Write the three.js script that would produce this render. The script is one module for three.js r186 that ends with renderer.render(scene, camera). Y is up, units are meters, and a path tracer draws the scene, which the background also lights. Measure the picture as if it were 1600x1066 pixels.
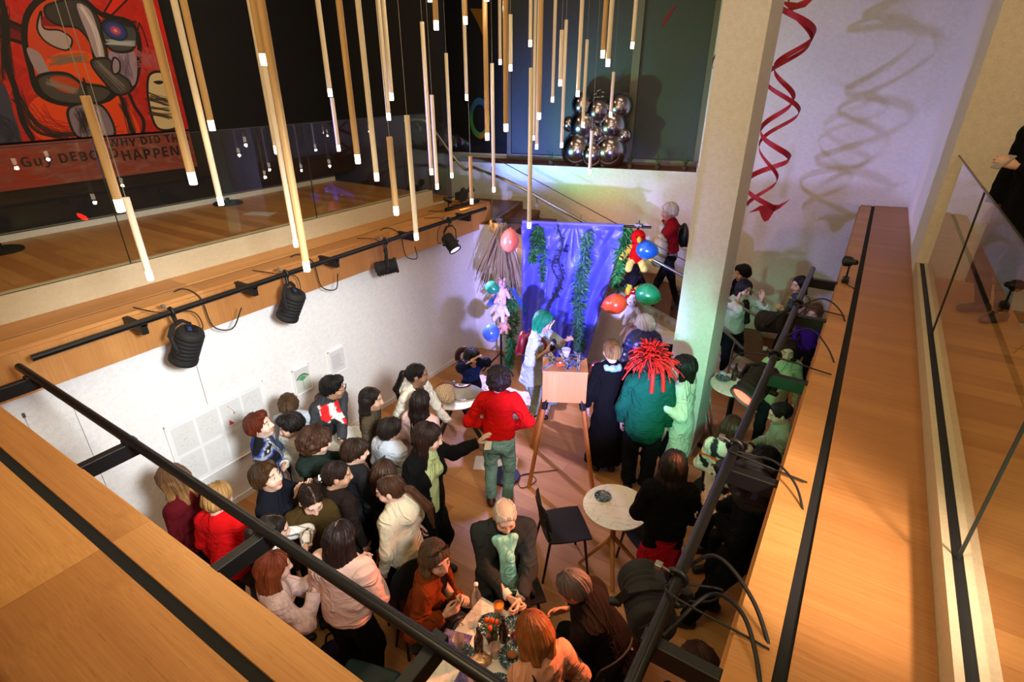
import * as THREE from 'three';
import { RoundedBoxGeometry } from 'three/addons/geometries/RoundedBoxGeometry.js';
import { mergeGeometries } from 'three/addons/utils/BufferGeometryUtils.js';
import { RectAreaLightUniformsLib } from 'three/addons/lights/RectAreaLightUniformsLib.js';
RectAreaLightUniformsLib.init();

// ---------------------------------------------------------------- camera, exposure
const scene = new THREE.Scene();
scene.background = new THREE.Color(0x000000);
const camera = new THREE.PerspectiveCamera(2 * Math.atan(533 / 850) * 180 / Math.PI, 1600 / 1066, 0.05, 60);
const YAW = 32.6 * Math.PI / 180, PITCH = Math.atan(415 / 850);
camera.position.set(0, 4.2, 0);
camera.lookAt(-Math.sin(YAW) * Math.cos(PITCH), 4.2 - Math.sin(PITCH), -Math.cos(YAW) * Math.cos(PITCH));
scene.add(camera);
const renderer = new THREE.WebGLRenderer({ antialias: true });
renderer.toneMapping = THREE.LinearToneMapping;
renderer.toneMappingExposure = 1.0;
renderer.shadowMap.enabled = true;

// ---------------------------------------------------------------- large lights (ceiling panels of the hall; their glowing meshes are built with the ceiling)
const WARM = new THREE.Color(1.0, 0.785, 0.45), WHITE = new THREE.Color(0.93, 0.97, 1.0);
const CEILING_PANELS = [   // x, z, width, depth, strength
  [-2.6, -3.4, 2.4, 1.2, 3.0], [-2.6, -6.6, 2.4, 1.2, 1.2], [1.7, -3.4, 0.8, 2.4, 6], [-6.9, -3.4, 0.8, 2.4, 6], [-2.0, 0.7, 2.4, 0.8, 19], [1.5, 0.6, 0.8, 0.8, 12],
];
const CEIL_Y = 7.2;
for (const [x, z, w, d, s] of CEILING_PANELS) {
  const l = new THREE.RectAreaLight(WARM, s, w, d);
  l.position.set(x, CEIL_Y - 0.09, z); l.rotation.x = -Math.PI / 2; scene.add(l);
}

// ---------------------------------------------------------------- helpers
let seedState = 7;
const rnd = () => { seedState = (seedState * 1664525 + 1013904223) >>> 0; return seedState / 4294967296; };
const rr = (a, b) => a + (b - a) * rnd();
const V = (x, y, z) => new THREE.Vector3(x, y, z);
const used = {};
function numbered(n) { const k = used[n] = (used[n] ?? -1) + 1; return k ? n + '_' + String(k).padStart(3, '0') : n; }
function tag(o, label, category, group, kind) {
  if (label) o.userData.label = label; if (category) o.userData.category = category;
  if (group) o.userData.group = group; if (kind) o.userData.kind = kind; return o;
}
function thing(name, label, category, [x, y, z] = [0, 0, 0], turn = 0, group) {
  const o = new THREE.Group(); o.name = numbered(name); o.position.set(x, y, z); o.rotation.y = turn; scene.add(o);
  return tag(o, label, category, group);
}
const ORD = ['first', 'second', 'third', 'fourth', 'fifth', 'sixth', 'seventh', 'eighth', 'ninth', 'tenth', 'eleventh', 'twelfth', 'thirteenth', 'fourteenth', 'fifteenth', 'sixteenth', 'seventeenth'];
const NUM = ['zero', 'one', 'two', 'three', 'four', 'five', 'six', 'seven', 'eight', 'nine', 'ten', 'eleven', 'twelve', 'thirteen', 'fourteen', 'fifteen', 'sixteen', 'seventeen'];
function rankLabels(list, what) {   // alike things: counted from the left as the photograph shows them
  camera.updateMatrixWorld(); const px = (o) => { const p = new THREE.Vector3().setFromMatrixPosition(o.matrixWorld); return p.project(camera).x; };
  list.forEach(o => o.updateMatrixWorld()); [...list].sort((a, b) => px(a) - px(b)).forEach((o, i) => { o.userData.label = list.length < 2 ? 'only ' + what : ORD[i] + ' from the left of the ' + NUM[list.length] + ' ' + what; });
}
function struct(name) { const o = new THREE.Group(); o.name = name; o.userData.kind = 'structure'; scene.add(o); return o; }
function mesh(name, g, m, parent) {
  if (Array.isArray(g)) g = g.length > 1 ? merge(g) : g[0];
  const o = new THREE.Mesh(g, m); o.name = parent ? name : numbered(name); o.castShadow = o.receiveShadow = true;
  (parent ?? scene).add(o); return o;
}
function part(parent, name, g, m, label) { const o = mesh(name, g, m, parent); if (label) o.userData.label = label; return o; }
function merge(gs) {
  const anyColor = gs.some(g => g.attributes.color);
  gs = gs.map(g => {
    g = g.index ? g.toNonIndexed() : g.clone();
    for (const k of Object.keys(g.attributes)) if (!['position', 'normal', 'uv', 'color'].includes(k)) g.deleteAttribute(k);
    if (!g.attributes.uv) g.setAttribute('uv', new THREE.BufferAttribute(new Float32Array(g.attributes.position.count * 2), 2));
    if (anyColor && !g.attributes.color) g.setAttribute('color', new THREE.BufferAttribute(new Float32Array(g.attributes.position.count * 3).fill(1), 3));
    return g;
  });
  return mergeGeometries(gs);
}
// uv in metres by box projection; grain 'x' | 'y' | 'z' runs along u
function uvMetres(g, grain = 'x', ou = 0, ov = 0) {
  const p = g.attributes.position, n = g.attributes.normal, uv = new Float32Array(p.count * 2);
  for (let i = 0; i < p.count; i++) {
    const P = [p.getX(i), p.getY(i), p.getZ(i)], N = [Math.abs(n.getX(i)), Math.abs(n.getY(i)), Math.abs(n.getZ(i))];
    const k = N[0] > N[1] && N[0] > N[2] ? 0 : N[1] > N[2] ? 1 : 2;
    let ax = [0, 1, 2].filter(a => a !== k); const gi = 'xyz'.indexOf(grain);
    if (ax[1] === gi) ax = [ax[1], ax[0]];
    uv[2 * i] = P[ax[0]] + ou; uv[2 * i + 1] = P[ax[1]] + ov;
  }
  g.setAttribute('uv', new THREE.BufferAttribute(uv, 2)); return g;
}
function B(x0, x1, y0, y1, z0, z1, grain = 'x', ou = 0, ov = 0) {
  const g = new THREE.BoxGeometry(Math.abs(x1 - x0), Math.abs(y1 - y0), Math.abs(z1 - z0));
  g.translate((x0 + x1) / 2, (y0 + y1) / 2, (z0 + z1) / 2); return uvMetres(g, grain, ou, ov);
}
function RB(x0, x1, y0, y1, z0, z1, r = 0.006, seg = 1, grain = 'x') {
  const g = new RoundedBoxGeometry(Math.abs(x1 - x0), Math.abs(y1 - y0), Math.abs(z1 - z0), seg, r);
  g.translate((x0 + x1) / 2, (y0 + y1) / 2, (z0 + z1) / 2); return uvMetres(g, grain);
}
function rod(a, b, r, r2 = r, seg = 12, caps = true) {   // tapered bar from a to b
  const A = V(...a), Bv = V(...b), d = Bv.clone().sub(A), g = new THREE.CylinderGeometry(r2, r, d.length(), seg, 1, !caps);
  g.translate(0, d.length() / 2, 0);
  g.applyQuaternion(new THREE.Quaternion().setFromUnitVectors(V(0, 1, 0), d.normalize())); g.translate(...a); return g;
}
function tube(pts, r, n = 32, seg = 8) { return new THREE.TubeGeometry(new THREE.CatmullRomCurve3(pts.map(p => V(...p))), n, r, seg); }
function lathe(prof, seg = 24) { return new THREE.LatheGeometry(prof.map(([r, y]) => new THREE.Vector2(r, y)), seg); }
function bar(a, b, w, h) {   // square bar from a to b, w across, h tall
  const A = V(...a), d = V(...b).sub(A), L = d.length(), g = new RoundedBoxGeometry(w, h, L, 1, Math.min(w, h) * 0.12);
  const m = new THREE.Matrix4().lookAt(V(0, 0, 0), d, Math.abs(d.y) > 0.95 * L ? V(1, 0, 0) : V(0, 1, 0));
  g.translate(0, 0, -L / 2); g.applyMatrix4(m); g.translate(...a); return g;
}
const moved = (g, x, y, z) => g.clone().translate(x, y, z);

// ---------------------------------------------------------------- noise
const PERM = (() => { const p = []; for (let i = 0; i < 512; i++) p.push(rnd()); return p; })();
const hash3 = (x, y, z) => PERM[((x * 374761 + y * 668265 + z * 2147483) >>> 0) % 509];
function noise(x, y, z = 0) {
  const X = Math.floor(x), Y = Math.floor(y), Z = Math.floor(z); let u = x - X, v = y - Y, w = z - Z;
  u = u * u * (3 - 2 * u); v = v * v * (3 - 2 * v); w = w * w * (3 - 2 * w);
  const l = (a, b, t) => a + (b - a) * t, h = (i, j, k) => hash3((X + i) & 1023, (Y + j) & 1023, (Z + k) & 1023);
  return l(l(l(h(0, 0, 0), h(1, 0, 0), u), l(h(0, 1, 0), h(1, 1, 0), u), v), l(l(h(0, 0, 1), h(1, 0, 1), u), l(h(0, 1, 1), h(1, 1, 1), u), v), w);
}
const fbm = (x, y, z = 0) => 0.55 * noise(x, y, z) + 0.28 * noise(x * 2.1 + 9, y * 2.1, z * 2.1) + 0.17 * noise(x * 4.3, y * 4.3 + 7, z * 4.3);

// ---------------------------------------------------------------- textures and materials
function dataTex(w, h, fn, srgb = true) {
  const d = new Uint8Array(w * h * 4);
  for (let j = 0; j < h; j++) for (let i = 0; i < w; i++) { const c = fn(i / w, j / h); const k = 4 * (j * w + i); d[k] = c[0]; d[k + 1] = c[1]; d[k + 2] = c[2]; d[k + 3] = 255; }
  const t = new THREE.DataTexture(d, w, h); t.wrapS = t.wrapT = THREE.RepeatWrapping; t.magFilter = THREE.LinearFilter; t.minFilter = THREE.LinearMipmapLinearFilter; t.generateMipmaps = true;
  if (srgb) t.colorSpace = THREE.SRGBColorSpace; t.needsUpdate = true; return t;
}
function canvasTex(w, h, draw) {
  const c = document.createElement('canvas'); c.width = w; c.height = h; const x = c.getContext('2d'); draw(x, w, h);
  const t = new THREE.CanvasTexture(c); t.colorSpace = THREE.SRGBColorSpace; return t;
}
const wrapN = (x, y, n, f) => f(x * n, y);
// oak: fine streaks along u (2 m per repeat), slow cathedral bands across v (1 m per repeat)
function woodTex(seed, lo, hi, streak = 1) {
  return dataTex(1024, 512, (u, v) => {
    const bl = Math.min(1, Math.min(u, 1 - u) * 12);   // blends the ends so that the repeat closes
    const uu = u * 2, wob = (fbm(uu * 1.3 + seed, v * 2.2, seed) - 0.5) * bl;
    const s1 = noise(uu * 2.2 * bl + seed * 3, v * 150, seed), s2 = noise(uu * 5 * bl, v * 340 + 5, seed + 2), band = noise(seed + 3 + uu * 0.5 * bl, v * 9 + wob * 3, seed + 4);
    let t = 0.30 * s1 * streak + 0.2 * s2 * streak + 0.5 * band; t = Math.max(0, Math.min(1, t * 1.25 - 0.08));
    const pore = noise(uu * 9, v * 420, seed + 7) > 0.83 ? 0.9 : 1;
    return [0, 1, 2].map(k => (lo[k] + (hi[k] - lo[k]) * t) * pore);
  });
}
const oakTex = woodTex(1.7, [168, 116, 62], [206, 156, 98]);
oakTex.repeat.set(0.5, 1);
const oakTex2 = woodTex(5.2, [160, 108, 58], [200, 148, 90]); oakTex2.repeat.set(0.5, 1);
const S = (o) => new THREE.MeshStandardMaterial({ roughness: 0.8, ...o });
const tones = [0xffffff, 0xf6f0e8, 0xeee4d8, 0xfff8f0, 0xe8dccd, 0xf8f0e6];
const floorMats = tones.map((c, i) => S({ map: i % 2 ? oakTex : oakTex2, color: new THREE.Color(c).multiplyScalar(0.95), roughness: 0.42 }));
const ledgeMats = [0xf6ecdf, 0xece0d2, 0xfff6ea].map((c, i) => S({ map: i % 2 ? oakTex2 : oakTex, color: c, roughness: 0.5 }));
const fine = dataTex(256, 256, (u, v) => { const n = 232 + 14 * noise(u * 64, v * 64, 3) + 9 * noise(u * 16, v * 16, 8); return [n, n, n]; });
fine.repeat.set(2, 2);
const M = {
  white: S({ color: 0xe9e8e6, map: fine, roughness: 0.92 }), cream: S({ color: 0xe2d8c4, map: fine, roughness: 0.9 }),
  dark: S({ color: 0x14151d, map: fine, roughness: 0.75 }), navy: S({ color: 0x10121c, map: fine, roughness: 0.8 }),
  beige: S({ color: 0xc4b292, roughness: 0.55, map: fine }), black: S({ color: 0x0b0b0c, roughness: 0.45 }), blackMatt: S({ color: 0x0d0c0c, roughness: 0.8 }),
  pipe: S({ color: 0x121213, roughness: 0.32, metalness: 0.25 }), steel: S({ color: 0x9a9a98, roughness: 0.35, metalness: 0.9 }), alu: S({ color: 0x8d8a84, roughness: 0.4, metalness: 0.75 }),
  rubber: S({ color: 0x0a0a0a, roughness: 0.6 }), slot: S({ color: 0x060606, roughness: 0.9 }),
  glass: new THREE.MeshPhysicalMaterial({ color: 0xf2f8f5, transmission: 1, roughness: 0.015, ior: 1.5, thickness: 0 }),
  glassEdge: S({ color: 0x1c241f, roughness: 0.3 }),
  glow: new THREE.MeshStandardMaterial({ color: 0xfff6e8, emissive: 0xffe7c4, emissiveIntensity: 5, roughness: 0.4 }),
};
// ================================================================ THE SETTING
const BX = -0.04, BZ = -9.9, BTURN = 0.2637;   // the back wall's corner and turn
const onBack = (u, y, off) => [BX + Math.cos(BTURN) * u + Math.sin(BTURN) * off, y, BZ - Math.sin(BTURN) * u + Math.cos(BTURN) * off];
const FL = 2.43;   // gallery level and ledge tops
// planks as pieces of a floor: rows across z, running along x
function planks(parent, x0, x1, z0, z1, y, width, lens) {
  const W = width, gap = 0.0016, H = 0.02, shared = {};
  let k = 0;
  for (let z = z1, row = 0; z > z0 + 0.02; z -= W, row++) {
    let x = x0 - (row * 0.77) % lens[0];
    while (x < x1 - 0.02) {
      const L = lens[(k * 7 + row * 3) % lens.length]; const a = Math.max(x, x0), b = Math.min(x + L, x1), zz = Math.max(z - W, z0);
      if (b - a > 0.04) {
        const key = (b - a).toFixed(2) + '_' + (z - zz).toFixed(2) + '_' + (k % 5);
        const g = shared[key] ??= uvMetres(new THREE.BoxGeometry(+(b - a).toFixed(2) - gap, H, z - zz - gap), 'x', (k % 5) * 0.43, (k % 5) * 0.217);
        const o = mesh('plank', g, floorMats[(k * 5 + row * 2 + ((k * k) % 3)) % floorMats.length], parent);
        o.position.set((a + b) / 2, y - H / 2, (z + zz) / 2);
      }
      x += L; k++;
    }
  }
}
{
  const f = struct('floor');
  part(f, 'slab', B(-5.3, 3.3, -0.2, -0.021, -11.1, 1.2), M.slot);
  planks(f, -5.25, 3.2, -10.9, 1.1, 0, 0.19, [2.2, 2.0, 2.4, 1.9]);
  part(f, 'slab', B(-8.6, -5.2, -0.2, 0, -10.2, -7.0), floorMats[2]);
}
{
  const w = struct('wall_left');   // white lower wall with its baseboard
  part(w, 'wall_face', B(-5.2, -5.0, 0, 2.06, -6.75, 1.2, 'z'), M.white);
  part(w, 'baseboard', B(-5.0, -4.988, 0, 0.07, -6.75, 1.2, 'z'), M.white);
}
// ledges: oak veneer panels either side of a black cable slot
function ledge(name, along, edge0, slotA, slotB, back, from, to, lenPanel, grain) {
  const w = struct(name); let i = 0;
  const strip = (a, b, p, q) => along === 'z' ? B(a, b, FL - 0.03, FL, p, q, grain, i * 0.37, i * 0.21) : B(p, q, FL - 0.03, FL, a, b, grain, i * 0.37, i * 0.21);
  for (let p = from; p > to + 0.01; p -= lenPanel, i++) {
    const q = Math.max(p - lenPanel, to);
    part(w, 'front_panel', strip(edge0, slotA, p - 0.0015, q), ledgeMats[i % 3]);
    part(w, 'back_panel', strip(slotB, back, p - 0.0015, q), ledgeMats[(i + 1) % 3]);
  }
  const a = along === 'z' ? B(slotA, slotB, FL - 0.09, FL - 0.012, from, to) : B(from, to, FL - 0.09, FL - 0.012, slotA, slotB);
  part(w, 'cable_slot', a, M.slot);
  return w;
}
{
  const L = ledge('trim_1', 'z', -4.92, -5.14, -5.185, -5.5, 0.0, -7.05, 2.42, 'z');
  for (let i = 0, z = 0.0; z > -7.0; z -= 2.42, i++) part(L, 'fascia_panel', B(-5.05, -4.905, 2.06, FL - 0.031, z - 0.002, Math.max(z - 2.42, -7.05), 'y', i * 0.3), ledgeMats[i % 3]);
  const R = ledge('trim_2', 'z', -0.025, 0.115, 0.16, 0.575, -0.0, -10.1, 10.15, 'x');
  part(R, 'fascia_panel', B(-0.04, 0.1, 2.06, FL - 0.031, 0, -9.95, 'z'), ledgeMats[1]);
  const F = ledge('trim_3', 'x', -0.665, -0.515, -0.468, -0.02, -0.03, -4.92, 2.3, 'x');
  part(F, 'fascia_panel', B(-4.9, -0.04, 2.06, FL - 0.031, -0.68, -0.55, 'x'), ledgeMats[2]);
}
// gallery slabs (with soffits below)
{
  const g = struct('floor_gallery_left');
  part(g, 'slab', [B(-8.6, -5.55, 2.06, FL - 0.021, -7.05, 2.4), B(-5.56, -5.05, 2.06, FL - 0.1, -7.05, 2.4)], M.white);
  planks(g, -8.45, -5.62, -7.05, 2.3, FL, 0.16, [1.9, 1.6, 2.1]);
  part(g, 'edge_nosing', B(-8.45, -5.62, FL - 0.04, FL + 0.001, -7.09, -7.05), M.alu);
  const r = struct('floor_gallery_right');
  part(r, 'slab', [B(0.65, 3.3, 2.06, FL - 0.021, -9.9, 2.4), B(0.05, 0.66, 2.06, FL - 0.1, -9.9, 2.4)], M.white);
  planks(r, 0.72, 3.1, -6.5, 2.3, FL, 0.16, [1.9, 1.6, 2.1]);
  const f = struct('floor_gallery_front');
  part(f, 'slab', [B(-5.05, 0.05, 2.06, FL - 0.1, -0.6, 0.06), B(-5.05, 0.05, 2.06, FL - 0.03, 0.05, 2.4)], M.white);
  part(f, 'flooring', B(-5.6, 0.7, FL - 0.02, FL, 0.1, 2.3), floorMats[0]);
}
// balustrades: beige upstand, black channel, glass panes with dark edges and a slim top
function balustrade(name, along, c, face, spans, h0, topY, sign) {
  const w = struct(name), zz = [spans[0], spans[spans.length - 1]];
  const box = (a0, a1, y0, y1, p, q) => along === 'z' ? B(a0, a1, y0, y1, p, q, 'z') : B(p, q, y0, y1, a0, a1, 'x');
  part(w, 'upstand', box(face, c - sign * 0.012, FL - 0.1, h0, ...zz), M.beige);
  part(w, 'back_upstand', box(c + sign * 0.026, c + sign * 0.085, FL - 0.1, h0, ...zz), M.beige);
  part(w, 'gasket', box(c - sign * 0.012, c + sign * 0.026, h0 - 0.06, h0 - 0.004, ...zz), M.rubber);
  for (let i = 0; i + 1 < spans.length; i++) {
    const p = spans[i] - 0.004, q = spans[i + 1] + 0.004;
    part(w, 'pane', along === 'z' ? new THREE.PlaneGeometry(p - q, topY - h0 + 0.05).rotateY(Math.PI / 2).translate(c + sign * 0.007, (topY + h0 - 0.05) / 2, (p + q) / 2) : new THREE.PlaneGeometry(p - q, topY - h0 + 0.05).translate((p + q) / 2, (topY + h0 - 0.05) / 2, c + sign * 0.007), M.glass);
    part(w, 'pane_edge', box(c + sign * 0.001, c + sign * 0.013, topY, topY + 0.008, p, q), M.glassEdge);
    if (i) part(w, 'pane_edge', box(c + sign * 0.001, c + sign * 0.013, h0, topY, spans[i] - 0.003, spans[i] + 0.003), M.glassEdge);
  }
  return w;
}
balustrade('trim_4', 'z', -5.53, -5.5, [0.1, -2.16, -4.27, -6.38], 2.65, 3.71, -1);
balustrade('trim_5', 'z', 0.615, 0.576, [0.1, -2.17, -4.5, -6.48], 2.55, 3.55, 1);
balustrade('trim_6', 'x', 0.03, -0.02, [0.6, -2.5, -5.5], 2.6, 3.7, 1);
// dark wall of the left gallery and the dark part of the back wall
{
  const w = struct('wall_gallery_left');
  part(w, 'wall_face', B(-8.7, -8.45, 1.5, CEIL_Y, -8.6, 2.4, 'z'), M.dark);
  part(w, 'baseboard', B(-8.45, -8.435, FL, FL + 0.075, -7.05, 2.3, 'z'), M.white);
  part(w, 'baseboard_shadow_gap', B(-8.45, -8.44, FL + 0.085, FL + 0.1, -7.05, 2.3, 'z'), M.alu);
  const e = struct('wall_gallery_back');   // dark wall closing the gallery before the stairs
  part(e, 'wall_face', B(-8.45, -5.79, FL - 0.4, CEIL_Y, -7.2, -7.06), M.dark);
  const b = struct('wall_back'); b.position.set(BX, 0, BZ); b.rotation.y = BTURN;   // the back wall stands a little askew
  part(b, 'wall_face', B(-9.2, -2.38, 0, 2.78, -0.2, 0), M.white);
  part(b, 'wall_face', B(-2.38, 3.7, 0, CEIL_Y, -0.2, 0), M.white);
  part(b, 'recess_wall', B(-9.2, -5.8, 2.78, CEIL_Y, -0.9, -0.66), M.navy);
  part(b, 'recess_head', B(-5.82, -2.4, 6.35, CEIL_Y, -0.9, -0.66), M.navy);
  part(b, 'reveal', B(-2.42, -2.38, 2.78, CEIL_Y, -0.9, -0.01), M.white);
  part(b, 'reveal_skirting', B(-2.435, -2.42, 2.79, 2.86, -0.66, 0), M.white);
  part(b, 'recess_skirting', B(-9.2, -5.8, 2.79, 2.87, -0.66, -0.645), M.white);
  part(b, 'stair_skirting', (() => { const q = new THREE.Shape([[-9, 2.1], [-5.33, 2.1], [-0.6, -0.05], [-0.6, 0.08], [-5.28, 2.24], [-9, 2.24]].map(p => new THREE.Vector2(...p))); return new THREE.ExtrudeGeometry(q, { depth: 0.012, bevelEnabled: false }); })(), M.cream);
  const sill = struct('trim_7'); sill.position.copy(b.position); sill.rotation.y = BTURN;
  part(sill, 'sill_board', RB(-9.1, -2.42, 2.775, 2.79, -0.65, -0.02, 0.004, 1, 'x'), S({ map: oakTex, color: 0x9a6f52, roughness: 0.55 }));
  part(sill, 'sill_edge', B(-9.1, -2.42, 2.74, 2.793, -0.02, 0.012), M.white);
  const win = struct('window_1'); win.position.copy(b.position); win.rotation.y = BTURN;
  const pane = S({ color: 0x454c50, roughness: 0.6, map: fine }), fr = S({ color: 0x6f6a5f, roughness: 0.5 });
  part(win, 'pane', B(-5.76, -3.68, 2.88, 6.3, -0.66, -0.62), pane); part(win, 'pane', B(-3.55, -2.5, 2.88, 6.3, -0.66, -0.62), pane);
  part(win, 'frame_post', RB(-3.68, -3.55, 2.79, 6.32, -0.67, -0.57), fr); part(win, 'frame_post', RB(-5.84, -5.76, 2.79, 6.32, -0.67, -0.57), fr); part(win, 'frame_post', RB(-2.5, -2.42, 2.79, 6.32, -0.67, -0.57), fr);
  part(win, 'frame_rail', RB(-5.84, -2.42, 2.79, 2.89, -0.67, -0.56), fr); part(win, 'frame_rail', RB(-5.84, -2.42, 6.29, 6.37, -0.67, -0.57), fr);
}
// pier at the right and the oak doors beside it
{
  const p = struct('wall_pier');
  part(p, 'pier_side', B(0.575, 0.99, FL, CEIL_Y, -10.3, -6.5, 'y'), M.white);
  part(p, 'pier_front', B(0.572, 0.995, FL, CEIL_Y, -6.5, -6.49, 'y'), M.cream);
  const d = struct('door_1');
  const wood = S({ map: oakTex2, color: 0x8a6238, roughness: 0.5 });
  part(d, 'door_frame', B(0.995, 1.09, FL, 5.2, -6.53, -6.46, 'y'), wood); part(d, 'door_leaf', RB(1.095, 1.72, FL, 5.2, -6.55, -6.5, 0.004, 1, 'y'), wood); part(d, 'door_leaf', RB(1.728, 2.4, FL, 5.2, -6.55, -6.5, 0.004, 1, 'y'), wood);
  part(d, 'hinge', RB(1.07, 1.1, 3.95, 4.07, -6.5, -6.44, 0.004), M.steel);
  const e = struct('wall_gallery_end');
  part(e, 'wall_face', B(0.99, 3.3, FL, CEIL_Y, -6.7, -6.56), M.cream);
}
// outer shell
{
  const r = struct('wall_right'); part(r, 'wall_face', B(3.1, 3.3, 0, CEIL_Y, -11.1, 2.6, 'z'), M.cream);
  const f = struct('wall_front'); part(f, 'wall_face', B(-8.7, 3.3, 0, CEIL_Y, 2.3, 2.5), M.cream);
  const l = struct('wall_front_lower'); part(l, 'wall_face', B(-5.3, 3.3, 0, 2.06, 0.6, 0.8), M.white);
  const c = struct('ceiling'); part(c, 'ceiling_face', B(-8.7, 3.3, CEIL_Y, CEIL_Y + 0.2, -11.2, 2.5), M.cream);
  const PANEL_PLACE = ['over the children', 'over the stage', 'over the right gallery', 'over the left gallery', 'over the near ledge', 'over the near right corner'];
  CEILING_PANELS.forEach(([x, z, w, d, s], k) => {
    const t = thing('ceiling_light', 'flat warm ceiling light panel ' + PANEL_PLACE[k], 'ceiling light', [x, CEIL_Y, z]);
    part(t, 'frame', B(-w / 2 - 0.05, w / 2 + 0.05, -0.05, 0, -d / 2 - 0.05, d / 2 + 0.05), M.alu);
    part(t, 'diffuser', B(-w / 2, w / 2, -0.07, -0.045, -d / 2, d / 2), new THREE.MeshStandardMaterial({ color: 0xffffff, emissive: WARM, emissiveIntensity: 1, roughness: 0.5 }));
  });
  const u = struct('wall_stair');   // closes the space under the landing
  part(u, 'wall_face', B(-8.7, -8.45, 0, 1.5, -8.6, -7.0), M.dark);
  part(u, 'wall_face', B(-8.45, -5.2, 0, 2.05, -7.0, -6.94), M.white);
}
// profile spotlights on stands up on the galleries, outside the picture
function standSpot(label, [x, z], h, aim, color, power, angle, blur, soft) {
  const t = thing('stand_spotlight', label, 'spotlight', [x, FL, z]), A = V(aim[0] - x, aim[1] - FL - h, aim[2] - z).normalize(), q = new THREE.Quaternion().setFromUnitVectors(V(0, 1, 0), A);
  part(t, 'barrel', lathe([[0, -0.2], [0.07, -0.2], [0.08, -0.18], [0.08, 0.16], [0.09, 0.2], [0.075, 0.2], [0.07, 0.15], [0, 0.15]], 24).applyQuaternion(q).translate(0, h, 0), M.blackMatt);
  part(t, 'pole', rod([0, 0.3, 0], [0, h - 0.07, 0], 0.016), M.black); for (let k = 0; k < 3; k++) part(t, 'leg', rod([0, 0.6, 0], [Math.cos(k * 2.094) * 0.4, 0.01, Math.sin(k * 2.094) * 0.4], 0.012), M.black);
  part(t, 'lens', new THREE.CircleGeometry(0.07, 24).rotateX(-Math.PI / 2).translate(0, 0.155, 0).applyQuaternion(q).translate(0, h, 0), new THREE.MeshStandardMaterial({ color: 0x222222, emissive: color, emissiveIntensity: 6 }));
  const s = new THREE.SpotLight(color, power, 0, angle, blur, 2); s.position.copy(A).multiplyScalar(0.24).add(V(0, h, 0)); s.target.position.copy(A).multiplyScalar(3).add(V(0, h, 0)); s.castShadow = true; s.shadow.radius = soft; t.add(s); t.add(s.target);
}
standSpot('profile spotlight on a tripod stand on the right gallery aimed at the white wall', [1.05, -0.55], 2.17, [-5.0, 1.25, -2.75], WHITE, 205, 0.36, 0.75, 20);
standSpot('profile spotlight on a tripod stand on the right gallery aimed at the open floor', [1.75, -0.75], 2.0, [-2.0, 0, -4.0], new THREE.Color(1.0, 0.74, 0.62), 95, 0.27, 1, 8);
standSpot('profile spotlight on a tripod stand on the left gallery aimed at the back wall', [-6.6, -0.3], 1.9, [-0.5, 1.7, -9.8], new THREE.Color(0.42, 0.4, 1.0), 120, 0.28, 0.9, 4);
// square column
{
  const c = struct('column');
  part(c, 'shaft', RB(-1.455, -1.05, 0, CEIL_Y, -6.3, -5.71, 0.004, 1, 'y'), M.white);
  part(c, 'baseboard', RB(-1.462, -1.043, 0, 0.08, -6.307, -5.703, 0.003), M.white);
}
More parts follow.
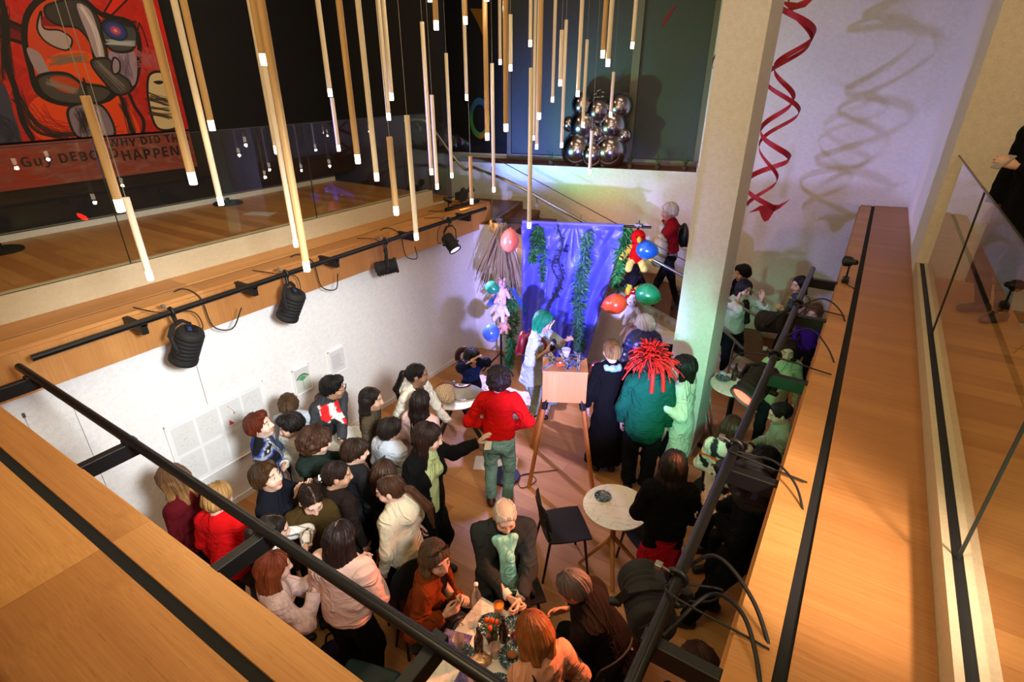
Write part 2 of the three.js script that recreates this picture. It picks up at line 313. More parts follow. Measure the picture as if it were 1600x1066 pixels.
// stairs: a landing behind the gallery, then the long flight down along the back wall
const STEP0 = -5.35, RUN = 0.31, RISE = 0.14, LAND = 2.155, SIN = 1.75;
{
  const st = struct('stairs'); st.position.set(BX, 0, BZ); st.rotation.y = BTURN; const tread = S({ map: oakTex, color: 0xa27e5c, roughness: 0.5 });
  part(st, 'landing', RB(-8.6, STEP0, LAND - 0.06, LAND, 0, SIN, 0.005, 1, 'x'), tread);
  part(st, 'nosing', RB(STEP0 - 0.09, STEP0 - 0.07, LAND, LAND + 0.003, 0.02, SIN, 0.001), M.black);
  for (let i = 0; i < 15; i++) { const x = STEP0 + RUN * i, y = LAND - RISE * (i + 1);
    part(st, 'tread', RB(x - 0.02, x + RUN + 0.02, y - 0.045, y, 0, SIN, 0.005, 1, 'z'), tread); part(st, 'riser', B(x - 0.012, x, y, y + 0.1, 0, SIN - 0.01, 'z'), tread); }
  const sw = struct('wall_stair_side'); sw.position.copy(st.position); sw.rotation.y = BTURN;
  const k = RISE / RUN, ext = (pts, d, z, m) => { const g = new THREE.ExtrudeGeometry(new THREE.Shape(pts.map(p => new THREE.Vector2(...p))), { depth: d, bevelEnabled: false }); g.translate(0, 0, z); return uvMetres(g); };
  part(sw, 'wall_face', ext([[-5.66, 0], [STEP0 + LAND / k, 0], [STEP0, LAND - 0.02], [-5.66, LAND - 0.02]], 0.08, SIN - 0.04), M.white);
  part(sw, 'string', ext([[STEP0, LAND - 0.12], [STEP0 + LAND / k - 0.1, -0.05], [STEP0 + LAND / k + 0.1, 0.03], [STEP0, LAND + 0.06]], 0.09, SIN - 0.045), M.beige);
  const gl = struct('trim_8'); gl.position.copy(st.position); gl.rotation.y = BTURN;
  const q = (a, b, c2, d) => { const geo = new THREE.BufferGeometry(); geo.setAttribute('position', new THREE.BufferAttribute(new Float32Array([...a, ...b, ...c2, ...a, ...c2, ...d]), 3)); geo.setAttribute('uv', new THREE.BufferAttribute(new Float32Array(12), 2)); geo.computeVertexNormals(); return geo; };
  const hx = (x) => x < STEP0 ? LAND + 0.88 : LAND + 0.88 - k * (x - STEP0), Zg = SIN + 0.06;
  for (const [a, b] of [[-5.3, -3.95], [-3.94, -2.35], [-2.34, -0.95]]) part(gl, 'pane', q([a, hx(a) - 0.9, Zg], [b, hx(b) - 0.9, Zg], [b, hx(b) + 0.02, Zg], [a, hx(a) + 0.02, Zg]), M.glass);
  for (const x of [-5.3, -3.945, -2.345]) part(gl, 'pane_edge', B(x - 0.003, x + 0.003, hx(x) - 0.9, hx(x), Zg - 0.006, Zg + 0.006), M.glassEdge);
  part(gl, 'pane_edge', [rod([-5.3, hx(-5.3) + 0.14, Zg], [-2.35, hx(-2.35) + 0.14, Zg], 0.006)], M.glassEdge);
  const g2 = struct('trim_9'); part(g2, 'pane', q([-5.55, 2.5, -6.42], [-5.55, 2.1, -8.0], [-5.55, 2.95, -8.0], [-5.55, 3.7, -6.42]), M.glass);
  const h = thing('handrail', 'round steel handrail following the stairs down past the blue backdrop', 'handrail');
  const r = (u, dy = -0.06) => onBack(u, hx(u) + dy, Zg + 0.07);
  part(h, 'rail', tube([[-6.5, 3.55, -6.97], [-6.1, 3.57, -6.97], [-5.98, 3.5, -6.98], [-5.6, 3.1, -7.0], [-5.42, 2.92, -7.02], [-5.34, 2.88, -7.02], [-5.2, 2.93, -7.0], [-5.0, 2.9, -6.95], r(-5.0), r(-4.2), r(-3.2), r(-2.35), r(-1.6), r(-1.2)], 0.022, 180, 10), M.steel);
  for (const [x, y] of [[-6.25, 3.53], [-5.85, 3.33]]) part(h, 'bracket', [rod([x + 0.02, y - 0.1, -7.05], [x, y - 0.01, -6.97], 0.008), rod([x + 0.02, y - 0.1, -7.06], [x + 0.02, y - 0.1, -7.03], 0.034)], M.steel);
  for (const u of [-4.6, -3.2, -1.9]) { const e = onBack(u, hx(u) - 0.2, Zg), f = r(u); part(h, 'bracket', [rod(e, f, 0.008), rod(e, onBack(u, hx(u) - 0.2, Zg + 0.03), 0.03)], M.steel); }
  const h2 = thing('handrail', 'short end of a steel handrail right of the square column', 'handrail');
  part(h2, 'rail', tube([onBack(-2.2, 1.2, 2.1), onBack(-1.78, 0.99, 2.1), onBack(-1.5, 0.76, 2.1)], 0.022, 20, 10), M.steel);
  part(h2, 'bracket', [rod(onBack(-1.62, 0.7, 2.02), onBack(-1.62, 0.84, 2.1), 0.012), rod(onBack(-1.62, 0, 2.02), onBack(-1.62, 0.7, 2.02), 0.014)], M.steel);
}
// ================================================================ PENDANTS
const PENDANTS = [   // x, tip height, z, tube length
  [-3.00, 3.61, -1.20, 0.45], [-2.84, 3.71, -1.49, 0.90], [-3.53, 3.89, -2.05, 0.90], [-3.75, 3.39, -2.12, 1.32], [-3.64, 3.05, -1.50, 0.45], [-3.05, 4.25, -2.16, 0.45], [-3.95, 3.65, -2.77, 1.32], [-3.79, 2.95, -2.68, 1.32], [-2.57, 3.20, -1.86, 1.32], [-3.95, 4.04, -3.37, 0.90], [-4.73, 3.49, -4.05, 0.45], [-3.02, 3.65, -2.74, 1.32], [-3.24, 3.46, -3.11, 1.32], [-3.76, 4.00, -3.89, 0.90], [-3.74, 3.84, -3.81, 0.90], [-2.71, 3.33, -2.75, 0.45], [-3.06, 2.97, -3.31, 0.90], [-3.86, 3.27, -4.48, 1.32], [-4.04, 3.06, -4.77, 0.90], [-4.41, 3.05, -5.50, 1.32], [-2.95, 4.50, -3.58, 0.45], [-3.44, 4.75, -4.11, 0.45], [-3.37, 4.61, -4.50, 0.45], [-4.00, 3.95, -5.32, 1.32], [-3.68, 2.91, -4.92, 0.45], [-2.96, 3.68, -4.22, 1.32], [-2.85, 4.72, -4.09, 0.45], [-3.77, 2.94, -5.49, 1.32], [-4.23, 4.32, -6.34, 0.90], [-2.65, 3.78, -4.05, 1.32], [-3.42, 4.24, -5.32, 0.45], [-3.31, 4.47, -5.53, 0.45], [-2.82, 3.82, -4.89, 1.32], [-3.60, 3.37, -6.20, 1.80], [-2.65, 2.88, -4.45, 1.32], [-3.98, 3.41, -6.76, 1.80], [-3.57, 3.90, -6.52, 1.32], [-2.95, 4.10, -5.54, 0.45], [-3.34, 3.39, -6.37, 1.32], [-2.77, 4.00, -5.60, 0.90], [-3.18, 3.62, -6.61, 0.90], [-2.27, 4.34, -5.05, 0.90], [-2.21, 4.27, -5.04, 0.90], [-2.92, 3.73, -6.85, 0.45], [-2.97, 3.09, -6.44, 0.45], [-2.41, 4.45, -6.09, 0.90],
];
{
  const cream = S({ color: 0xe6d9c0, roughness: 0.45 }), tan = S({ color: 0xc4a06c, roughness: 0.45, metalness: 0.1 });
  const TAN = new Set([0, 1, 2, 5, 8, 11, 15, 20, 22, 24, 25, 26, 29, 32, 41]);
  const wire = S({ color: 0x8a8478, roughness: 0.5 });
  const tubes = {}, cap = lathe([[0, -0.062], [0.0165, -0.062], [0.0185, -0.058], [0.0185, 0], [0, 0]], 20), R = 0.02;
  const kinds = {};
  PENDANTS.forEach(([x, y, z, L], i) => {
    const kind = (L > 1 ? 'long ' : L > 0.6 ? 'medium-length ' : 'short ') + (TAN.has(i) ? 'tan' : 'cream') + ' tube pendant lamps'; const t = thing('pendant_lamp', kind, 'pendant lamp', [x, y, z], 0, kind); (kinds[kind] ??= []).push(t);
    tubes[L] ??= lathe([[0, L + 0.06], [R - 0.002, L + 0.06], [R, L + 0.058], [R, 0.063], [R - 0.002, 0.06], [0, 0.06]], 20);
    part(t, 'tube', tubes[L], TAN.has(i) ? tan : cream);
    part(t, 'glowing_tip', moved(cap, 0, 0.062, 0), M.glow);
    part(t, 'wire', new THREE.CylinderGeometry(0.0022, 0.0022, CEIL_Y - y - L - 0.06, 5).translate(0, (CEIL_Y - y + L + 0.06) / 2, 0), wire);
    part(t, 'canopy', new THREE.CylinderGeometry(0.03, 0.03, 0.02, 14).translate(0, CEIL_Y - y - 0.01, 0), M.black);
    const p = new THREE.PointLight(new THREE.Color(1, 0.8, 0.52), 0.12); p.position.set(0, -0.035, 0); p.castShadow = true; t.add(p);
  });
  for (const [k, l] of Object.entries(kinds)) rankLabels(l, k + ' with glowing tips');
}
// ================================================================ LIGHTING BARS, LAMPS
function pipeRail(label, a, b, posts, back) {   // round black bar on square arms from the ledge
  const t = thing('lighting_bar', label, 'lighting bar');
  part(t, 'bar', [rod(a, b, 0.025, 0.025, 20)], M.pipe);
  for (const p of posts) {
    const e = [p[0] + back[0], p[1] - 0.06, p[2] + back[1]], s = [p[0] - back[0] * 0.12, p[1] - 0.06, p[2] - back[1] * 0.12];
    part(t, 'arm', bar(s, e, 0.05, 0.09), M.black);
    part(t, 'saddle', bar([s[0], p[1] - 0.02, s[2]], [p[0] + back[0] * 0.12, p[1] - 0.02, p[2] + back[1] * 0.12], 0.06, 0.035), M.black);
  }
  return t;
}
const PY = 2.43;
pipeRail('long black lighting bar along the left ledge, over the white wall', [-4.62, PY, -1.02], [-4.7, PY, -6.62], [-1.75, -2.75, -3.75, -5.0, -6.2].map(z => [-4.63 - 0.014 * (-1 - z), PY, z]), [-0.27, 0]);
pipeRail('black lighting bar crossing the lower left in front of the near ledge', [-4.55, PY, -0.925], [-0.42, PY, -0.89], [-4.35, -3.05, -1.86, -0.9].map(x => [x, PY, -0.915]), [0, 0.27]);
pipeRail('black lighting bar along the right ledge with spotlights clamped on', [-0.275, PY, -6.12], [-0.262, PY, -0.75], [-5.85, -4.78, -3.6, -2.45, -1.33].map(z => [-0.268, PY, z]), [0.245, 0]);
// stage spotlight: clamp on the bar, yoke, ribbed barrel, lens
function spotlight(label, clamp, pivot, aim, s, o) {
  const t = thing('stage_spotlight', label, 'spotlight', pivot, 0, o.group);
  const A = V(...aim).sub(V(...pivot)).normalize();
  const q = new THREE.Quaternion().setFromUnitVectors(V(0, 0, 1), A), put = (g) => g.applyQuaternion(q);
  const L = 0.13 * s, R = 0.085 * s;
  const prof = [[0, -L], [R * 0.8, -L], [R * 0.94, -L * 0.94], [R, -L * 0.85]]; for (let i = 0; i < 6; i++) { const z = -L * 0.75 + i * L * 0.24; prof.push([R * 1.06, z], [R * 1.06, z + L * 0.1], [R * 0.97, z + L * 0.12], [R * 0.97, z + L * 0.22]); }
  prof.push([R * 1.1, L * 0.8], [R * 1.1, L], [R * 0.93, L], [R * 0.9, L * 0.86], [0, L * 0.86]);
  const body = lathe(prof.map(([r, z]) => [r, z]), 26).rotateX(Math.PI / 2);
  part(t, 'barrel', put(body), M.blackMatt);
  part(t, 'back_panel', put(RB(-R * 0.5, R * 0.5, -R * 0.45, R * 0.45, -L - 0.008, -L + 0.002, 0.003)), M.black);
  part(t, 'display', put(RB(-R * 0.3, R * 0.2, 0.0, R * 0.28, -L - 0.012, -L - 0.006, 0.001)), S({ color: 0x2c3c6a, roughness: 0.3 }), 'small blue display window');
  for (const k of [-0.3, 0, 0.3]) part(t, 'button', put(rod([k * R, -R * 0.28, -L - 0.012], [k * R, -R * 0.28, -L], 0.006 * s, 0.006 * s, 8)), M.rubber);
  const lens = part(t, 'lens', put(new THREE.CircleGeometry(R * 0.9, 28).translate(0, 0, L * 0.88)), o.color ? new THREE.MeshStandardMaterial({ color: 0x222222, emissive: o.lens ?? o.color, emissiveIntensity: o.glow ?? 6, roughness: 0.3 }) : S({ color: 0x30343a, roughness: 0.15 }));
  // side axle, across the aim and level
  const side = V(0, 1, 0).cross(A); if (side.length() < 0.2) side.set(1, 0, 0); side.normalize();
  const c = V(...clamp).sub(V(...pivot)), up = c.clone().normalize(), w = R * 1.32;
  const P = (k, h) => side.clone().multiplyScalar(k * w).addScaledVector(up, h).toArray();
  const H = c.length() - 0.085 * s;
  part(t, 'yoke', [bar(P(-1, -0.02), P(-1, H * 0.72), 0.014 * s, 0.034 * s), bar(P(1, -0.02), P(1, H * 0.72), 0.014 * s, 0.034 * s), bar(P(-1, H * 0.7), P(-0.45, H), 0.034 * s, 0.014 * s), bar(P(1, H * 0.7), P(0.45, H), 0.034 * s, 0.014 * s), bar(P(-0.5, H), P(0.5, H), 0.034 * s, 0.016 * s)], M.blackMatt);
  for (const k of [-1, 1]) part(t, 'knob', rod(P(k * 0.9, 0), P(k * 1.28, 0), 0.019 * s, 0.016 * s, 10), M.rubber);
  part(t, 'clamp', [rod(up.clone().multiplyScalar(H).toArray(), up.clone().multiplyScalar(c.length() - 0.02).toArray(), 0.016, 0.02, 10), (() => { const g = new THREE.TorusGeometry(0.035, 0.013, 8, 20); g.applyQuaternion(new THREE.Quaternion().setFromUnitVectors(V(0, 0, 1), V(...o.barDir))); g.translate(c.x, c.y, c.z); return g; })()], M.black);
  part(t, 'clamp_bolt', [rod([c.x - 0.01, c.y + 0.01, c.z], [c.x - 0.06, c.y + 0.045, c.z + 0.02], 0.006), RB(c.x - 0.085, c.x - 0.055, c.y + 0.03, c.y + 0.055, c.z + 0.005, c.z + 0.035, 0.004)], M.steel);
  part(t, 'power_cable', tube([P(-0.8, 0.03), side.clone().multiplyScalar(-w * 2).addScaledVector(up, H * 0.2).toArray(), side.clone().multiplyScalar(-w * 1.9).addScaledVector(up, H * 0.9).toArray(), [c.x + (o.barDir[2] ? -0.02 : 0), c.y + 0.03, c.z + 0.1], [c.x + o.back[0], c.y + 0.02, c.z + o.back[1] + 0.14]], 0.005, 40, 6), M.rubber);
  if (o.color) {
    const l = new THREE.SpotLight(o.color, o.power, 0, o.angle, o.blur ?? 0.6, 2); l.position.copy(A).multiplyScalar(L * 1.02); l.castShadow = true; l.shadow.radius = o.soft ?? 3;
    l.target.position.copy(A).multiplyScalar(3); t.add(l); t.add(l.target); l.shadow.mapSize.set(1024, 1024);
  }
  return t;
}
const C = (r, g, b) => new THREE.Color(r, g, b);
const LB = [0, 0, 1];
const leftSpot = { barDir: LB, back: [-0.32, 0] }, rightSpot = { barDir: LB, back: [0.36, 0] };
spotlight('black spotlight nearest the front on the left bar, blue display on its back', [-4.64, PY, -1.99], [-4.6, 2.12, -2.02], [-5.05, 1.1, -1.75], 1.25, { ...leftSpot });
spotlight('black spotlight second from the front on the left bar, over the framed sheets', [-4.66, PY, -3.12], [-4.6, 2.13, -3.08], [-5.05, 1.1, -2.8], 1.2, { ...leftSpot });
spotlight('black spotlight third from the front on the left bar, beside the blank wall', [-4.68, PY, -4.52], [-4.6, 2.15, -4.42], [-0.4, 3.1, -9.4], 1.0, { ...leftSpot, color: C(0.44, 0.42, 1.0), power: 55, angle: 0.5, soft: 4 });
spotlight('black spotlight at the far end of the left bar, tilted toward the stage', [-4.69, PY, -5.74], [-4.58, 2.16, -5.62], [-2.6, 0.3, -5.3], 0.95, { ...leftSpot, color: C(0.6, 0.5, 1.0), power: 44, angle: 0.7, blur: 0.9 });
spotlight('large black spotlight near the front of the right bar with a white label', [-0.27, PY, -1.62], [-0.37, 2.2, -1.64], [-3.3, 1.25, -6.6], 1.12, { ...rightSpot, color: C(0.40, 0.36, 1.0), power: 250, angle: 0.35, blur: 0.8 });
spotlight('black spotlight on the right bar with a blue-green display, over the dark clothes', [-0.27, PY, -2.62], [-0.16, 2.2, -2.66], [-1.3, 1.25, -5.7], 1.25, { ...rightSpot, color: C(0.3, 1.0, 0.62), power: 27, angle: 0.44, blur: 1, glow: 20, lens: C(0.03, 1.0, 0.3) });
spotlight('black spotlight on the right bar glowing red', [-0.27, PY, -3.86], [-0.34, 2.2, -3.8], [-1.35, 0.8, -1.75], 1.15, { ...rightSpot, color: C(1.0, 0.27, 0.12), power: 44, angle: 0.5, glow: 30, lens: C(1.0, 0.014, 0.008), blur: 0.9 });
spotlight('black spotlight at the far end of the right bar, silver bracket on top', [-0.27, PY, -5.0], [-0.42, 2.18, -5.1], [-3.5, 1.15, -7.0], 1.1, { ...rightSpot });
// small clip lamps on the ledges
function clipLamp(label, [x, y, z], aim, color, power, tall = 0.2) {
  const t = thing('clip_lamp', label, 'clip lamp', [x, y, z]);
  const h = V(0, tall, 0), A = V(...aim).sub(V(x, y + tall, z)).normalize(), q = new THREE.Quaternion().setFromUnitVectors(V(0, 1, 0), A);
  part(t, 'clip', [RB(-0.03, 0.03, 0, 0.04, -0.06, 0.06, 0.008), RB(-0.02, 0.02, 0.03, 0.05, -0.05, 0.07, 0.006)], M.black);
  part(t, 'stalk', [rod([0, 0.03, 0], [0, tall, 0], 0.009)], M.black);
  const head = lathe([[0, -0.07], [0.022, -0.07], [0.026, -0.05], [0.026, -0.02], [0.045, 0.0], [0.052, 0.05], [0.046, 0.05], [0.03, 0.01], [0, 0.01]], 20); head.applyQuaternion(q); head.translate(0, tall, 0);
  part(t, 'lamp_head', head, M.black);
  const b = lathe([[0, 0.046], [0.025, 0.046], [0.042, 0.035], [0.02, 0.012], [0, 0.012]], 16); b.applyQuaternion(q); b.translate(0, tall, 0);
  part(t, 'bulb', b, color ? new THREE.MeshStandardMaterial({ color: 0x222222, emissive: color, emissiveIntensity: 6 }) : S({ color: 0xb08a60, metalness: 0.7, roughness: 0.3 }));
  if (color) { const l = new THREE.SpotLight(color, power, 0, 0.6, 0.7, 2); l.position.copy(h).addScaledVector(A, 0.055); l.target.position.copy(h).addScaledVector(A, 2); l.castShadow = true; l.shadow.radius = 2; t.add(l); t.add(l.target); }
  part(t, 'cord', tube([[0, 0.02, 0.05], [0.03, 0.012, 0.12], [x > -1 ? 0.09 : -0.2, 0.006, 0.2], [x > -1 ? 0.11 : -0.12, -0.03, 0.26]], 0.005, 24, 6), M.rubber);
}
clipLamp('black clip lamp standing on the right ledge near the far wall', [0.03, FL, -5.85], [-3.2, 1.9, -8.8], null, 0, 0.2);
clipLamp('black ring-headed clip lamp at the far end of the left ledge', [-5.06, FL, -6.2], [-2.6, 1.7, -8.6], C(1.0, 0.4, 0.16), 16, 0.16);
clipLamp('black clip lamp on the box at the left ledge end', [-5.05, FL, -6.72], [-3.5, 3.7, -9.6], C(0.3, 1.0, 0.34), 18, 0.22);
clipLamp('black clip lamp tilted up at the very end of the left ledge', [-5.3, FL, -6.85], [-5.1, 3.5, -9.2], C(0.12, 0.3, 1.0), 26, 0.14);
{
  const t = thing('power_strip', 'long black power strip lying at the far end of the left ledge', 'power strip', [-5.05, FL, -6.5]);
  part(t, 'strip', RB(-0.03, 0.03, 0, 0.045, -0.42, 0.36, 0.008), M.black);
  for (let i = 0; i < 5; i++) part(t, 'socket', rod([0, 0.045, -0.3 + i * 0.13], [0, 0.049, -0.3 + i * 0.13], 0.02, 0.02, 14), M.rubber);
  const b = thing('control_box', 'small black control box mounted by the clip lamps on the left ledge', 'control box', [-5.06, FL + 0.05, -6.52]);
  part(b, 'housing', RB(-0.05, 0.05, 0.06, 0.17, -0.1, 0.1, 0.008), M.blackMatt); part(b, 'foot', rod([0, 0, 0], [0, 0.07, 0], 0.012), M.black);
}
// loose cables looping from the bars into the ledge slots
[[[-0.27, 2.35, -1.75], [-0.16, 2.5, -1.74], [0.0, 2.49, -1.62], [0.138, 2.37, -1.45]], [[-0.25, 2.3, -1.45], [-0.14, 2.38, -1.66], [-0.02, 2.48, -1.55], [0.06, 2.45, -1.42], [0.138, 2.36, -1.2]], [[-0.27, 2.4, -2.5], [-0.1, 2.5, -2.5], [0.04, 2.48, -2.4], [0.138, 2.37, -2.2]], [[-0.28, 2.42, -4.2], [-0.12, 2.54, -4.2], [0.02, 2.5, -4.05], [0.138, 2.37, -3.9]], [[-0.28, 2.42, -4.9], [-0.1, 2.53, -4.95], [0.04, 2.5, -4.85], [0.138, 2.37, -4.75]]].forEach((p, i) => {
  const c = mesh('cable', tube(p, i < 2 ? 0.008 : 0.006, 40, 6), M.rubber); tag(c, ['thick black cable looping onto the right ledge nearest the front', 'second black cable with a buckle looping over the right ledge front', 'black cable looping onto the right ledge beside the green-lit arm', 'black cable looping onto the right ledge beside the red-lit arm', 'black cable looping onto the right ledge by the far bar arm'][i], 'cable');
});
[[-2.3], [-3.55], [-4.9]].forEach(([z], i) => { const c = mesh('cable', tube([[-5.16, 2.38, z + 0.1], [-5.02, 2.46, z], [-4.86, 2.4, z - 0.05], [-4.8, 2.1, z - 0.08], [-4.74, 2.05, z - 0.2], [-4.66, 2.25, z - 0.3 + i * 0.1]], 0.006, 40, 6), M.rubber); tag(c, ['thin black cable dropping from the left ledge by the nearest spotlight', 'thin black cable dropping from the left ledge by the middle spotlight', 'thin black cable dropping from the left ledge by the far spotlights'][i], 'cable'); });
// floor discs of uplights in the left gallery
[[-8.2, -4.75, 'round black lamp base on the gallery floor below the dark wall'], [-8.0, -1.9, 'round black lamp base cut by the left edge of the picture']].forEach(([x, z, l]) => {
  const t = thing('lamp_base', l, 'lamp base', [x, FL, z]); part(t, 'disc', lathe([[0, 0], [0.2, 0], [0.21, 0.006], [0.21, 0.02], [0.2, 0.028], [0, 0.03]], 36), M.blackMatt); part(t, 'stem', rod([0, 0.02, 0], [0, 0.09, 0], 0.03, 0.028, 14), M.black);
});
// ================================================================ FIGURES: distance fields meshed as smooth surfaces
const smin = (a, b, k) => { if (k <= 0) return Math.min(a, b); const h = Math.max(k - Math.abs(a - b), 0) / k; return Math.min(a, b) - h * h * k * 0.25; };
function capsule(a, b, r1, r2 = r1, o = {}) {
  const bx = b[0] - a[0], by = b[1] - a[1], bz = b[2] - a[2], L2 = bx * bx + by * by + bz * bz || 1e-9, L = Math.sqrt(L2), n = o.n, s = o.flat ?? 1, R = Math.max(r1, r2), sc = 2 / (1 + Math.max(1, s));
  const f = (x, y, z) => {
    const px = x - a[0], py = y - a[1], pz = z - a[2], tr = (px * bx + py * by + pz * bz) / L2, t = tr < 0 ? 0 : tr > 1 ? 1 : tr;
    let qx = px - t * bx, qy = py - t * by, qz = pz - t * bz;
    if (n) { const d = (qx * n[0] + qy * n[1] + qz * n[2]) * (s - 1); qx += n[0] * d; qy += n[1] * d; qz += n[2] * d; }
    let d = (Math.sqrt(qx * qx + qy * qy + qz * qz) - (r1 + (r2 - r1) * t)) * (n ? sc : 1);
    if (o.cut) d = Math.max(d, (tr - 1) * L); if (o.cutA) d = Math.max(d, -tr * L);
    return d;
  };
  return { f, k: o.k ?? 0.03, id: o.id ?? 0, bb: [Math.min(a[0], b[0]) - R, Math.min(a[1], b[1]) - R, Math.min(a[2], b[2]) - R, Math.max(a[0], b[0]) + R, Math.max(a[1], b[1]) + R, Math.max(a[2], b[2]) + R] };
}
function ellipsoid(c, r, o = {}) {
  const f = (x, y, z) => { const X = (x - c[0]) / r[0], Y = (y - c[1]) / r[1], Z = (z - c[2]) / r[2], k0 = Math.sqrt(X * X + Y * Y + Z * Z), k1 = Math.sqrt((X / r[0]) ** 2 + (Y / r[1]) ** 2 + (Z / r[2]) ** 2); return k1 < 1e-6 ? -Math.min(...r) : k0 * (k0 - 1) / k1; };
  return { f, k: o.k ?? 0.02, id: o.id ?? 0, sub: o.sub, bb: [c[0] - r[0], c[1] - r[1], c[2] - r[2], c[0] + r[0], c[1] + r[1], c[2] + r[2]] };
}
// prims carried by a matrix (head space into body space)
function carried(p, M4, inv) {
  const e = inv.elements, c = []; for (let i = 0; i < 8; i++) { const v = V(p.bb[i & 1 ? 3 : 0], p.bb[i & 2 ? 4 : 1], p.bb[i & 4 ? 5 : 2]).applyMatrix4(M4); c.push(v); }
  const mn = c.reduce((a, v) => a.min(v), V(9, 9, 9)), mx = c.reduce((a, v) => a.max(v), V(-9, -9, -9)), s = M4.getMaxScaleOnAxis();
  return { ...p, f: (x, y, z) => s * p.f(e[0] * x + e[4] * y + e[8] * z + e[12], e[1] * x + e[5] * y + e[9] * z + e[13], e[2] * x + e[6] * y + e[10] * z + e[14]), bb: [mn.x, mn.y, mn.z, mx.x, mx.y, mx.z] };
}
// surface nets; o.disp(x,y,z,id) displaces, o.clip(x,y,z) > 0 removes, o.color(x,y,z,id) -> linear rgb
function meshField(prims, h, o = {}) {
  const mn = [9, 9, 9], mx = [-9, -9, -9], pad = 3 * h + (o.pad ?? 0);
  for (const p of prims) if (!p.sub) for (let k = 0; k < 3; k++) { mn[k] = Math.min(mn[k], p.bb[k] - pad); mx[k] = Math.max(mx[k], p.bb[k + 3] + pad); }
  const N = [0, 1, 2].map(k => Math.ceil((mx[k] - mn[k]) / h) + 1), [nx, ny, nz] = N, F = new Float32Array(nx * ny * nz).fill(9), I = new Uint8Array(nx * ny * nz), D = new Float32Array(nx * ny * nz).fill(9);
  for (const p of prims) {
    const m = Math.max(p.k, 2.5 * h) + (o.pad ?? 0) + h, lo = [], hi = [];
    for (let k = 0; k < 3; k++) { lo[k] = Math.max(0, Math.floor((p.bb[k] - m - mn[k]) / h)); hi[k] = Math.min(N[k] - 1, Math.ceil((p.bb[k + 3] + m - mn[k]) / h)); }
    for (let k = lo[2]; k <= hi[2]; k++) for (let j = lo[1]; j <= hi[1]; j++) for (let i = lo[0]; i <= hi[0]; i++) {
      const q = i + nx * (j + ny * k), d = p.f(mn[0] + i * h, mn[1] + j * h, mn[2] + k * h);
      if (p.sub) { F[q] = -smin(-F[q], d, p.k); continue; }
      if (d < D[q]) { D[q] = d; I[q] = p.id; }
      F[q] = smin(F[q], d, p.k);
    }
  }
  if (o.disp || o.clip) for (let k = 0; k < nz; k++) for (let j = 0; j < ny; j++) for (let i = 0; i < nx; i++) {
    const q = i + nx * (j + ny * k); if (F[q] > 0.08 + pad) continue; const x = mn[0] + i * h, y = mn[1] + j * h, z = mn[2] + k * h;
    if (o.disp) F[q] -= o.disp(x, y, z, I[q]); if (o.clip) F[q] = Math.max(F[q], o.clip(x, y, z, I[q]));
  }
  const vi = new Int32Array(nx * ny * nz).fill(-1), P = [], Nn = [], Cc = [], idx = [], sx = 1, sy = nx, sz = nx * ny, co = [0, sx, sy, sx + sy, sz, sz + sx, sz + sy, sz + sx + sy], E = [[0, 1], [2, 3], [4, 5], [6, 7], [0, 2], [1, 3], [4, 6], [5, 7], [0, 4], [1, 5], [2, 6], [3, 7]];
  for (let k = 0; k < nz - 1; k++) for (let j = 0; j < ny - 1; j++) for (let i = 0; i < nx - 1; i++) {
    const q = i + nx * (j + ny * k); let mask = 0; for (let c = 0; c < 8; c++) if (F[q + co[c]] < 0) mask |= 1 << c;
    if (mask === 0 || mask === 255) continue;
    let x = 0, y = 0, z = 0, n = 0;
    for (const [a, b] of E) { if (((mask >> a) & 1) === ((mask >> b) & 1)) continue; const A = F[q + co[a]], Bv = F[q + co[b]], t = A / (A - Bv); x += (a & 1) + t * ((b & 1) - (a & 1)); y += ((a >> 1) & 1) + t * (((b >> 1) & 1) - ((a >> 1) & 1)); z += (a >> 2) + t * ((b >> 2) - (a >> 2)); n++; }
    x /= n; y /= n; z /= n; vi[q] = P.length / 3; const X = mn[0] + (i + x) * h, Y = mn[1] + (j + y) * h, Z = mn[2] + (k + z) * h; P.push(X, Y, Z);
    const g = (s) => { let v = 0; for (let c = 0; c < 8; c++) { const w = ((c & 1) ? x : 1 - x) * ((c & 2) ? y : 1 - y) * ((c & 4) ? z : 1 - z), r = q + co[c]; v += w * ((r + s < F.length ? F[r + s] : F[r]) - (r - s >= 0 ? F[r - s] : F[r])); } return v; };
    let gx = g(sx), gy = g(sy), gz = g(sz); const gl = Math.hypot(gx, gy, gz) || 1; Nn.push(gx / gl, gy / gl, gz / gl);
    if (o.color) Cc.push(...o.color(X, Y, Z, I[q + co[(x > 0.5 ? 1 : 0) + (y > 0.5 ? 2 : 0) + (z > 0.5 ? 4 : 0)]]));
  }
  for (let k = 1; k < nz - 1; k++) for (let j = 1; j < ny - 1; j++) for (let i = 1; i < nx - 1; i++) {
    const q = i + nx * (j + ny * k), A = F[q] < 0;
    for (const [s, u, v] of [[sx, sy, sz], [sy, sz, sx], [sz, sx, sy]]) {
      if (A === (F[q + s] < 0)) continue; const a = vi[q], b = vi[q - u], c = vi[q - u - v], d = vi[q - v]; if (a < 0 || b < 0 || c < 0 || d < 0) continue;
      if (A) idx.push(a, b, c, a, c, d); else idx.push(a, c, b, a, d, c);
    }
  }
  const g = new THREE.BufferGeometry(); g.setAttribute('position', new THREE.Float32BufferAttribute(P, 3)); g.setAttribute('normal', new THREE.Float32BufferAttribute(Nn, 3)); if (o.color) g.setAttribute('color', new THREE.Float32BufferAttribute(Cc, 3));
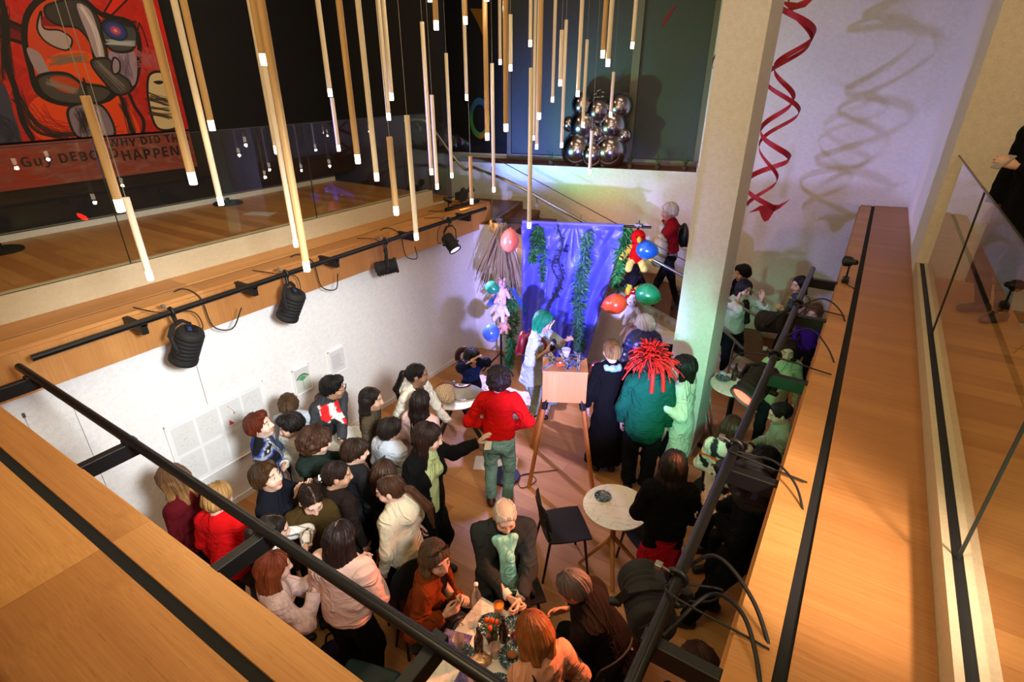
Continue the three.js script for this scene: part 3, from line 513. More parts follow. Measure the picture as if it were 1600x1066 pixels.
  const uv = new Float32Array(P.length / 3 * 2); for (let i = 0; i < P.length / 3; i++) { const U = o.uv ? o.uv(P[3 * i], P[3 * i + 1], P[3 * i + 2]) : [P[3 * i] + 0.8 * P[3 * i + 2], P[3 * i + 1]]; uv[2 * i] = U[0]; uv[2 * i + 1] = U[1]; } g.setAttribute('uv', new THREE.BufferAttribute(uv, 2));
  g.setIndex(idx); return g;
}
function mergeIndexed(gs) { gs.forEach(g => { for (const k of Object.keys(g.attributes)) if (!['position', 'normal', 'color', 'uv'].includes(k)) g.deleteAttribute(k); }); return mergeGeometries(gs); }
const lin = (hex) => { const c = new THREE.Color(hex); return [c.r, c.g, c.b]; };
const mul = (c, k) => [c[0] * k, c[1] * k, c[2] * k];
const tile = (f) => (u, v) => { const w = (t) => t * t * (3 - 2 * t), a = w(Math.min(1, Math.max(0, (u - 0.75) * 4))), b = w(Math.min(1, Math.max(0, (v - 0.75) * 4))); const m = (p, q, t) => p + (q - p) * t; return m(m(f(u, v), f(u - 1, v), a), m(f(u, v - 1), f(u - 1, v - 1), a), b); };
const wrinkleTex = (() => { const f = tile((u, v) => { const w = noise(u * 5 + 20, v * 5 + 20, 3) * 3, r = 1 - Math.abs(noise(u * 9 + w + 40, v * 6 + w + 40, 1) * 2 - 1), r2 = 1 - Math.abs(noise(u * 18 + w + 60, v * 13 + 60, 5) * 2 - 1); return 0.62 * r * r + 0.26 * r2 * r2 + 0.12 * noise(u * 90 + 99, v * 90 + 99, 2); }); const t = dataTex(512, 512, (u, v) => { const k = 255 * Math.max(0, Math.min(1, f(u, v))); return [k, k, k]; }, false); t.repeat.set(1.7, 1.7); return t; })();
const strandTex = (() => { const f = tile((u, v) => 0.55 * noise(u * 60 + 9, v * 3 + 9, 1) + 0.45 * noise(u * 150 + 9, v * 6 + 9, 4)); const t = dataTex(512, 256, (u, v) => { const k = 255 * f(u, v); return [k, k, k]; }, false); t.repeat.set(2, 2); return t; })();
const FM = {
  skin: new THREE.MeshPhysicalMaterial({ vertexColors: true, roughness: 0.52, sheen: 0.15, sheenRoughness: 0.6 }),
  cloth: new THREE.MeshPhysicalMaterial({ vertexColors: true, roughness: 0.95, specularIntensity: 0.22, bumpMap: wrinkleTex, bumpScale: 0.014 }), satin: S({ vertexColors: true, roughness: 0.45, bumpMap: wrinkleTex, bumpScale: 0.012 }),
  hair: new THREE.MeshPhysicalMaterial({ vertexColors: true, roughness: 0.5, specularIntensity: 0.55, bumpMap: strandTex, bumpScale: 0.012 }), shoe: S({ vertexColors: true, roughness: 0.5 }), puffer: S({ vertexColors: true, roughness: 0.38 }),
};
// ---------------------------------------------------------------- head
function headGeo(h, skin, brow, o = {}) {
  const lip = o.lip ?? [skin[0] * 0.82, skin[1] * 0.5, skin[2] * 0.48];
  const P = [
    ellipsoid([0, 0.03, -0.012], [0.073, 0.081, 0.093]), ellipsoid([0, -0.035, 0.022], [0.056, 0.074, 0.066], { k: 0.04 }), ellipsoid([0, -0.094, 0.054], [0.022, 0.016, 0.02], { k: 0.03 }),
    ellipsoid([0.036, -0.034, 0.056], [0.026, 0.026, 0.024], { k: 0.025 }), ellipsoid([-0.036, -0.034, 0.056], [0.026, 0.026, 0.024], { k: 0.025 }),
    capsule([-0.034, 0.026, 0.076], [0.034, 0.026, 0.076], 0.011, 0.011, { k: 0.02 }),
    ellipsoid([0.031, 0.002, 0.097], [0.02, 0.012, 0.016], { sub: true, k: 0.014 }), ellipsoid([-0.031, 0.002, 0.097], [0.02, 0.012, 0.016], { sub: true, k: 0.014 }),
    capsule([0, 0.012, 0.088], [0, -0.03, 0.104], 0.008, 0.012, { k: 0.014 }), ellipsoid([0.012, -0.034, 0.094], [0.009, 0.007, 0.01], { k: 0.008 }), ellipsoid([-0.012, -0.034, 0.094], [0.009, 0.007, 0.01], { k: 0.008 }),
    ellipsoid([0.031, 0.002, 0.076], [0.0135, 0.0115, 0.0125], { k: 0.004, id: 2 }), ellipsoid([-0.031, 0.002, 0.076], [0.0135, 0.0115, 0.0125], { k: 0.004, id: 2 }),
    ellipsoid([0, -0.057, 0.085], [0.02, 0.006, 0.009], { k: 0.008, id: 3 }), ellipsoid([0, -0.067, 0.083], [0.017, 0.0065, 0.009], { k: 0.006, id: 3 }),
    ellipsoid([0.075, -0.004, -0.008], [0.011, 0.03, 0.019], { k: 0.01 }), ellipsoid([-0.075, -0.004, -0.008], [0.011, 0.03, 0.019], { k: 0.01 }),
    capsule([0, -0.06, -0.015], [0, -0.14, -0.03], 0.047, 0.05, { k: 0.03 }),
  ];
  const bald = o.scalp;
  return meshField(P, h, { color: (x, y, z, id) => {
    const ax = Math.abs(x);
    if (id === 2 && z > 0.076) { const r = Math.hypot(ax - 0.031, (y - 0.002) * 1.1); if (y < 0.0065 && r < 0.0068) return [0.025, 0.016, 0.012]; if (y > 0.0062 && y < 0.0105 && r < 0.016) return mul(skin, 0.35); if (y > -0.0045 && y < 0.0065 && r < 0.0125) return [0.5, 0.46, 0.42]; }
    if (id === 3) return lip;
    if (brow && z > 0.06 && ax > 0.012 && ax < 0.05 && Math.abs(y - 0.031 + (ax - 0.03) * (ax - 0.03) * 6) < 0.0046) return brow;
    const n = 0.93 + 0.14 * noise(x * 60 + 3, y * 60, z * 60); return mul(skin, n);
  } });
}
// ---------------------------------------------------------------- hand: y along the fingers, z palm, x thumb (right hand)
function handGeo(h, skin, curl = 0.35, spread = 0.1, s = 1) {
  const P = [], K = [[0.026, 0.088, 0.070], [0.0085, 0.094, 0.078], [-0.0095, 0.09, 0.072], [-0.0265, 0.082, 0.057]];
  P.push(capsule([0, -0.03, 0], [0, 0.02, 0], 0.024, 0.025, { n: [0, 0, 1], flat: 1.35, k: 0.01 }));
  for (const [x, y] of K) P.push(capsule([x * 0.6, 0.02, 0], [x, y, -0.002], 0.0135, 0.0115, { k: 0.008 }));
  K.forEach(([x, y, L], i) => {
    let a = 0.12 + curl * 0.5, p = [x, y, -0.002], r = i === 3 ? 0.0078 : 0.0088; const sp = (1.5 - i) * spread;
    for (const [k, f] of [[0.45, 1.0], [0.32, 1.15], [0.26, 0.7]]) { const q = [p[0] + Math.sin(sp) * Math.cos(a) * L * k, p[1] + Math.cos(a) * Math.cos(sp) * L * k, p[2] + Math.sin(a) * L * k]; P.push(capsule(p, q, r, r * 0.93, { k: 0.0025, id: k === 0.26 ? 1 : 0 })); p = q; r *= 0.93; a += curl * f; }
  });
  P.push(capsule([0.02, 0.015, 0.006], [0.043, 0.05, 0.014], 0.014, 0.0115, { k: 0.01 }), capsule([0.043, 0.05, 0.014], [0.052 - 0.012 * curl, 0.08, 0.02 + 0.012 * curl], 0.0105, 0.0095, { k: 0.003 }), capsule([0.052 - 0.012 * curl, 0.08, 0.02 + 0.012 * curl], [0.05 - 0.022 * curl, 0.102, 0.026 + 0.016 * curl], 0.0095, 0.008, { k: 0.003 }));
  const g = meshField(P, h, { color: (x, y, z) => mul(skin, 0.94 + 0.12 * noise(x * 90, y * 90, z * 90)) }); g.scale(s, s, s); return g;
}
function flipX(g) { g.scale(-1, 1, 1); const i = g.index.array; for (let k = 0; k < i.length; k += 3) { const t = i[k]; i[k] = i[k + 1]; i[k + 1] = t; } const n = g.attributes.normal; return g; }
// ---------------------------------------------------------------- a person
const F0 = [-Math.sin(YAW), -Math.cos(YAW)], R0 = [Math.cos(YAW), -Math.sin(YAW)];
// heading in degrees clockwise from straight away from the balcony corner: 0 away, 90 right, 180 toward, 270 left
const headingY = (deg) => { const a = deg * Math.PI / 180, x = F0[0] * Math.cos(a) + R0[0] * Math.sin(a), z = F0[1] * Math.cos(a) + R0[1] * Math.sin(a); return Math.atan2(x, z); };
const fold = (x, y, z, a = 1) => a * (0.022 * (noise(x * 9 + 3, y * 6, z * 9) - 0.5) + 0.026 * (Math.abs(noise(x * 12, y * 10 + x * 8, z * 12 + 5) - 0.5) - 0.2) + 0.008 * (noise(x * 34, y * 24, z * 34) - 0.5));
const SK = { fair: [0.60, 0.36, 0.26], pale: [0.66, 0.43, 0.33], tan: [0.42, 0.22, 0.13], brown: [0.26, 0.13, 0.075], olive: [0.50, 0.29, 0.19] };
function person(o) {
  const H = o.h, sc = H / 1.7, kid = o.kid ?? H < 1.5, hH = o.headH ?? (kid ? 0.232 : 0.24), hs = hH / 0.225, male = o.male, q = o.q ?? 1;
  const sw = o.sw ?? (male ? 0.182 : 0.162) * (kid ? sc * 0.98 : sc), girth = (o.girth ?? 1) * (kid ? sc * 1.02 : sc), skin = o.skin ?? SK.fair;
  const rad = Math.PI / 180, lean = (o.lean ?? 3) * rad, side = (o.side ?? 0) * rad, twist = (o.twist ?? 0) * rad;
  const sit = o.sit, pel = V(0, sit ? sit + 0.09 : 0.515 * H, 0), spineL = H - hH - 0.045 * sc - 0.515 * H;
  const rot = new THREE.Euler(lean, 0, side, 'ZXY'), up = V(0, 1, 0).applyEuler(rot), at = (k, f = 0, r = 0) => pel.clone().addScaledVector(up, k * spineL).add(V(r, 0, 0).applyAxisAngle(V(0, 1, 0), twist)).add(V(0, 0, f).applyEuler(rot).applyAxisAngle(V(0, 1, 0), twist));
  const neck = at(1), arr = (v) => [v.x, v.y, v.z], fwdN = arr(V(0, 0, 1).applyEuler(rot).applyAxisAngle(V(0, 1, 0), twist)), pelN = [0, 0, 1];
  // head
  const hq = new THREE.Quaternion().setFromEuler(new THREE.Euler(0, twist + (o.hy ?? 0) * rad, 0)).multiply(new THREE.Quaternion().setFromEuler(new THREE.Euler((o.hp ?? 8) * rad, 0, (o.hr ?? 0) * rad)));
  const neckUp = up.clone().lerp(V(0, 1, 0).applyQuaternion(hq), 0.55).normalize();
  const hc = neck.clone().addScaledVector(neckUp, 0.045 * sc + hH * 0.5).add(V(0, 0, 0.02 * hs).applyQuaternion(hq));
  const HM = new THREE.Matrix4().compose(hc, hq, V(hs, hs, hs)), HI = HM.clone().invert();
  const hp = (x, y, z) => arr(V(x, y, z).applyMatrix4(HM));
  const ry = headingY(o.face), y0 = o.y0 ?? 0, off = hc.clone().applyAxisAngle(V(0, 1, 0), ry), place = V(o.at[0] - off.x, y0, o.at[1] - off.z);
  const toLocal = (w) => { const v = V(...w).sub(place).applyAxisAngle(V(0, 1, 0), -ry); return [v.x, v.y, v.z]; };
  // arms
  const UA = 0.172 * H, FA = 0.148 * H, A = {};
  for (const [k, sg] of [['L', 1], ['R', -1]]) {
    const sh = at(0.925, 0, sg * sw); let t = o[k] ?? 'down'; if (o[k + 'w']) t = toLocal(o[k + 'w']);
    if (t === 'down') t = [sg * (sw + 0.055), sh.y - (UA + FA) * 0.965, sh.z + 0.05];
    else if (t === 'bent') t = [sg * (sw * 0.55), sh.y - UA * 0.95, sh.z + FA * 0.95];
    else if (t === 'clasp') t = [sg * 0.045, sh.y - UA * 0.62, sh.z + 0.235 * sc];
    else if (t === 'behind') t = [sg * 0.08, pel.y + 0.04, -0.15];
    else if (t === 'pocket') t = [sg * (sw + 0.01), pel.y - 0.02, 0.07];
    const T = V(...t), d = T.clone().sub(sh), L = Math.min(d.length(), (UA + FA) * 0.995); d.normalize(); const wr = sh.clone().addScaledVector(d, L);
    const ca = (UA * UA + L * L - FA * FA) / (2 * UA * L), a = Math.acos(Math.max(-1, Math.min(1, ca))), hint = V(...(o['elbow' + k] ?? [sg * 0.55, -0.7, -0.5])); hint.addScaledVector(d, -hint.dot(d)).normalize();
    const el = sh.clone().addScaledVector(d, Math.cos(a) * UA).addScaledVector(hint, Math.sin(a) * UA), fd = wr.clone().sub(el).normalize();
    A[k] = { sh: arr(sh), el: arr(el), wr: arr(wr), fd, sg };
  }
  // legs
  const G = {};
  for (const [k, sg] of [['L', 1], ['R', -1]]) {
    const hip = pel.clone().add(V(sg * 0.083 * girth, -0.02, 0)); const ft = (o['foot' + k] ?? (sit ? [sg * 0.11, 0.40 * sc] : [sg * 0.095 * sc, sg * 0.015]));
    const an = V(ft[0], 0.075 * sc + (ft[2] ?? 0), ft[1]), TH = 0.247 * H, SH = 0.232 * H, d = an.clone().sub(hip), L = Math.min(d.length(), (TH + SH) * 0.998); d.normalize();
    const a = Math.acos(Math.max(-1, Math.min(1, (TH * TH + L * L - SH * SH) / (2 * TH * L)))), hint = V(sg * 0.1, sit ? 1 : 0, 1); hint.addScaledVector(d, -hint.dot(d)).normalize();
    const kn = hip.clone().addScaledVector(d, Math.cos(a) * TH).addScaledVector(hint, Math.sin(a) * TH), fa = sg * (o.toe ?? 9) * rad + (o.footYaw ?? 0) * rad;
    G[k] = { hip: arr(hip), kn: arr(kn), an: arr(an), toe: [an.x + Math.sin(fa) * 0.15 * sc, 0.03 * sc + (ft[2] ?? 0), an.z + Math.cos(fa) * 0.15 * sc], heel: [an.x - Math.sin(fa) * 0.035, 0.036 * sc + (ft[2] ?? 0), an.z - Math.cos(fa) * 0.045] };
  }
  const t = thing('person', o.label, 'person', [place.x, place.y, place.z], ry, o.group);
  const ctx = { t, HM, hp, A, G, at, pel, neck, up, hc, sc, hs, sw, girth, H, arr, add: (n, g, m, l) => part(t, n, g, m, l) };
  // ---- body: one surface from several grids
  const sk = (x, y, z) => mul(skin, 0.95 + 0.1 * noise(x * 30, y * 30, z * 30));
  const bp = [capsule(arr(neck), hp(0, -0.07, -0.015), 0.052 * sc, 0.047 * hs), capsule(arr(at(0.05)), arr(at(0.8)), 0.095 * girth, 0.11 * girth, { n: fwdN, flat: 1.5 })];
  for (const k of 'LR') { const a = A[k], g = G[k]; bp.push(capsule(a.sh, a.el, 0.042 * sc, 0.034 * sc), capsule(a.el, a.wr, 0.034 * sc, 0.025 * sc), capsule(arr(at(0.95)), a.sh, 0.045 * sc, 0.04 * sc), capsule(g.hip, g.kn, 0.075 * girth, 0.048 * girth), capsule(g.kn, g.an, 0.05 * girth, 0.034 * sc), capsule(g.heel, g.toe, 0.03 * sc, 0.026 * sc)); }
  const parts = [meshField(bp, 0.032 / q, { color: sk })];
  const hg = headGeo(0.0066 / q, skin, o.brow === null ? null : (o.brow ?? mul(lin(o.hair?.color ?? 0x2a1a10), 0.8)), o); hg.applyMatrix4(HM); parts.push(hg);
  for (const k of 'LR') {
    const a = A[k], c = o['curl' + k] ?? 0.35; let gz = handGeo(0.006 / q, skin, c, o['spread' + k] ?? 0.06, (o.handS ?? 0.98) * Math.max(0.86, sc)); if (k === 'L') flipX(gz);
    const Y = V(...(o['hand' + k] ?? arr(a.fd))).normalize(), Z = V(...(o['palm' + k] ?? [-a.sg, 0, 0.15])); Z.addScaledVector(Y, -Z.dot(Y)).normalize(); const X = Y.clone().cross(Z); if (k === 'L') X.negate();
    const m = new THREE.Matrix4(); if (k === 'L') { const X2 = X.clone().negate(); m.makeBasis(X2, Y, Z); } else m.makeBasis(X, Y, Z);
    m.setPosition(a.wr[0] + Y.x * 0.012, a.wr[1] + Y.y * 0.012, a.wr[2] + Y.z * 0.012); gz.applyMatrix4(m); parts.push(gz);
    a.hand = arr(V(...a.wr).addScaledVector(Y, 0.09 * sc));
  }
  part(t, 'body', mergeIndexed(parts), FM.skin);
  // ---- clothing
  const bot = o.bottom ?? { color: 0x16171c }, top = o.top ?? { color: 0x222222 };
  const colorOf = (c, jitter = 0.1) => typeof c === 'function' ? c : ((l) => (x, y, z) => mul(l, 1 - jitter / 2 + jitter * noise(x * 40, y * 40, z * 40)))(lin(c));
  const torso = (e, hem, flare = 0, w = 1) => {   // e: ease over the body, hem: height of the lower edge
    const P = [capsule(arr(at(0.28)), arr(at(0.78)), (0.122 * (male ? 1.1 : 1) + e) * girth * w, (0.137 * (male ? 1.12 : 1) + e) * girth, { n: fwdN, flat: 1.42, k: 0.06 }),
      ...[1, -1].map(s => capsule(arr(at(0.965, 0, 0)), arr(at(0.905, 0, s * sw * 0.86)), 0.062 * sc + e, 0.052 * sc + e, { k: 0.055 })), capsule(arr(at(0.9)), arr(at(top.neckTop ?? 1.02)), 0.075 * sc + e * 0.6, 0.058 * sc + e * 0.4, { k: 0.05, cut: true })];
    if (!male && !kid && o.bust !== 0) for (const s of [1, -1]) P.push(ellipsoid(arr(at(0.68, 0.085 * girth, s * 0.062)), [0.06 + e, 0.062 + e, 0.05 + e], { k: 0.05 }));
    if (male && o.belly) P.push(ellipsoid(arr(at(0.3, 0.06)), [0.13 * o.belly, 0.13, 0.11 * o.belly], { k: 0.08 }));
    const low = sit ? pel.y - 0.06 : Math.min(hem, pel.y + 0.05);
    P.push(capsule(arr(at(0.32)), [pel.x, Math.max(low, pel.y - 0.02), pel.z - 0.005], (0.122 + e) * girth * w, (0.142 + e + flare * 0.3) * girth, { n: pelN, flat: 1.3, k: 0.06, cut: hem > pel.y - 0.03 }));
    if (!sit && hem < pel.y - 0.03) P.push(capsule([pel.x, pel.y, pel.z], [pel.x, hem, pel.z], (0.146 + e) * girth, (0.146 + e + flare) * girth, { n: pelN, flat: 1.3, k: 0.05, cut: true }));
    return P;
  };
  const sleeves = (e, len, cuff = 0) => { const P = []; for (const k of 'LR') { const a = A[k]; if (len <= 1) { const w = V(...a.sh).lerp(V(...a.el), len); P.push(capsule(a.sh, arr(w), 0.055 * sc + e, 0.05 * sc + e, { k: 0.045, cut: true })); } else { const w = V(...a.el).lerp(V(...a.wr), len - 1); P.push(capsule(a.sh, a.el, 0.055 * sc + e, 0.045 * sc + e, { k: 0.045 }), capsule(a.el, arr(w), 0.046 * sc + e, 0.036 * sc + e * 0.8 + cuff, { k: 0.03, cut: true })); } } return P; };
  const legsIn = (r1, r2, r3, endY, col) => {
    const P = [capsule([pel.x, pel.y - 0.01, pel.z], [pel.x, pel.y + 0.07 * sc, pel.z], 0.142 * girth, 0.132 * girth, { n: pelN, flat: 1.28, k: 0.05, cut: true })];
    for (const k of 'LR') { const g = G[k], e = V(...g.kn).lerp(V(...g.an), endY); P.push(capsule(g.hip, g.kn, r1 * girth, r2 * girth, { k: 0.05 }), capsule(g.kn, arr(e), r2 * girth, r3 * girth, { k: 0.03, cut: true })); }
    return P;
  };
  const cell = 0.0175 / q, foldA = (a) => (x, y, z) => fold(x, y, z, a);
  if (bot.type === 'skirt') {
    const P = [capsule(sit ? [pel.x, pel.y - 0.02, 0] : [pel.x, pel.y + 0.06, pel.z], sit ? [0, pel.y, 0.38] : [pel.x, bot.hem, pel.z + 0.01], 0.142 * girth, (0.15 + (bot.flare ?? 0.06)) * girth, { n: sit ? [0, 1, 0] : pelN, flat: 1.25, k: 0.05, cut: true })];
    part(t, 'skirt', meshField(P, cell, { color: colorOf(bot.color), disp: (x, y, z) => fold(x, y, z, 0.8) + (y < pel.y ? 0.014 * Math.sin(Math.atan2(x, z) * (bot.pleats ?? 7)) * (pel.y - y) : 0) }), FM.cloth);
    if (bot.legs) part(t, 'leggings', meshField(legsIn(0.082, 0.056, 0.042, 0.98), cell * 1.1, { color: colorOf(bot.legs) }), FM.cloth);
  } else { const l = bot.loose ?? 0; part(t, 'trousers', meshField(legsIn(0.092 + l * 0.5, 0.064 + l, 0.052 + l * 1.2, bot.end ?? 0.97), cell, { color: colorOf(bot.color, bot.jitter ?? 0.14), disp: foldA(0.9) }), FM.cloth); }
  const inner = top.inner;
  if (inner) part(t, inner.name ?? 'shirt', meshField([...torso(0.004, inner.hem ?? pel.y - 0.04), ...(inner.neck ? [capsule(arr(at(0.98)), hp(0, inner.neckY ?? -0.1, -0.012), (inner.neckR ?? 0.06) * sc, 0.058 * hs, { k: 0.02, cut: true })] : [])], cell, { color: colorOf(inner.color), disp: foldA(0.5) }), FM.cloth);
  const e = top.ease ?? 0.014, P = [...torso(e, top.hem ?? pel.y - 0.05, top.flare ?? 0), ...(top.sleeve === 0 ? [] : sleeves((top.sleeveEase ?? e * 0.6), top.sleeve ?? 1.97, top.cuff ?? 0))];
  if (sit && top.hem !== undefined && top.hem < pel.y) for (const k of 'LR') P.push(capsule(G[k].hip, arr(V(...G[k].hip).lerp(V(...G[k].kn), 0.6)), (0.1 + e) * girth, (0.085 + e) * girth, { k: 0.05, cut: true }));
  if (top.collar) P.push(capsule(arr(at(0.97)), hp(0, top.collarY ?? -0.115, -0.02), 0.068 * sc, 0.066 * hs, { k: 0.02, cut: true, id: 1 }));
  if (top.hood) for (let i = -3; i <= 3; i++) { const a0 = i * 0.5, a1 = (i + 1) * 0.5; if (i < 3) P.push(capsule(arr(at(0.985 - 0.02 * Math.cos(a0), -0.085 * sc * Math.cos(a0) - 0.005, 0.1 * sc * Math.sin(a0))), arr(at(0.985 - 0.02 * Math.cos(a1), -0.085 * sc * Math.cos(a1) - 0.005, 0.1 * sc * Math.sin(a1))), 0.042 * sc, 0.042 * sc, { k: 0.03 })); }
  if (top.hood) P.push(ellipsoid(arr(at(0.86, -0.135 * girth)), [0.105 * sc, 0.085 * sc, 0.04], { k: 0.05 }));
  // an open coat front: a wedge between the lapels
  const invT = (x, y, z) => { const v = V(x - pel.x, y - pel.y, z - pel.z); const k = v.dot(up) / spineL; v.applyAxisAngle(V(0, 1, 0), -twist * Math.max(0, Math.min(1, k))); return [v.x - up.x * k * spineL, k, v.z - up.z * k * spineL]; };
  const clip = top.open ? (x, y, z) => { const [lx, k, lz] = invT(x, y, z); const w = top.open * (k > 0 ? 0.35 + 0.65 * Math.min(1, k * 1.2) : 0.35) * (k > 0.9 ? 0.8 : 1); return lz > 0.01 ? w - Math.abs(lx) : w - Math.abs(lx) - (0.01 - lz) * 2; } : undefined;
  const ribs = top.quilt ? (x, y, z) => { const s = Math.abs(Math.sin(y * Math.PI / top.quilt)); return 0.012 * Math.sqrt(s) - 0.008; } : null;
  part(t, top.name ?? (top.inner ? 'jacket' : 'top'), meshField(P, cell, { color: colorOf(top.color), disp: ribs ? (x, y, z) => ribs(x, y, z) + fold(x, y, z, 0.5) : foldA(top.fold ?? 1), clip }), top.satin ? FM.satin : top.quilt ? FM.puffer : FM.cloth);
  // ---- shoes
  if (o.shoes !== null) for (const k of 'LR') {
    const g = G[k], sole = lin(o.sole ?? 0x0c0c0c), sc2 = lin(o.shoes ?? 0x15120f), fy = g.heel[1] - 0.036 * sc;
    part(t, 'shoe', meshField([capsule(g.heel, g.toe, 0.044 * sc, 0.037 * sc, { k: 0.02 }), capsule(g.an, [g.an[0], fy + 0.05, g.an[2]], 0.045 * sc, 0.046 * sc, { k: 0.03, cutA: !o.boots })], 0.0125, { color: (x, y) => y - fy < 0.022 ? sole : sc2, clip: (x, y, z) => fy + 0.002 - y }), FM.shoe);
  }
  if (o.hair) hairOf(o.hair, ctx, q);
  if (o.extra) o.extra(ctx);
  return t;
}
// ---------------------------------------------------------------- hair
function hairOf(hr, c, q) {
  const col = lin(hr.color), col2 = lin(hr.tip ?? hr.color), st = hr.style, P = [], inv = c.HM.clone().invert(), E = inv.elements, add = (p) => P.push(carried(p, c.HM, inv));
  const th = hr.t ?? { short: 0.014, curly: 0.034, bob: 0.02, long: 0.014, tail: 0.007, updo: 0.01, thin: 0.006, wavy: 0.02 }[st] ?? 0.014, face = hr.face ?? 1;
  add(ellipsoid([0, 0.03, -0.014], [0.073 + th, 0.081 + th, 0.093 + th])); 
  if (st !== 'thin') add(ellipsoid([0, -0.012, -0.045], [0.066 + th, 0.062, 0.055 + th], { k: 0.03 }));
  if (hr.quiff) add(ellipsoid([0, 0.095, 0.05], [0.06, 0.03, 0.045], { k: 0.03 }));
  if (hr.fringe) add(ellipsoid([0, 0.062, 0.078], [0.058, 0.032, 0.026], { k: 0.02, id: 4 }));
  if (st === 'bob' || st === 'wavy') for (const s of [1, -1]) { add(capsule([s * 0.074, 0.03, -0.005], [s * 0.084, -0.1 - (hr.len ?? 0), 0.0], 0.028, 0.03, { k: 0.03, id: 4 })); add(capsule([s * 0.04, 0, -0.08], [s * 0.045, -0.11 - (hr.len ?? 0), -0.065], 0.04, 0.036, { k: 0.03, id: 4 })); }
  const drop = (x, y, z, L, r1, r2, out = 0, back = 0) => { const a = V(x, y, z).applyMatrix4(c.HM), b = a.clone().add(V(out * 0.4, -Math.min(0.13, L * 0.45), back * 0.4)), d = a.clone().add(V(out, -L, back)); const ar = c.arr; P.push(capsule(ar(a), ar(b), r1, r1 * 0.95, { k: 0.025, id: 4 }), capsule(ar(b), ar(d), r1 * 0.95, r2, { k: 0.025, id: 4 })); };
  if (st === 'long') { const L = hr.len ?? 0.36, n = 9, bs = hr.back ?? 0; for (let i = 0; i < n; i++) { const a = (i / (n - 1) - 0.5) * (Math.min(hr.wrap ?? 2.9, 3.0)), s = Math.sin(a), cc = Math.cos(a); drop(s * 0.074, 0.01, -cc * 0.078 - 0.006, L * (0.86 + 0.14 * cc) * (0.95 + 0.1 * noise(i * 3.1, hr.seed ?? 1)), 0.028, 0.016, s * 0.02, -0.035 * Math.max(0, cc) - bs); } }
  if (st === 'tail') { const by = hr.by ?? 0.0, L = hr.len ?? 0.3; const a = V(0, by, -0.108).applyMatrix4(c.HM), b = V(0, by - 0.02, -0.14).applyMatrix4(c.HM), sd = hr.side ?? 0; P.push(capsule(c.arr(a), c.arr(b), 0.02, 0.028, { k: 0.02, id: 4 })); const hb = V(0, 0, -1).transformDirection(c.HM).setY(0).normalize(); const m = b.clone().add(V(sd * 0.4, -L * 0.45, 0)).addScaledVector(hb, 0.035 + (hr.out ?? 0)), e = b.clone().add(V(sd, -L, 0)).addScaledVector(hb, 0.05 + (hr.out ?? 0) * 1.3); P.push(capsule(c.arr(b), c.arr(m), 0.03, 0.034, { k: 0.02, id: 4 }), capsule(c.arr(m), c.arr(e), 0.034, 0.012, { k: 0.02, id: 4 })); c.tailAt = b; }
  if (st === 'updo') { for (let i = 0; i < 9; i++) { const a = i * 2.4, r = 0.035 * Math.sqrt(i / 9); add(ellipsoid([Math.cos(a) * r * 1.2, 0.045 + Math.sin(a) * r, -0.1], [0.026, 0.022, 0.022], { k: 0.012, id: 4 })); } add(ellipsoid([0, -0.03, -0.085], [0.05, 0.05, 0.035], { k: 0.03 })); }
  const curly = st === 'curly', sd = hr.seed ?? 3;
  const hx = (x, y, z) => [E[0] * x + E[4] * y + E[8] * z + E[12], E[1] * x + E[5] * y + E[9] * z + E[13], E[2] * x + E[6] * y + E[10] * z + E[14]];
  const strand = (a, b, cz) => { const ph = Math.atan2(a, -cz); return noise(ph * 16 + sd, b * (b < -0.06 ? 5 : 9), sd) - 0.5; };
  const disp = curly ? (x, y, z) => 0.026 * (noise(x * 32 + sd, y * 32, z * 32) - 0.45) + 0.016 * (noise(x * 75, y * 75, z * 75) - 0.5) : (x, y, z, id) => { const [a, b, cz] = hx(x, y, z); return (st === 'short' ? 0.008 : 0.006) * strand(a, b, cz) * 2 + 0.007 * (noise(x * 70 + sd, y * 26, z * 70) - 0.5) + (st === 'wavy' ? 0.014 * (noise(x * 28, y * 22, z * 28) - 0.5) : 0); };
  const faceCut = ellipsoid([0, -0.045, 0.094], [0.078 + (hr.wide ?? 0), 0.118 * face, 0.1]), napeY = { short: -0.075, thin: -0.03, curly: -0.1, updo: -0.06, tail: -0.075 }[st] ?? -9;
  const clip = (x, y, z, id) => { const [a, b, cz] = hx(x, y, z), s = c.hs; let d = -faceCut.f(a, b, cz) * s; if (hr.fringe || st === 'bob' || st === 'long' || st === 'wavy') { if (id === 4) d = -9; }
    if (id === 4 && (st === 'tail' || st === 'updo')) return -9;
    if (napeY > -1) d = Math.max(d, (napeY - b) * s, cz > -0.035 && Math.abs(a) > 0.03 ? (cz > 0.03 ? 0.005 - b : -0.03 - b) * s : -9); if (hr.bald) d = Math.max(d, (0.075 - Math.hypot(a, (cz + 0.01) * 0.9) - 0.0 - (0.115 - b) * 0.6) * s); return d; };
  const g = meshField(P, (curly ? 0.009 : 0.0085) / q, { pad: curly ? 0.02 : 0.01, disp, clip, uv: (x, y, z) => { const [a, b, cz] = hx(x, y, z); return [Math.atan2(a, -cz) * 0.16, b]; }, color: (x, y, z) => { const [a, b, cz] = hx(x, y, z); if (hr.part && Math.abs(a - hr.part * 0.02 + 0.006 * (noise(cz * 40, 3) - 0.5)) < 0.0042 && b > 0.06 && cz > -0.06) return mul(col, 0.5).map((v, i) => v + [0.2, 0.11, 0.075][i]); const k = 0.6 + 0.8 * noise(Math.atan2(a, -cz) * 22 + sd, b * 7, curly ? cz * 40 : 2), u = Math.max(0, Math.min(1, (0.06 - b) * 4)); return [0, 1, 2].map(i => (col[i] + (col2[i] - col[i]) * u) * k); } });
  part(c.t, 'hair', g, FM.hair);
}
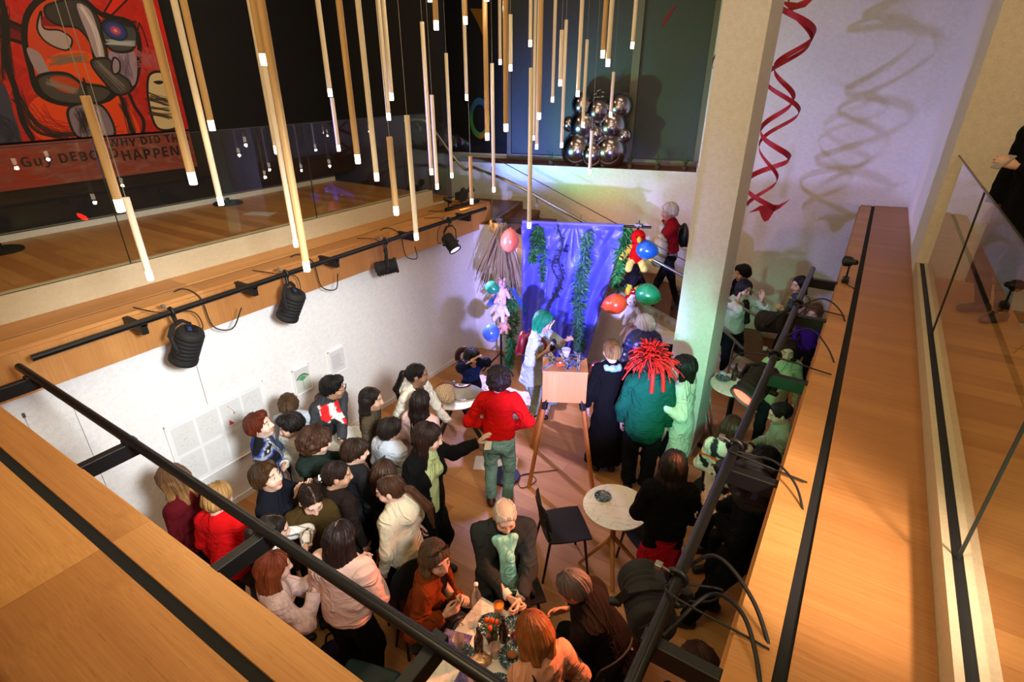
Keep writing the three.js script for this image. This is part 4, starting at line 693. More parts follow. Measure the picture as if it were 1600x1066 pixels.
// ================================================================ PEOPLE
const stripesY = (a, b, n, w) => { const A = lin(a), Bc = lin(b); return (x, y, z) => (((y * n) % 1) + 1) % 1 < w ? Bc : A; };
const blotch = (cols, f, sd = 0) => { const L = cols.map(lin); return (x, y, z) => L[Math.min(L.length - 1, Math.floor(noise(x * f + sd, y * f * 0.8, z * f) * 1.7 * L.length - 0.35 * L.length < 0 ? 0 : noise(x * f + sd, y * f * 0.8, z * f) * 1.7 * L.length - 0.35 * L.length))]; };
const leopard = (bg, spot, f = 60) => { const a = lin(bg), b = lin(spot); return (x, y, z) => { const n = noise(x * f, y * f, z * f); return n > 0.52 && n < 0.72 ? b : n >= 0.72 ? mul(a, 0.65) : a; }; };
const headPut = (c, g) => { g.applyMatrix4(c.HM); return g; };
function ellipsoidGeo(a, b, c, x, y, z) { return new THREE.SphereGeometry(1, 14, 10).scale(a, b, c).translate(x, y, z); }
const glasses = (c, m = M.black, up = 0) => { const g = [], y = 0.002 + up; for (const s of [1, -1]) { g.push(new THREE.TorusGeometry(0.022, 0.0028, 6, 20).translate(s * 0.032, y, 0.112)); g.push(rod([s * 0.054, y + 0.005, 0.11], [s * 0.08, y + 0.005, -0.01], 0.0025, 0.0025, 6)); } g.push(rod([-0.01, y + 0.004, 0.113], [0.01, y + 0.004, 0.113], 0.0025, 0.0025, 6)); const h = headPut(c, merge(g)); return part(c.t, 'glasses', h, m); };
const neckRing = (c, k0, r, t, m, name, label, color) => { const P = []; for (let i = 0; i < 8; i++) { const a = i / 8 * 6.283, b = (i + 1) / 8 * 6.283; P.push(capsule(c.arr(c.at(k0, Math.cos(a) * r * 0.95 + 0.012, Math.sin(a) * r)), c.arr(c.at(k0, Math.cos(b) * r * 0.95 + 0.012, Math.sin(b) * r)), t, t, { k: 0.02 })); } return P; };
const strap = (c, pts, w, m, name) => part(c.t, name ?? 'strap', (() => { const cv = new THREE.CatmullRomCurve3(pts.map(p => V(...p))), n = 28, pos = [], idx = []; const f = cv.getPoints(n); for (let i = 0; i <= n; i++) { const t = cv.getTangent(i / n), out = f[i].clone().sub(c.at(0.6)).setY(0).normalize(), s = t.clone().cross(out).normalize().multiplyScalar(w / 2), o2 = out.multiplyScalar(0.004); for (const [a, b] of [[1, 0], [-1, 0], [-1, 1], [1, 1]]) { const v = f[i].clone().addScaledVector(s, a).addScaledVector(o2, b ? 1 : -1); pos.push(v.x, v.y, v.z); } } for (let i = 0; i < n; i++) for (let k = 0; k < 4; k++) { const a = i * 4 + k, b = i * 4 + (k + 1) % 4; idx.push(a, a + 4, b, b, a + 4, b + 4); } const g = new THREE.BufferGeometry(); g.setAttribute('position', new THREE.Float32BufferAttribute(pos, 3)); g.setIndex(idx); g.computeVertexNormals(); return g; })(), m);
const backpack = (c, color, s = 1) => { const g = meshField([ellipsoid(c.arr(c.at(0.56, -0.2 * s)), [0.13 * s, 0.19 * s, 0.075 * s]), ellipsoid(c.arr(c.at(0.36, -0.25 * s)), [0.1 * s, 0.09 * s, 0.04 * s], { k: 0.03 })], 0.014, { color: (x, y, z) => mul(lin(color), 0.8 + 0.4 * noise(x * 40, y * 40, z * 40)), disp: (x, y, z) => fold(x, y, z, 0.4) }); part(c.t, 'backpack', g, FM.puffer); for (const k of [1, -1]) strap(c, [c.arr(c.at(0.85, -0.16, k * 0.09)), c.arr(c.at(1.02, -0.02, k * 0.1)), c.arr(c.at(0.8, 0.15, k * 0.12)), c.arr(c.at(0.45, 0.08, k * 0.18))], 0.04, S({ color, roughness: 0.7 }), 'shoulder_strap'); };
const DK = 0x14151a;
// -- the children by the white wall
person({ label: 'child with long curly light brown hair and a dark red jacket, face turned left', at: [-4.08, -1.4], h: 1.45, face: 275, hp: 10, hair: { style: 'wavy', color: 0x5a3c22, tip: 0x9a7444, len: 0.08, t: 0.026 }, top: { color: 0x561018, collar: 1, ease: 0.02 }, bottom: { color: 0x23242a } });
person({ label: 'blond child in a bright red sweater seen from behind under the black bar', at: [-3.58, -1.48], h: 1.45, face: 5, hy: -10, hp: 12, hair: { style: 'short', color: 0xa07a48, t: 0.02 }, top: { color: 0xbe0d10, ease: 0.022, hem: 0.66 }, bottom: { color: 0x3d4046 } });
person({ label: 'red-haired child in a blue, grey and white patterned jacket looking up', at: [-4.08, -2.19], h: 1.5, face: 75, hy: -10, hp: -14, skin: SK.pale, hair: { style: 'short', color: 0x54200c, quiff: 1, t: 0.018 }, top: { color: blotch([0x15161a, 0x2d3f86, 0x8d93a2, 0x1b1c22, 0xcfcfcd, 0x35415c], 9), ease: 0.03, collar: 1, hem: 0.68 }, bottom: { color: DK } });
person({ label: 'brown-fringed child looking down behind the black-haired one near the white wall', at: [-4.29, -2.63], h: 1.40, face: 165, hp: 26, hair: { style: 'short', color: 0x48331f, fringe: 1, t: 0.02 }, top: { color: 0xa4adb8 }, R: 'clasp', L: 'bent' });
person({ label: 'child with short black hair in an off-white top between the red-haired and brown-fringed ones', at: [-3.96, -2.41], h: 1.42, face: 200, hy: -40, hp: 12, R: 'clasp', hair: { style: 'short', color: 0x17110e, quiff: 1, t: 0.02 }, top: { color: 0xcfccc4, ease: 0.03, hem: 0.6 }, bottom: { color: 0x8a8474 } });
person({ label: 'child with bushy curly brown hair in a dark green hoodie, back turned', at: [-3.46, -2.3], h: 1.5, face: 48, hy: -22, hair: { style: 'curly', color: 0x3c2415, t: 0.045 }, top: { color: 0x1c2722, hood: 1, ease: 0.03, hem: 0.66 }, Rw: [-3.5, 0.86, -2.72], Lw: [-3.62, 0.86, -2.76], curlL: 0.9, curlR: 0.8 });
person({ label: 'tall child with glasses in a dark grey hoodie leaning on the marble table', at: [-4.08, -3.02], h: 1.52, face: 128, lean: 22, side: -6, hy: 48, hp: 6, skin: SK.tan, hair: { style: 'short', color: 0x0e0b0a, quiff: 1, t: 0.022 }, top: { color: (x, y, z) => { const n = noise(x * 7 + 2, y * 7, z * 7); if (z > 0.06 && Math.abs(x + 0.02) < 0.1 && y > 0.92 && y < 1.22 && noise(x * 11, y * 9 + x * 9, 4) > 0.52) return noise(x * 14 + 3, y * 14, 1) > 0.5 ? [0.62, 0.02, 0.02] : [0.72, 0.72, 0.7]; return mul([0.03, 0.032, 0.036], 0.6 + n); }, hood: 1, ease: 0.03, hem: 0.72 }, Lw: [-3.79, 0.8, -2.78], handL: [0.2, -0.5, 0.6], curlL: 0.7, extra: (c) => glasses(c) });
person({ label: 'long dark-haired child in an olive brown top, profile turned right, beside the marble table', at: [-3.6, -3.08], h: 1.47, face: 92, hp: 4, skin: SK.olive, hair: { style: 'long', color: 0x1b120e, part: 0.2, len: 0.36, back: 0.02 }, top: { color: 0x453c2e } });
person({ label: 'long-ponytailed girl in a cream hoodie over an animal-print top, leaning on the masks table', at: [-3.42, -3.56], h: 1.58, face: 118, lean: 10, hy: 30, hp: 2, skin: SK.brown, hair: { style: 'tail', color: 0x120c0a, part: 0.3, len: 0.46, side: 0.16, by: 0.03, out: 0.09 }, top: { color: (x, y, z) => (y < 1.02 && y > 0.92 && Math.abs(x) > 0.2) ? [0.55, 0.02, 0.02] : mul([0.72, 0.70, 0.62], 0.94 + 0.12 * noise(x * 30, y * 30, z * 30)), open: 0.075, hood: 1, ease: 0.024, hem: 0.78, inner: { color: leopard(0x8a6a58, 0x1c1412), neck: 1, neckY: -0.12 } }, bottom: { color: 0x8d1012 }, Lw: [-3.2, 0.84, -3.74], Rw: [-3.62, 0.8, -3.44] });
person({ label: 'girl with very long straight dark hair in a pale pink top, back turned', at: [-3.18, -3.32], h: 1.46, face: 22, skin: SK.olive, hair: { style: 'long', color: 0x1c110e, len: 0.56, wrap: 2.6, back: 0.03 }, top: { color: 0xd9b6b4, ease: 0.02 }, bottom: { color: 0x6b1216 } });
person({ label: 'short dark-haired child in a pale grey sweatshirt with a dark strap across the back', at: [-3.15, -2.87], h: 1.4, face: 35, hy: -22, hair: { style: 'short', color: 0x1b130f, t: 0.02 }, skin: SK.olive, top: { color: 0xb4bcc8, ease: 0.034, hem: 0.6 }, bottom: { color: 0x23262c }, extra: (c) => strap(c, [c.arr(c.at(0.9, 0.12, 0.06)), c.arr(c.at(1.0, -0.02, -0.085)), c.arr(c.at(0.62, -0.145, 0.02)), c.arr(c.at(0.25, -0.12, 0.14)), c.arr(c.at(0.15, 0.02, 0.21))], 0.05, S({ color: 0x28301f, roughness: 0.8 }), 'crossbody_strap') });
person({ label: 'brown-haired child in a black polo with a white-striped collar, back turned', at: [-3.13, -2.43], h: 1.45, face: 42, hy: -24, hair: { style: 'short', color: 0x29190f, t: 0.018, fringe: 1 }, top: { color: (x, y, z, id) => id === 1 ? ((y * 110) % 1 < 0.5 ? [0.7, 0.7, 0.68] : [0.015, 0.015, 0.016]) : [0.012, 0.012, 0.013], collar: 1, collarY: -0.13, sleeve: 1.9, ease: 0.02 } });
person({ label: 'brown-haired child in a navy coat looking up, hands clasped at the chin', at: [-3.41, -1.79], h: 1.5, face: 88, hy: -12, hp: -16, skin: SK.fair, hair: { style: 'short', color: 0x37230f, quiff: 1, t: 0.022 }, top: { color: 0x10121b, collar: 1, ease: 0.03, hem: 0.6 }, Lw: [-3.24, 1.2, -2.0], Rw: [-3.26, 1.17, -1.9], curlL: 0.9, curlR: 0.9, handL: [0, 0.8, 0.4], handR: [0.2, 0.8, 0.4] });
person({ label: 'dark-ponytailed child with a white hair clip and a dark brown top, back turned', at: [-2.98, -2.11], h: 1.5, face: 36, hy: -36, skin: SK.tan, hair: { style: 'tail', color: 0x20130d, len: 0.34, by: -0.02 }, top: { color: 0x1e1512, ease: 0.018 }, extra: (c) => part(c.t, 'hair_clip', headPut(c, RB(-0.025, 0.025, -0.04, 0.0, -0.135, -0.105, 0.006)), S({ color: 0xd8d4cc, roughness: 0.5 })) });
person({ label: 'child with parted dark hair in an olive hoodie looking down toward the balcony', at: [-2.97, -1.84], h: 1.46, face: 150, hy: 8, hp: 26, skin: SK.fair, hair: { style: 'tail', color: 0x20140d, part: 0.3, side: -0.1, by: -0.03 }, top: { color: 0x3a2c13, hood: 1, ease: 0.03, hem: 0.66 }, bottom: { color: 0x2b2415 } });
person({ label: 'small wavy brown-haired child in black half hidden behind the cream hoodie', at: [-2.82, -2.44], h: 1.34, face: 15, hair: { style: 'wavy', color: 0x3a2416, t: 0.024 }, top: { color: 0x0e0e10 } });
person({ label: 'girl in a cream hoodie with a low brown ponytail, face turned left', at: [-2.5, -2.2], h: 1.52, face: 292, hy: 22, hp: 14, hair: { style: 'tail', color: 0x3a2112, part: 0.3, len: 0.34, by: -0.02, side: 0.05, out: 0.1 }, top: { color: 0xcfc4a8, hood: 1, ease: 0.034, hem: 0.74 }, bottom: { color: 0x17181d } });
person({ label: 'woman in a long black coat over a pale green turtleneck, one arm stretched out', at: [-2.53, -2.69], h: 1.68, face: 122, hy: 30, hp: 10, q: 1.15, skin: SK.fair, hair: { style: 'long', color: 0x24140e, len: 0.34, wrap: 3.9, t: 0.022, face: 0.94 }, top: { color: 0x0b0a0a, hem: 0.42, open: 0.105, ease: 0.034, flare: 0.03, inner: { color: 0xa3ab74, neck: 1, neckY: -0.085, hem: 0.8 } }, bottom: { color: 0x0b0b0c }, Lw: [-2.42, 1.22, -3.22], handL: [0.1, 0.75, 0.6], palmL: [0.3, 0, 0.8], curlL: 0.15, elbowL: [0.5, -0.8, -0.2] });
person({ label: 'girl in a white top with black stripes, dark parted hair, behind the black bar', at: [-2.95, -1.5], h: 1.46, face: 70, hp: 18, Lw: [-2.77, 1.18, -1.60], elbowL: [0.8, -0.2, 0.4], hair: { style: 'tail', color: 0x1d130e, part: 0.2, by: 0.0 }, top: { color: stripesY(0xdad7d0, 0x15151a, 26, 0.22), ease: 0.02 }, bottom: { color: 0x2b2d35 } });
person({ label: 'girl with long straight auburn hair in a pink ribbed sweater, hands clasped', at: [-2.69, -1.31], h: 1.42, face: 58, hp: 8, skin: SK.fair, hair: { style: 'long', color: 0x6e2e14, tip: 0x8e4a26, len: 0.5, wrap: 3.0 }, top: { color: (x, y, z) => mul([0.66, 0.47, 0.42], 0.86 + 0.2 * (Math.sin(Math.atan2(x, z) * 46) > 0 ? 1 : 0)), ease: 0.024, hem: 0.66, cuff: 0.016 }, bottom: { color: 0x2a2b33 }, Lw: [-2.53, 1.12, -1.5], Rw: [-2.5, 1.08, -1.44], curlL: 0.8, curlR: 0.8 });
person({ label: 'woman with long dark hair, loose pale pink blouse and black trousers, back turned', at: [-2.35, -1.6], h: 1.62, face: 12, hp: 14, q: 1.1, skin: SK.fair, hair: { style: 'long', color: 0x1d0f0b, part: 0.2, len: 0.5, wrap: 2.9, back: 0.02 }, top: { color: 0xd9b5a6, ease: 0.036, hem: 0.86, flare: 0.03, sleeveEase: 0.026 }, bottom: { color: 0x0d0d0e, loose: 0.024 }, L: 'bent', R: 'bent' });
// -- around the square table
person({ label: 'seated woman in a rust suede jacket with sunglasses on her long grey-brown hair', at: [-1.92, -2.02], h: 1.28 + 0.34, sit: 0.45, face: 98, lean: 16, hy: -36, hp: 4, q: 1.2, skin: SK.fair, hair: { style: 'long', color: 0x4c3a2a, tip: 0x7a6244, len: 0.26, wrap: 3.7, t: 0.02, face: 0.95 }, top: { color: 0x6e3010, open: 0.07, ease: 0.026, collar: 1, collarY: -0.13, inner: { color: 0x101012 } }, bottom: { color: 0x0e0d0e }, Lw: [-1.72, 0.93, -2.02], Rw: [-1.76, 0.86, -1.88], curlR: 0.9, curlL: 0.6, extra: (c) => { const g = []; for (const s of [1, -1]) { g.push(ellipsoidGeo(0.026, 0.019, 0.006, s * 0.036, 0.118, 0.055)); g.push(rod([s * 0.06, 0.114, 0.05], [s * 0.09, 0.05, -0.03], 0.003, 0.003, 6)); } g.push(rod([-0.01, 0.12, 0.06], [0.01, 0.12, 0.06], 0.003, 0.003, 6)); part(c.t, 'sunglasses', headPut(c, merge(g)), S({ color: 0x1a1210, roughness: 0.15 })); } });
person({ label: 'seated white-haired man in a dark grey suit with a long turquoise scarf', at: [-1.7, -2.56], h: 1.7, sit: 0.46, male: 1, face: 172, lean: 6, hp: 17, hy: 4, q: 1.25, belly: 1.1, girth: 1.08, skin: SK.pale, brow: [0.5, 0.48, 0.44], hair: { style: 'thin', color: 0xc9c5bb, bald: 1, t: 0.01 }, top: { color: 0x2c3133, open: 0.07, ease: 0.03, collar: 0, hem: 0.4, inner: { color: 0x17181a } }, bottom: { color: 0x1c1d22 }, Lw: [-1.42, 0.79, -2.33], Rw: [-1.5, 0.78, -2.3], curlL: 0.9, curlR: 0.8, extra: (c) => {
  const P = neckRing(c, 0.965, 0.092, 0.03); const f = (k, z, x) => c.arr(c.at(k, z, x));
  P.push(capsule(f(0.98, 0.1, 0.06), f(0.72, 0.165, 0.01), 0.034, 0.036, { n: [0, 0, 1], flat: 1.6 }), capsule(f(0.98, 0.1, -0.07), f(0.72, 0.165, 0.0), 0.036, 0.038, { n: [0, 0, 1], flat: 1.6 }), capsule(f(0.72, 0.175, 0.02), f(0.1, 0.235, 0.05), 0.04, 0.062, { n: [0, 0, 1], flat: 2.2, cut: true }), capsule(f(0.72, 0.175, -0.01), f(0.02, 0.245, -0.03), 0.038, 0.056, { n: [0, 0, 1], flat: 2.2, cut: true }));
  part(c.t, 'scarf', meshField(P, 0.011, { color: (x, y, z) => mul([0.30, 0.74, 0.66], 0.7 + 0.6 * noise(x * 70, y * 9, z * 30)), disp: (x, y, z) => 0.012 * (noise(x * 55, y * 7, z * 24) - 0.5) }), FM.cloth);
  const a = c.A; for (const k of 'LR') part(c.t, 'shirt_cuff', rod(a[k].wr, c.arr(V(...a[k].wr).addScaledVector(a[k].fd, -0.05)), 0.036, 0.039, 16), S({ color: 0xdcdcd8 }));
} });
person({ label: 'seated woman with chin-length orange-blond hair in a peach sweater, back to the balcony', at: [-1.06, -1.9], h: 1.62, sit: 0.45, face: 328, lean: 12, hp: 22, q: 1.15, hair: { style: 'bob', color: 0x8f5326, tip: 0xb07a48, len: -0.005, t: 0.026 }, top: { color: 0xd39a7c, ease: 0.022, collar: 0 }, L: [0.14, 0.72, 0.22], R: [-0.14, 0.72, 0.22], bottom: { color: 0x15151a }, extra: (c) => strap(c, [c.arr(c.at(0.5, 0.14, 0.16)), c.arr(c.at(0.95, 0.07, 0.11)), c.arr(c.at(0.96, -0.09, 0.1)), c.arr(c.at(0.55, -0.15, 0.12))], 0.022, M.black, 'strap') });
person({ label: 'seated grey-haired man in a dark brown blazer with a white collar, leaning forward', at: [-1.02, -2.34], h: 1.72, sit: 0.45, male: 1, face: 288, lean: 30, side: -4, hp: 26, q: 1.15, girth: 1.08, skin: SK.tan, hair: { style: 'short', color: 0x5c544e, t: 0.016 }, top: { color: 0x15110f, ease: 0.03, hem: 0.4, neckTop: 0.95, inner: { color: 0xd8dad6, neck: 1, neckY: -0.08, neckR: 0.07 }, open: 0.03 }, bottom: { color: 0x101013 }, Lw: [-1.16, 0.66, -2.28], Rw: [-1.12, 0.7, -2.5], curlL: 0.6 });
person({ label: 'woman with very long wavy dark hair, black blouse and red skirt, back turned', at: [-0.75, -3.47], h: 1.63, face: 8, hy: -10, hp: 14, q: 1.1, hair: { style: 'long', color: 0x1a0f0c, tip: 0x24140e, len: 0.56, wrap: 3.4, t: 0.024, back: 0.02 }, top: { color: 0x0c0a0b, ease: 0.026, hem: 0.96, flare: 0.02 }, bottom: { type: 'skirt', color: 0x9a0c1c, hem: 0.56, flare: 0.05, legs: 0x0d0c10 }, R: 'bent', L: 'bent' });
// -- around the stage
person({ label: 'curly-haired woman in a red sweater and green-blue jeans before the easel stand', at: [-2.594, -3.81], h: 1.65, face: 2, hp: 6, q: 1.2, skin: SK.fair, hair: { style: 'curly', color: 0x251a12, t: 0.036 }, top: { color: 0xc2100c, ease: 0.022, hem: 0.92, sleeveEase: 0.018 }, bottom: { color: (x, y, z) => mul([0.17, 0.34, 0.33], 0.75 + 0.5 * noise(x * 16, y * 12, z * 16)), loose: 0.006 }, shoes: 0x3a1c12, boots: 1, elbowL: [0.9, -0.4, -0.35], elbowR: [-0.9, -0.4, -0.35], L: [0.14, 0.94, 0.13], R: [-0.14, 0.94, 0.13], extra: (c) => { part(c.t, 'under_collar', meshField(neckRing(c, 0.975, 0.085, 0.02), 0.012, { color: () => [0.01, 0.01, 0.011] }), FM.cloth); const n = RB(-0.035, 0.035, -0.05, 0.05, -0.003, 0.003, 0.001); n.rotateZ(0.15); n.rotateY(0.3); n.translate(0.1, 0.885, -0.135); part(c.t, 'paper_note', n, S({ color: 0xe6e2c8 })); } });
person({ label: 'woman with pinned-up blond hair in a long black dress with a shimmering collar', at: [-1.91, -4.97], h: 1.66, face: 356, hy: 12, q: 1.1, skin: SK.fair, hair: { style: 'updo', color: 0x6b4a24, tip: 0x9a7840, t: 0.014 }, top: { color: 0x0a0a0a, ease: 0.016, hem: 0.14, flare: 0.07, name: 'dress' }, bottom: { color: 0x0b0b0c, loose: 0.01 }, shoes: 0x0c0c0e, extra: (c) => part(c.t, 'shimmering_collar', meshField(neckRing(c, 0.99, 0.085, 0.04), 0.011, { color: (x, y, z) => { const n = noise(x * 30, y * 50, z * 30); return n > 0.55 ? [0.3, 0.6, 0.75] : n > 0.4 ? [0.2, 0.6, 0.42] : [0.5, 0.42, 0.75]; }, disp: (x, y, z) => 0.012 * (noise(x * 40, y * 60, z * 40) - 0.5) }), S({ vertexColors: true, roughness: 0.25, metalness: 0.4 })) });
person({ label: 'man in a dark green sweater wearing a shaggy red feather headdress, back turned', at: [-1.43, -4.83], h: 1.7, male: 1, girth: 1.16, face: 12, hy: 24, hp: 4, q: 1.15, belly: 0.9, hair: { style: 'short', color: 0x2a1c14 }, top: { color: 0x0d4a38, ease: 0.03, hem: 0.82, collar: 0 }, bottom: { color: 0x121318, loose: 0.012 }, shoes: 0x0b0b0c, extra: (c) => {
  const gs = [], dk = []; seedState = 991; for (let i = 0; i < 280; i++) { const a = rr(0, 6.28), e = rr(-0.1, 1.4), R = 0.115, b = V(Math.cos(a) * Math.cos(e) * R, 0.045 + Math.sin(e) * R, Math.sin(a) * Math.cos(e) * R - 0.02); const d = b.clone().sub(V(0, 0.03, -0.02)).normalize(); const dir = d.clone().add(V(rr(-0.8, 0.8), rr(-1.3, 0.1), rr(-0.9, 0.5))).normalize(), L = rr(0.04, 0.14) * (i % 7 === 0 ? 1.35 : 1); const m = b.clone().addScaledVector(d, 0.03).addScaledVector(dir, L * 0.5), tip = m.clone().addScaledVector(dir, L * 0.5).add(V(0, -L * L * 3.2, 0)); const g = new THREE.TubeGeometry(new THREE.QuadraticBezierCurve3(b, m, tip), 5, rr(0.004, 0.009), 4); (i % 9 === 4 ? dk : gs).push(g); }
  for (const s of [-0.05, 0.03]) gs.push(new THREE.TubeGeometry(new THREE.CatmullRomCurve3([V(s, 0.02, -0.12), V(s * 1.3, -0.08, -0.15), V(s * 1.5, -0.22, -0.16)]), 10, 0.02, 5));
  tag(part(c.t, 'feather_headdress', headPut(c, merge(gs)), S({ color: 0xd81a06, roughness: 0.7 }), 'shaggy red feathers'), null, null, null, 'stuff'); tag(part(c.t, 'dark_feathers', headPut(c, merge(dk)), S({ color: 0x1c1010, roughness: 0.7 })), null, null, null, 'stuff');
} });
person({ label: 'woman with a dark bob and long pale cardigan, hand on the man in green', at: [-1.17, -5.14], h: 1.6, face: 305, hy: 8, q: 1.1, skin: SK.fair, hair: { style: 'bob', color: 0x14110c, len: 0.02, t: 0.026 }, top: { color: 0xcfd2c4, hem: 0.44, open: 0.08, ease: 0.028, flare: 0.03, inner: { color: leopard(0x8f9880, 0x22281e, 44), hem: 0.5 } }, bottom: { color: 0x101014 }, Lw: [-1.27, 1.16, -4.83], handL: [0.1, 0.2, 0.9], curlL: 0.2, spreadL: 0.14 });
person({ label: 'white-haired person in a shiny navy quilted vest behind the red headdress', at: [-1.9, -5.98], h: 1.62, face: 340, side: 18, lean: 12, hp: 10, hr: -8, girth: 1.45, hair: { style: 'short', color: 0xd2cfd0, t: 0.03 }, top: { color: 0x101f58, quilt: 0.062, ease: 0.045, sleeve: 0, collar: 1, hem: 0.76, inner: { color: 0x2a4a4c }, open: 0.02 }, bottom: { color: 0x11131c }, skin: SK.fair });
person({ label: 'performer in a green wig and white eye mask with a pale tunic and red backpack', at: [-2.95, -5.34], h: 1.63, face: 112, hy: 2, hp: 18, lean: 8, q: 1.2, skin: SK.fair, hair: { style: 'bob', color: 0x0e7a52, tip: 0x13a06c, len: 0.0, t: 0.022 }, top: { color: 0xaebfc0, ease: 0.022, hem: 0.66, flare: 0.08, sleeve: 1.15, sleeveEase: 0.026, name: 'tunic' }, bottom: { color: 0x8a9a90, loose: 0.018, end: 0.5 }, shoes: 0x101012, boots: 1, Rw: [-2.83, 1.18, -5.2], Lw: [-2.62, 1.33, -5.36], curlR: 1.0, curlL: 0.6, extra: (c) => {
  backpack(c, 0x6e0c18, 0.9);
  for (const s of [1, -1]) { part(c.t, 'eye_mask', headPut(c, new THREE.TorusGeometry(0.036, 0.013, 8, 24).scale(1.15, 0.9, 0.7).translate(s * 0.036, 0.006, 0.1)), S({ color: 0xd8d4cc, roughness: 0.5 })); part(c.t, 'eye_ring', headPut(c, new THREE.TorusGeometry(0.02, 0.004, 6, 20).translate(s * 0.036, 0.006, 0.112)), S({ color: 0x3a2416 })); }
  part(c.t, 'hand_puppet', meshField([ellipsoid(c.A.R.hand, [0.045, 0.07, 0.045]), ellipsoid([c.A.R.hand[0], c.A.R.hand[1] + 0.08, c.A.R.hand[2] + 0.02], [0.035, 0.04, 0.035])], 0.01, { color: (x, y, z) => noise(x * 40, y * 40, z * 40) > 0.62 ? [0.6, 0.6, 0.6] : [0.012, 0.012, 0.016], disp: (x, y, z) => fold(x, y, z, 0.6) }), FM.cloth);
  const P = []; for (const k of 'LR') P.push(capsule(c.G[k].kn, c.G[k].an, 0.056, 0.046)); part(c.t, 'patterned_socks', meshField(P.map((p, i) => p), 0.014, { color: leopard(0xc8c4bc, 0x26262e, 40), clip: (x, y) => y - 0.3 }), FM.cloth);
} });
person({ label: 'small child in a navy and royal blue jacket hiding the face with both arms', at: [-3.72, -4.88], h: 1.1, face: 150, hp: 10, hair: { style: 'short', color: 0x15110f, t: 0.024, quiff: 1 }, top: { color: (x, y, z) => y > 0.66 && y < 0.86 ? [0.02, 0.045, 0.26] : [0.008, 0.011, 0.03], ease: 0.04, hem: 0.3 }, L: [0.0, 0.97, 0.16], R: [-0.06, 1.0, 0.15], elbowL: [0.9, -0.1, 0.2], elbowR: [-0.9, -0.1, 0.2] });
// -- stairs and the back right
person({ label: 'white-haired person with a red jacket, cream puffer and black backpack climbing the stairs', at: [-2.42, -8.15], y0: 0.87, h: 1.62, face: 270, lean: 6, hp: 6, hair: { style: 'short', color: 0xcfc8bc, t: 0.026 }, skin: SK.tan, top: { color: 0x7a0f12, ease: 0.04, hem: 0.9, open: 0.06, inner: { color: 0x8f8470, neck: 1 } }, bottom: { color: 0x1a1b22 }, Lw: [-2.66, 1.8, -8.0], footL: [0.1, 0.25, 0.0], footR: [-0.1, -0.28, -0.14], extra: (c) => { backpack(c, 0x16181a); part(c.t, 'puffer_jacket', meshField([ellipsoid(c.arr(c.at(0.25, 0.2, 0.12)), [0.16, 0.26, 0.13]), ellipsoid(c.arr(c.at(0.8, 0.14, 0.02)), [0.08, 0.12, 0.06])], 0.015, { color: () => [0.42, 0.36, 0.26], disp: (x, y) => 0.016 * Math.sqrt(Math.abs(Math.sin(y * 38))) - 0.008 }), FM.puffer); } });
person({ label: 'woman with glasses, white sweater and leopard scarf raising both hands to her face', at: [-1.13, -7.85], h: 1.62, face: 160, hp: 10, hr: -6, girth: 1.15, q: 1.1, hair: { style: 'long', color: 0x130d10, len: 0.24, wrap: 3.6, t: 0.018, back: 0.02 }, top: { color: 0xc8c8c4, ease: 0.03, hem: 0.82, sleeve: 1.35 }, bottom: { color: 0x10121c }, Rw: [-1.17, 1.36, -7.74], Lw: [-0.88, 1.38, -7.84], handR: [0.3, 0.8, -0.2], handL: [0.1, 1, 0], elbowR: [-0.9, -0.7, 0.1], elbowL: [0.9, -0.7, 0.2], curlR: 0.8, extra: (c) => { glasses(c, S({ color: 0x2a0c0c })); part(c.t, 'scarf', meshField([...neckRing(c, 0.99, 0.08, 0.032), capsule(c.arr(c.at(0.95, 0.12, 0.03)), c.arr(c.at(0.45, 0.19, 0.05)), 0.05, 0.05, { n: [0, 0, 1], flat: 1.8 })], 0.012, { color: leopard(0x2c2418, 0x0c0a08, 50), disp: (x, y, z) => fold(x, y, z, 0.8) }), FM.cloth); } });
person({ label: 'short black-haired person half hidden behind the woman in the white sweater', at: [-1.3, -8.53], h: 1.62, face: 262, hair: { style: 'short', color: 0x0b0909, t: 0.024, quiff: 1 }, top: { color: 0x11142a }, bottom: { color: 0x10121a } });
person({ label: 'long dark-haired person in beige with a denim vest behind the right bar', at: [-0.5, -8.45], h: 1.62, face: 258, hair: { style: 'long', color: 0x120b0c, len: 0.3 }, top: { color: 0x8b7a66, sleeveEase: 0.02, open: 0.05, inner: { color: 0x39455c, neck: 0 } }, bottom: { color: 0x1b1c22 }, L: 'clasp', R: 'clasp' });
person({ label: 'child with a blond bob in a purple top beside the right ledge', at: [-0.22, -8.25], h: 1.32, face: 230, hp: 14, hair: { style: 'bob', color: 0x6e4c30, tip: 0x8b6644 }, top: { color: 0x3d1f78 }, Rw: [-0.36, 0.72, -8.1] });
person({ label: 'person with long brown hair in a pale green top under the far right bar', at: [-0.33, -6.2], h: 1.58, face: 200, hp: 12, hair: { style: 'long', color: 0x2a150c, len: 0.4 }, top: { color: 0xa3b28a }, bottom: { color: 0x1d2026 } });
person({ label: 'seated person in a pale green shirt with cropped dark hair below the red spotlight', at: [-0.2, -5.25], h: 1.6, sit: 0.45, face: 285, hp: 20, hair: { style: 'thin', color: 0x1a1411, t: 0.008 }, top: { color: 0x8ea88f }, L: 'bent', R: 'bent' });
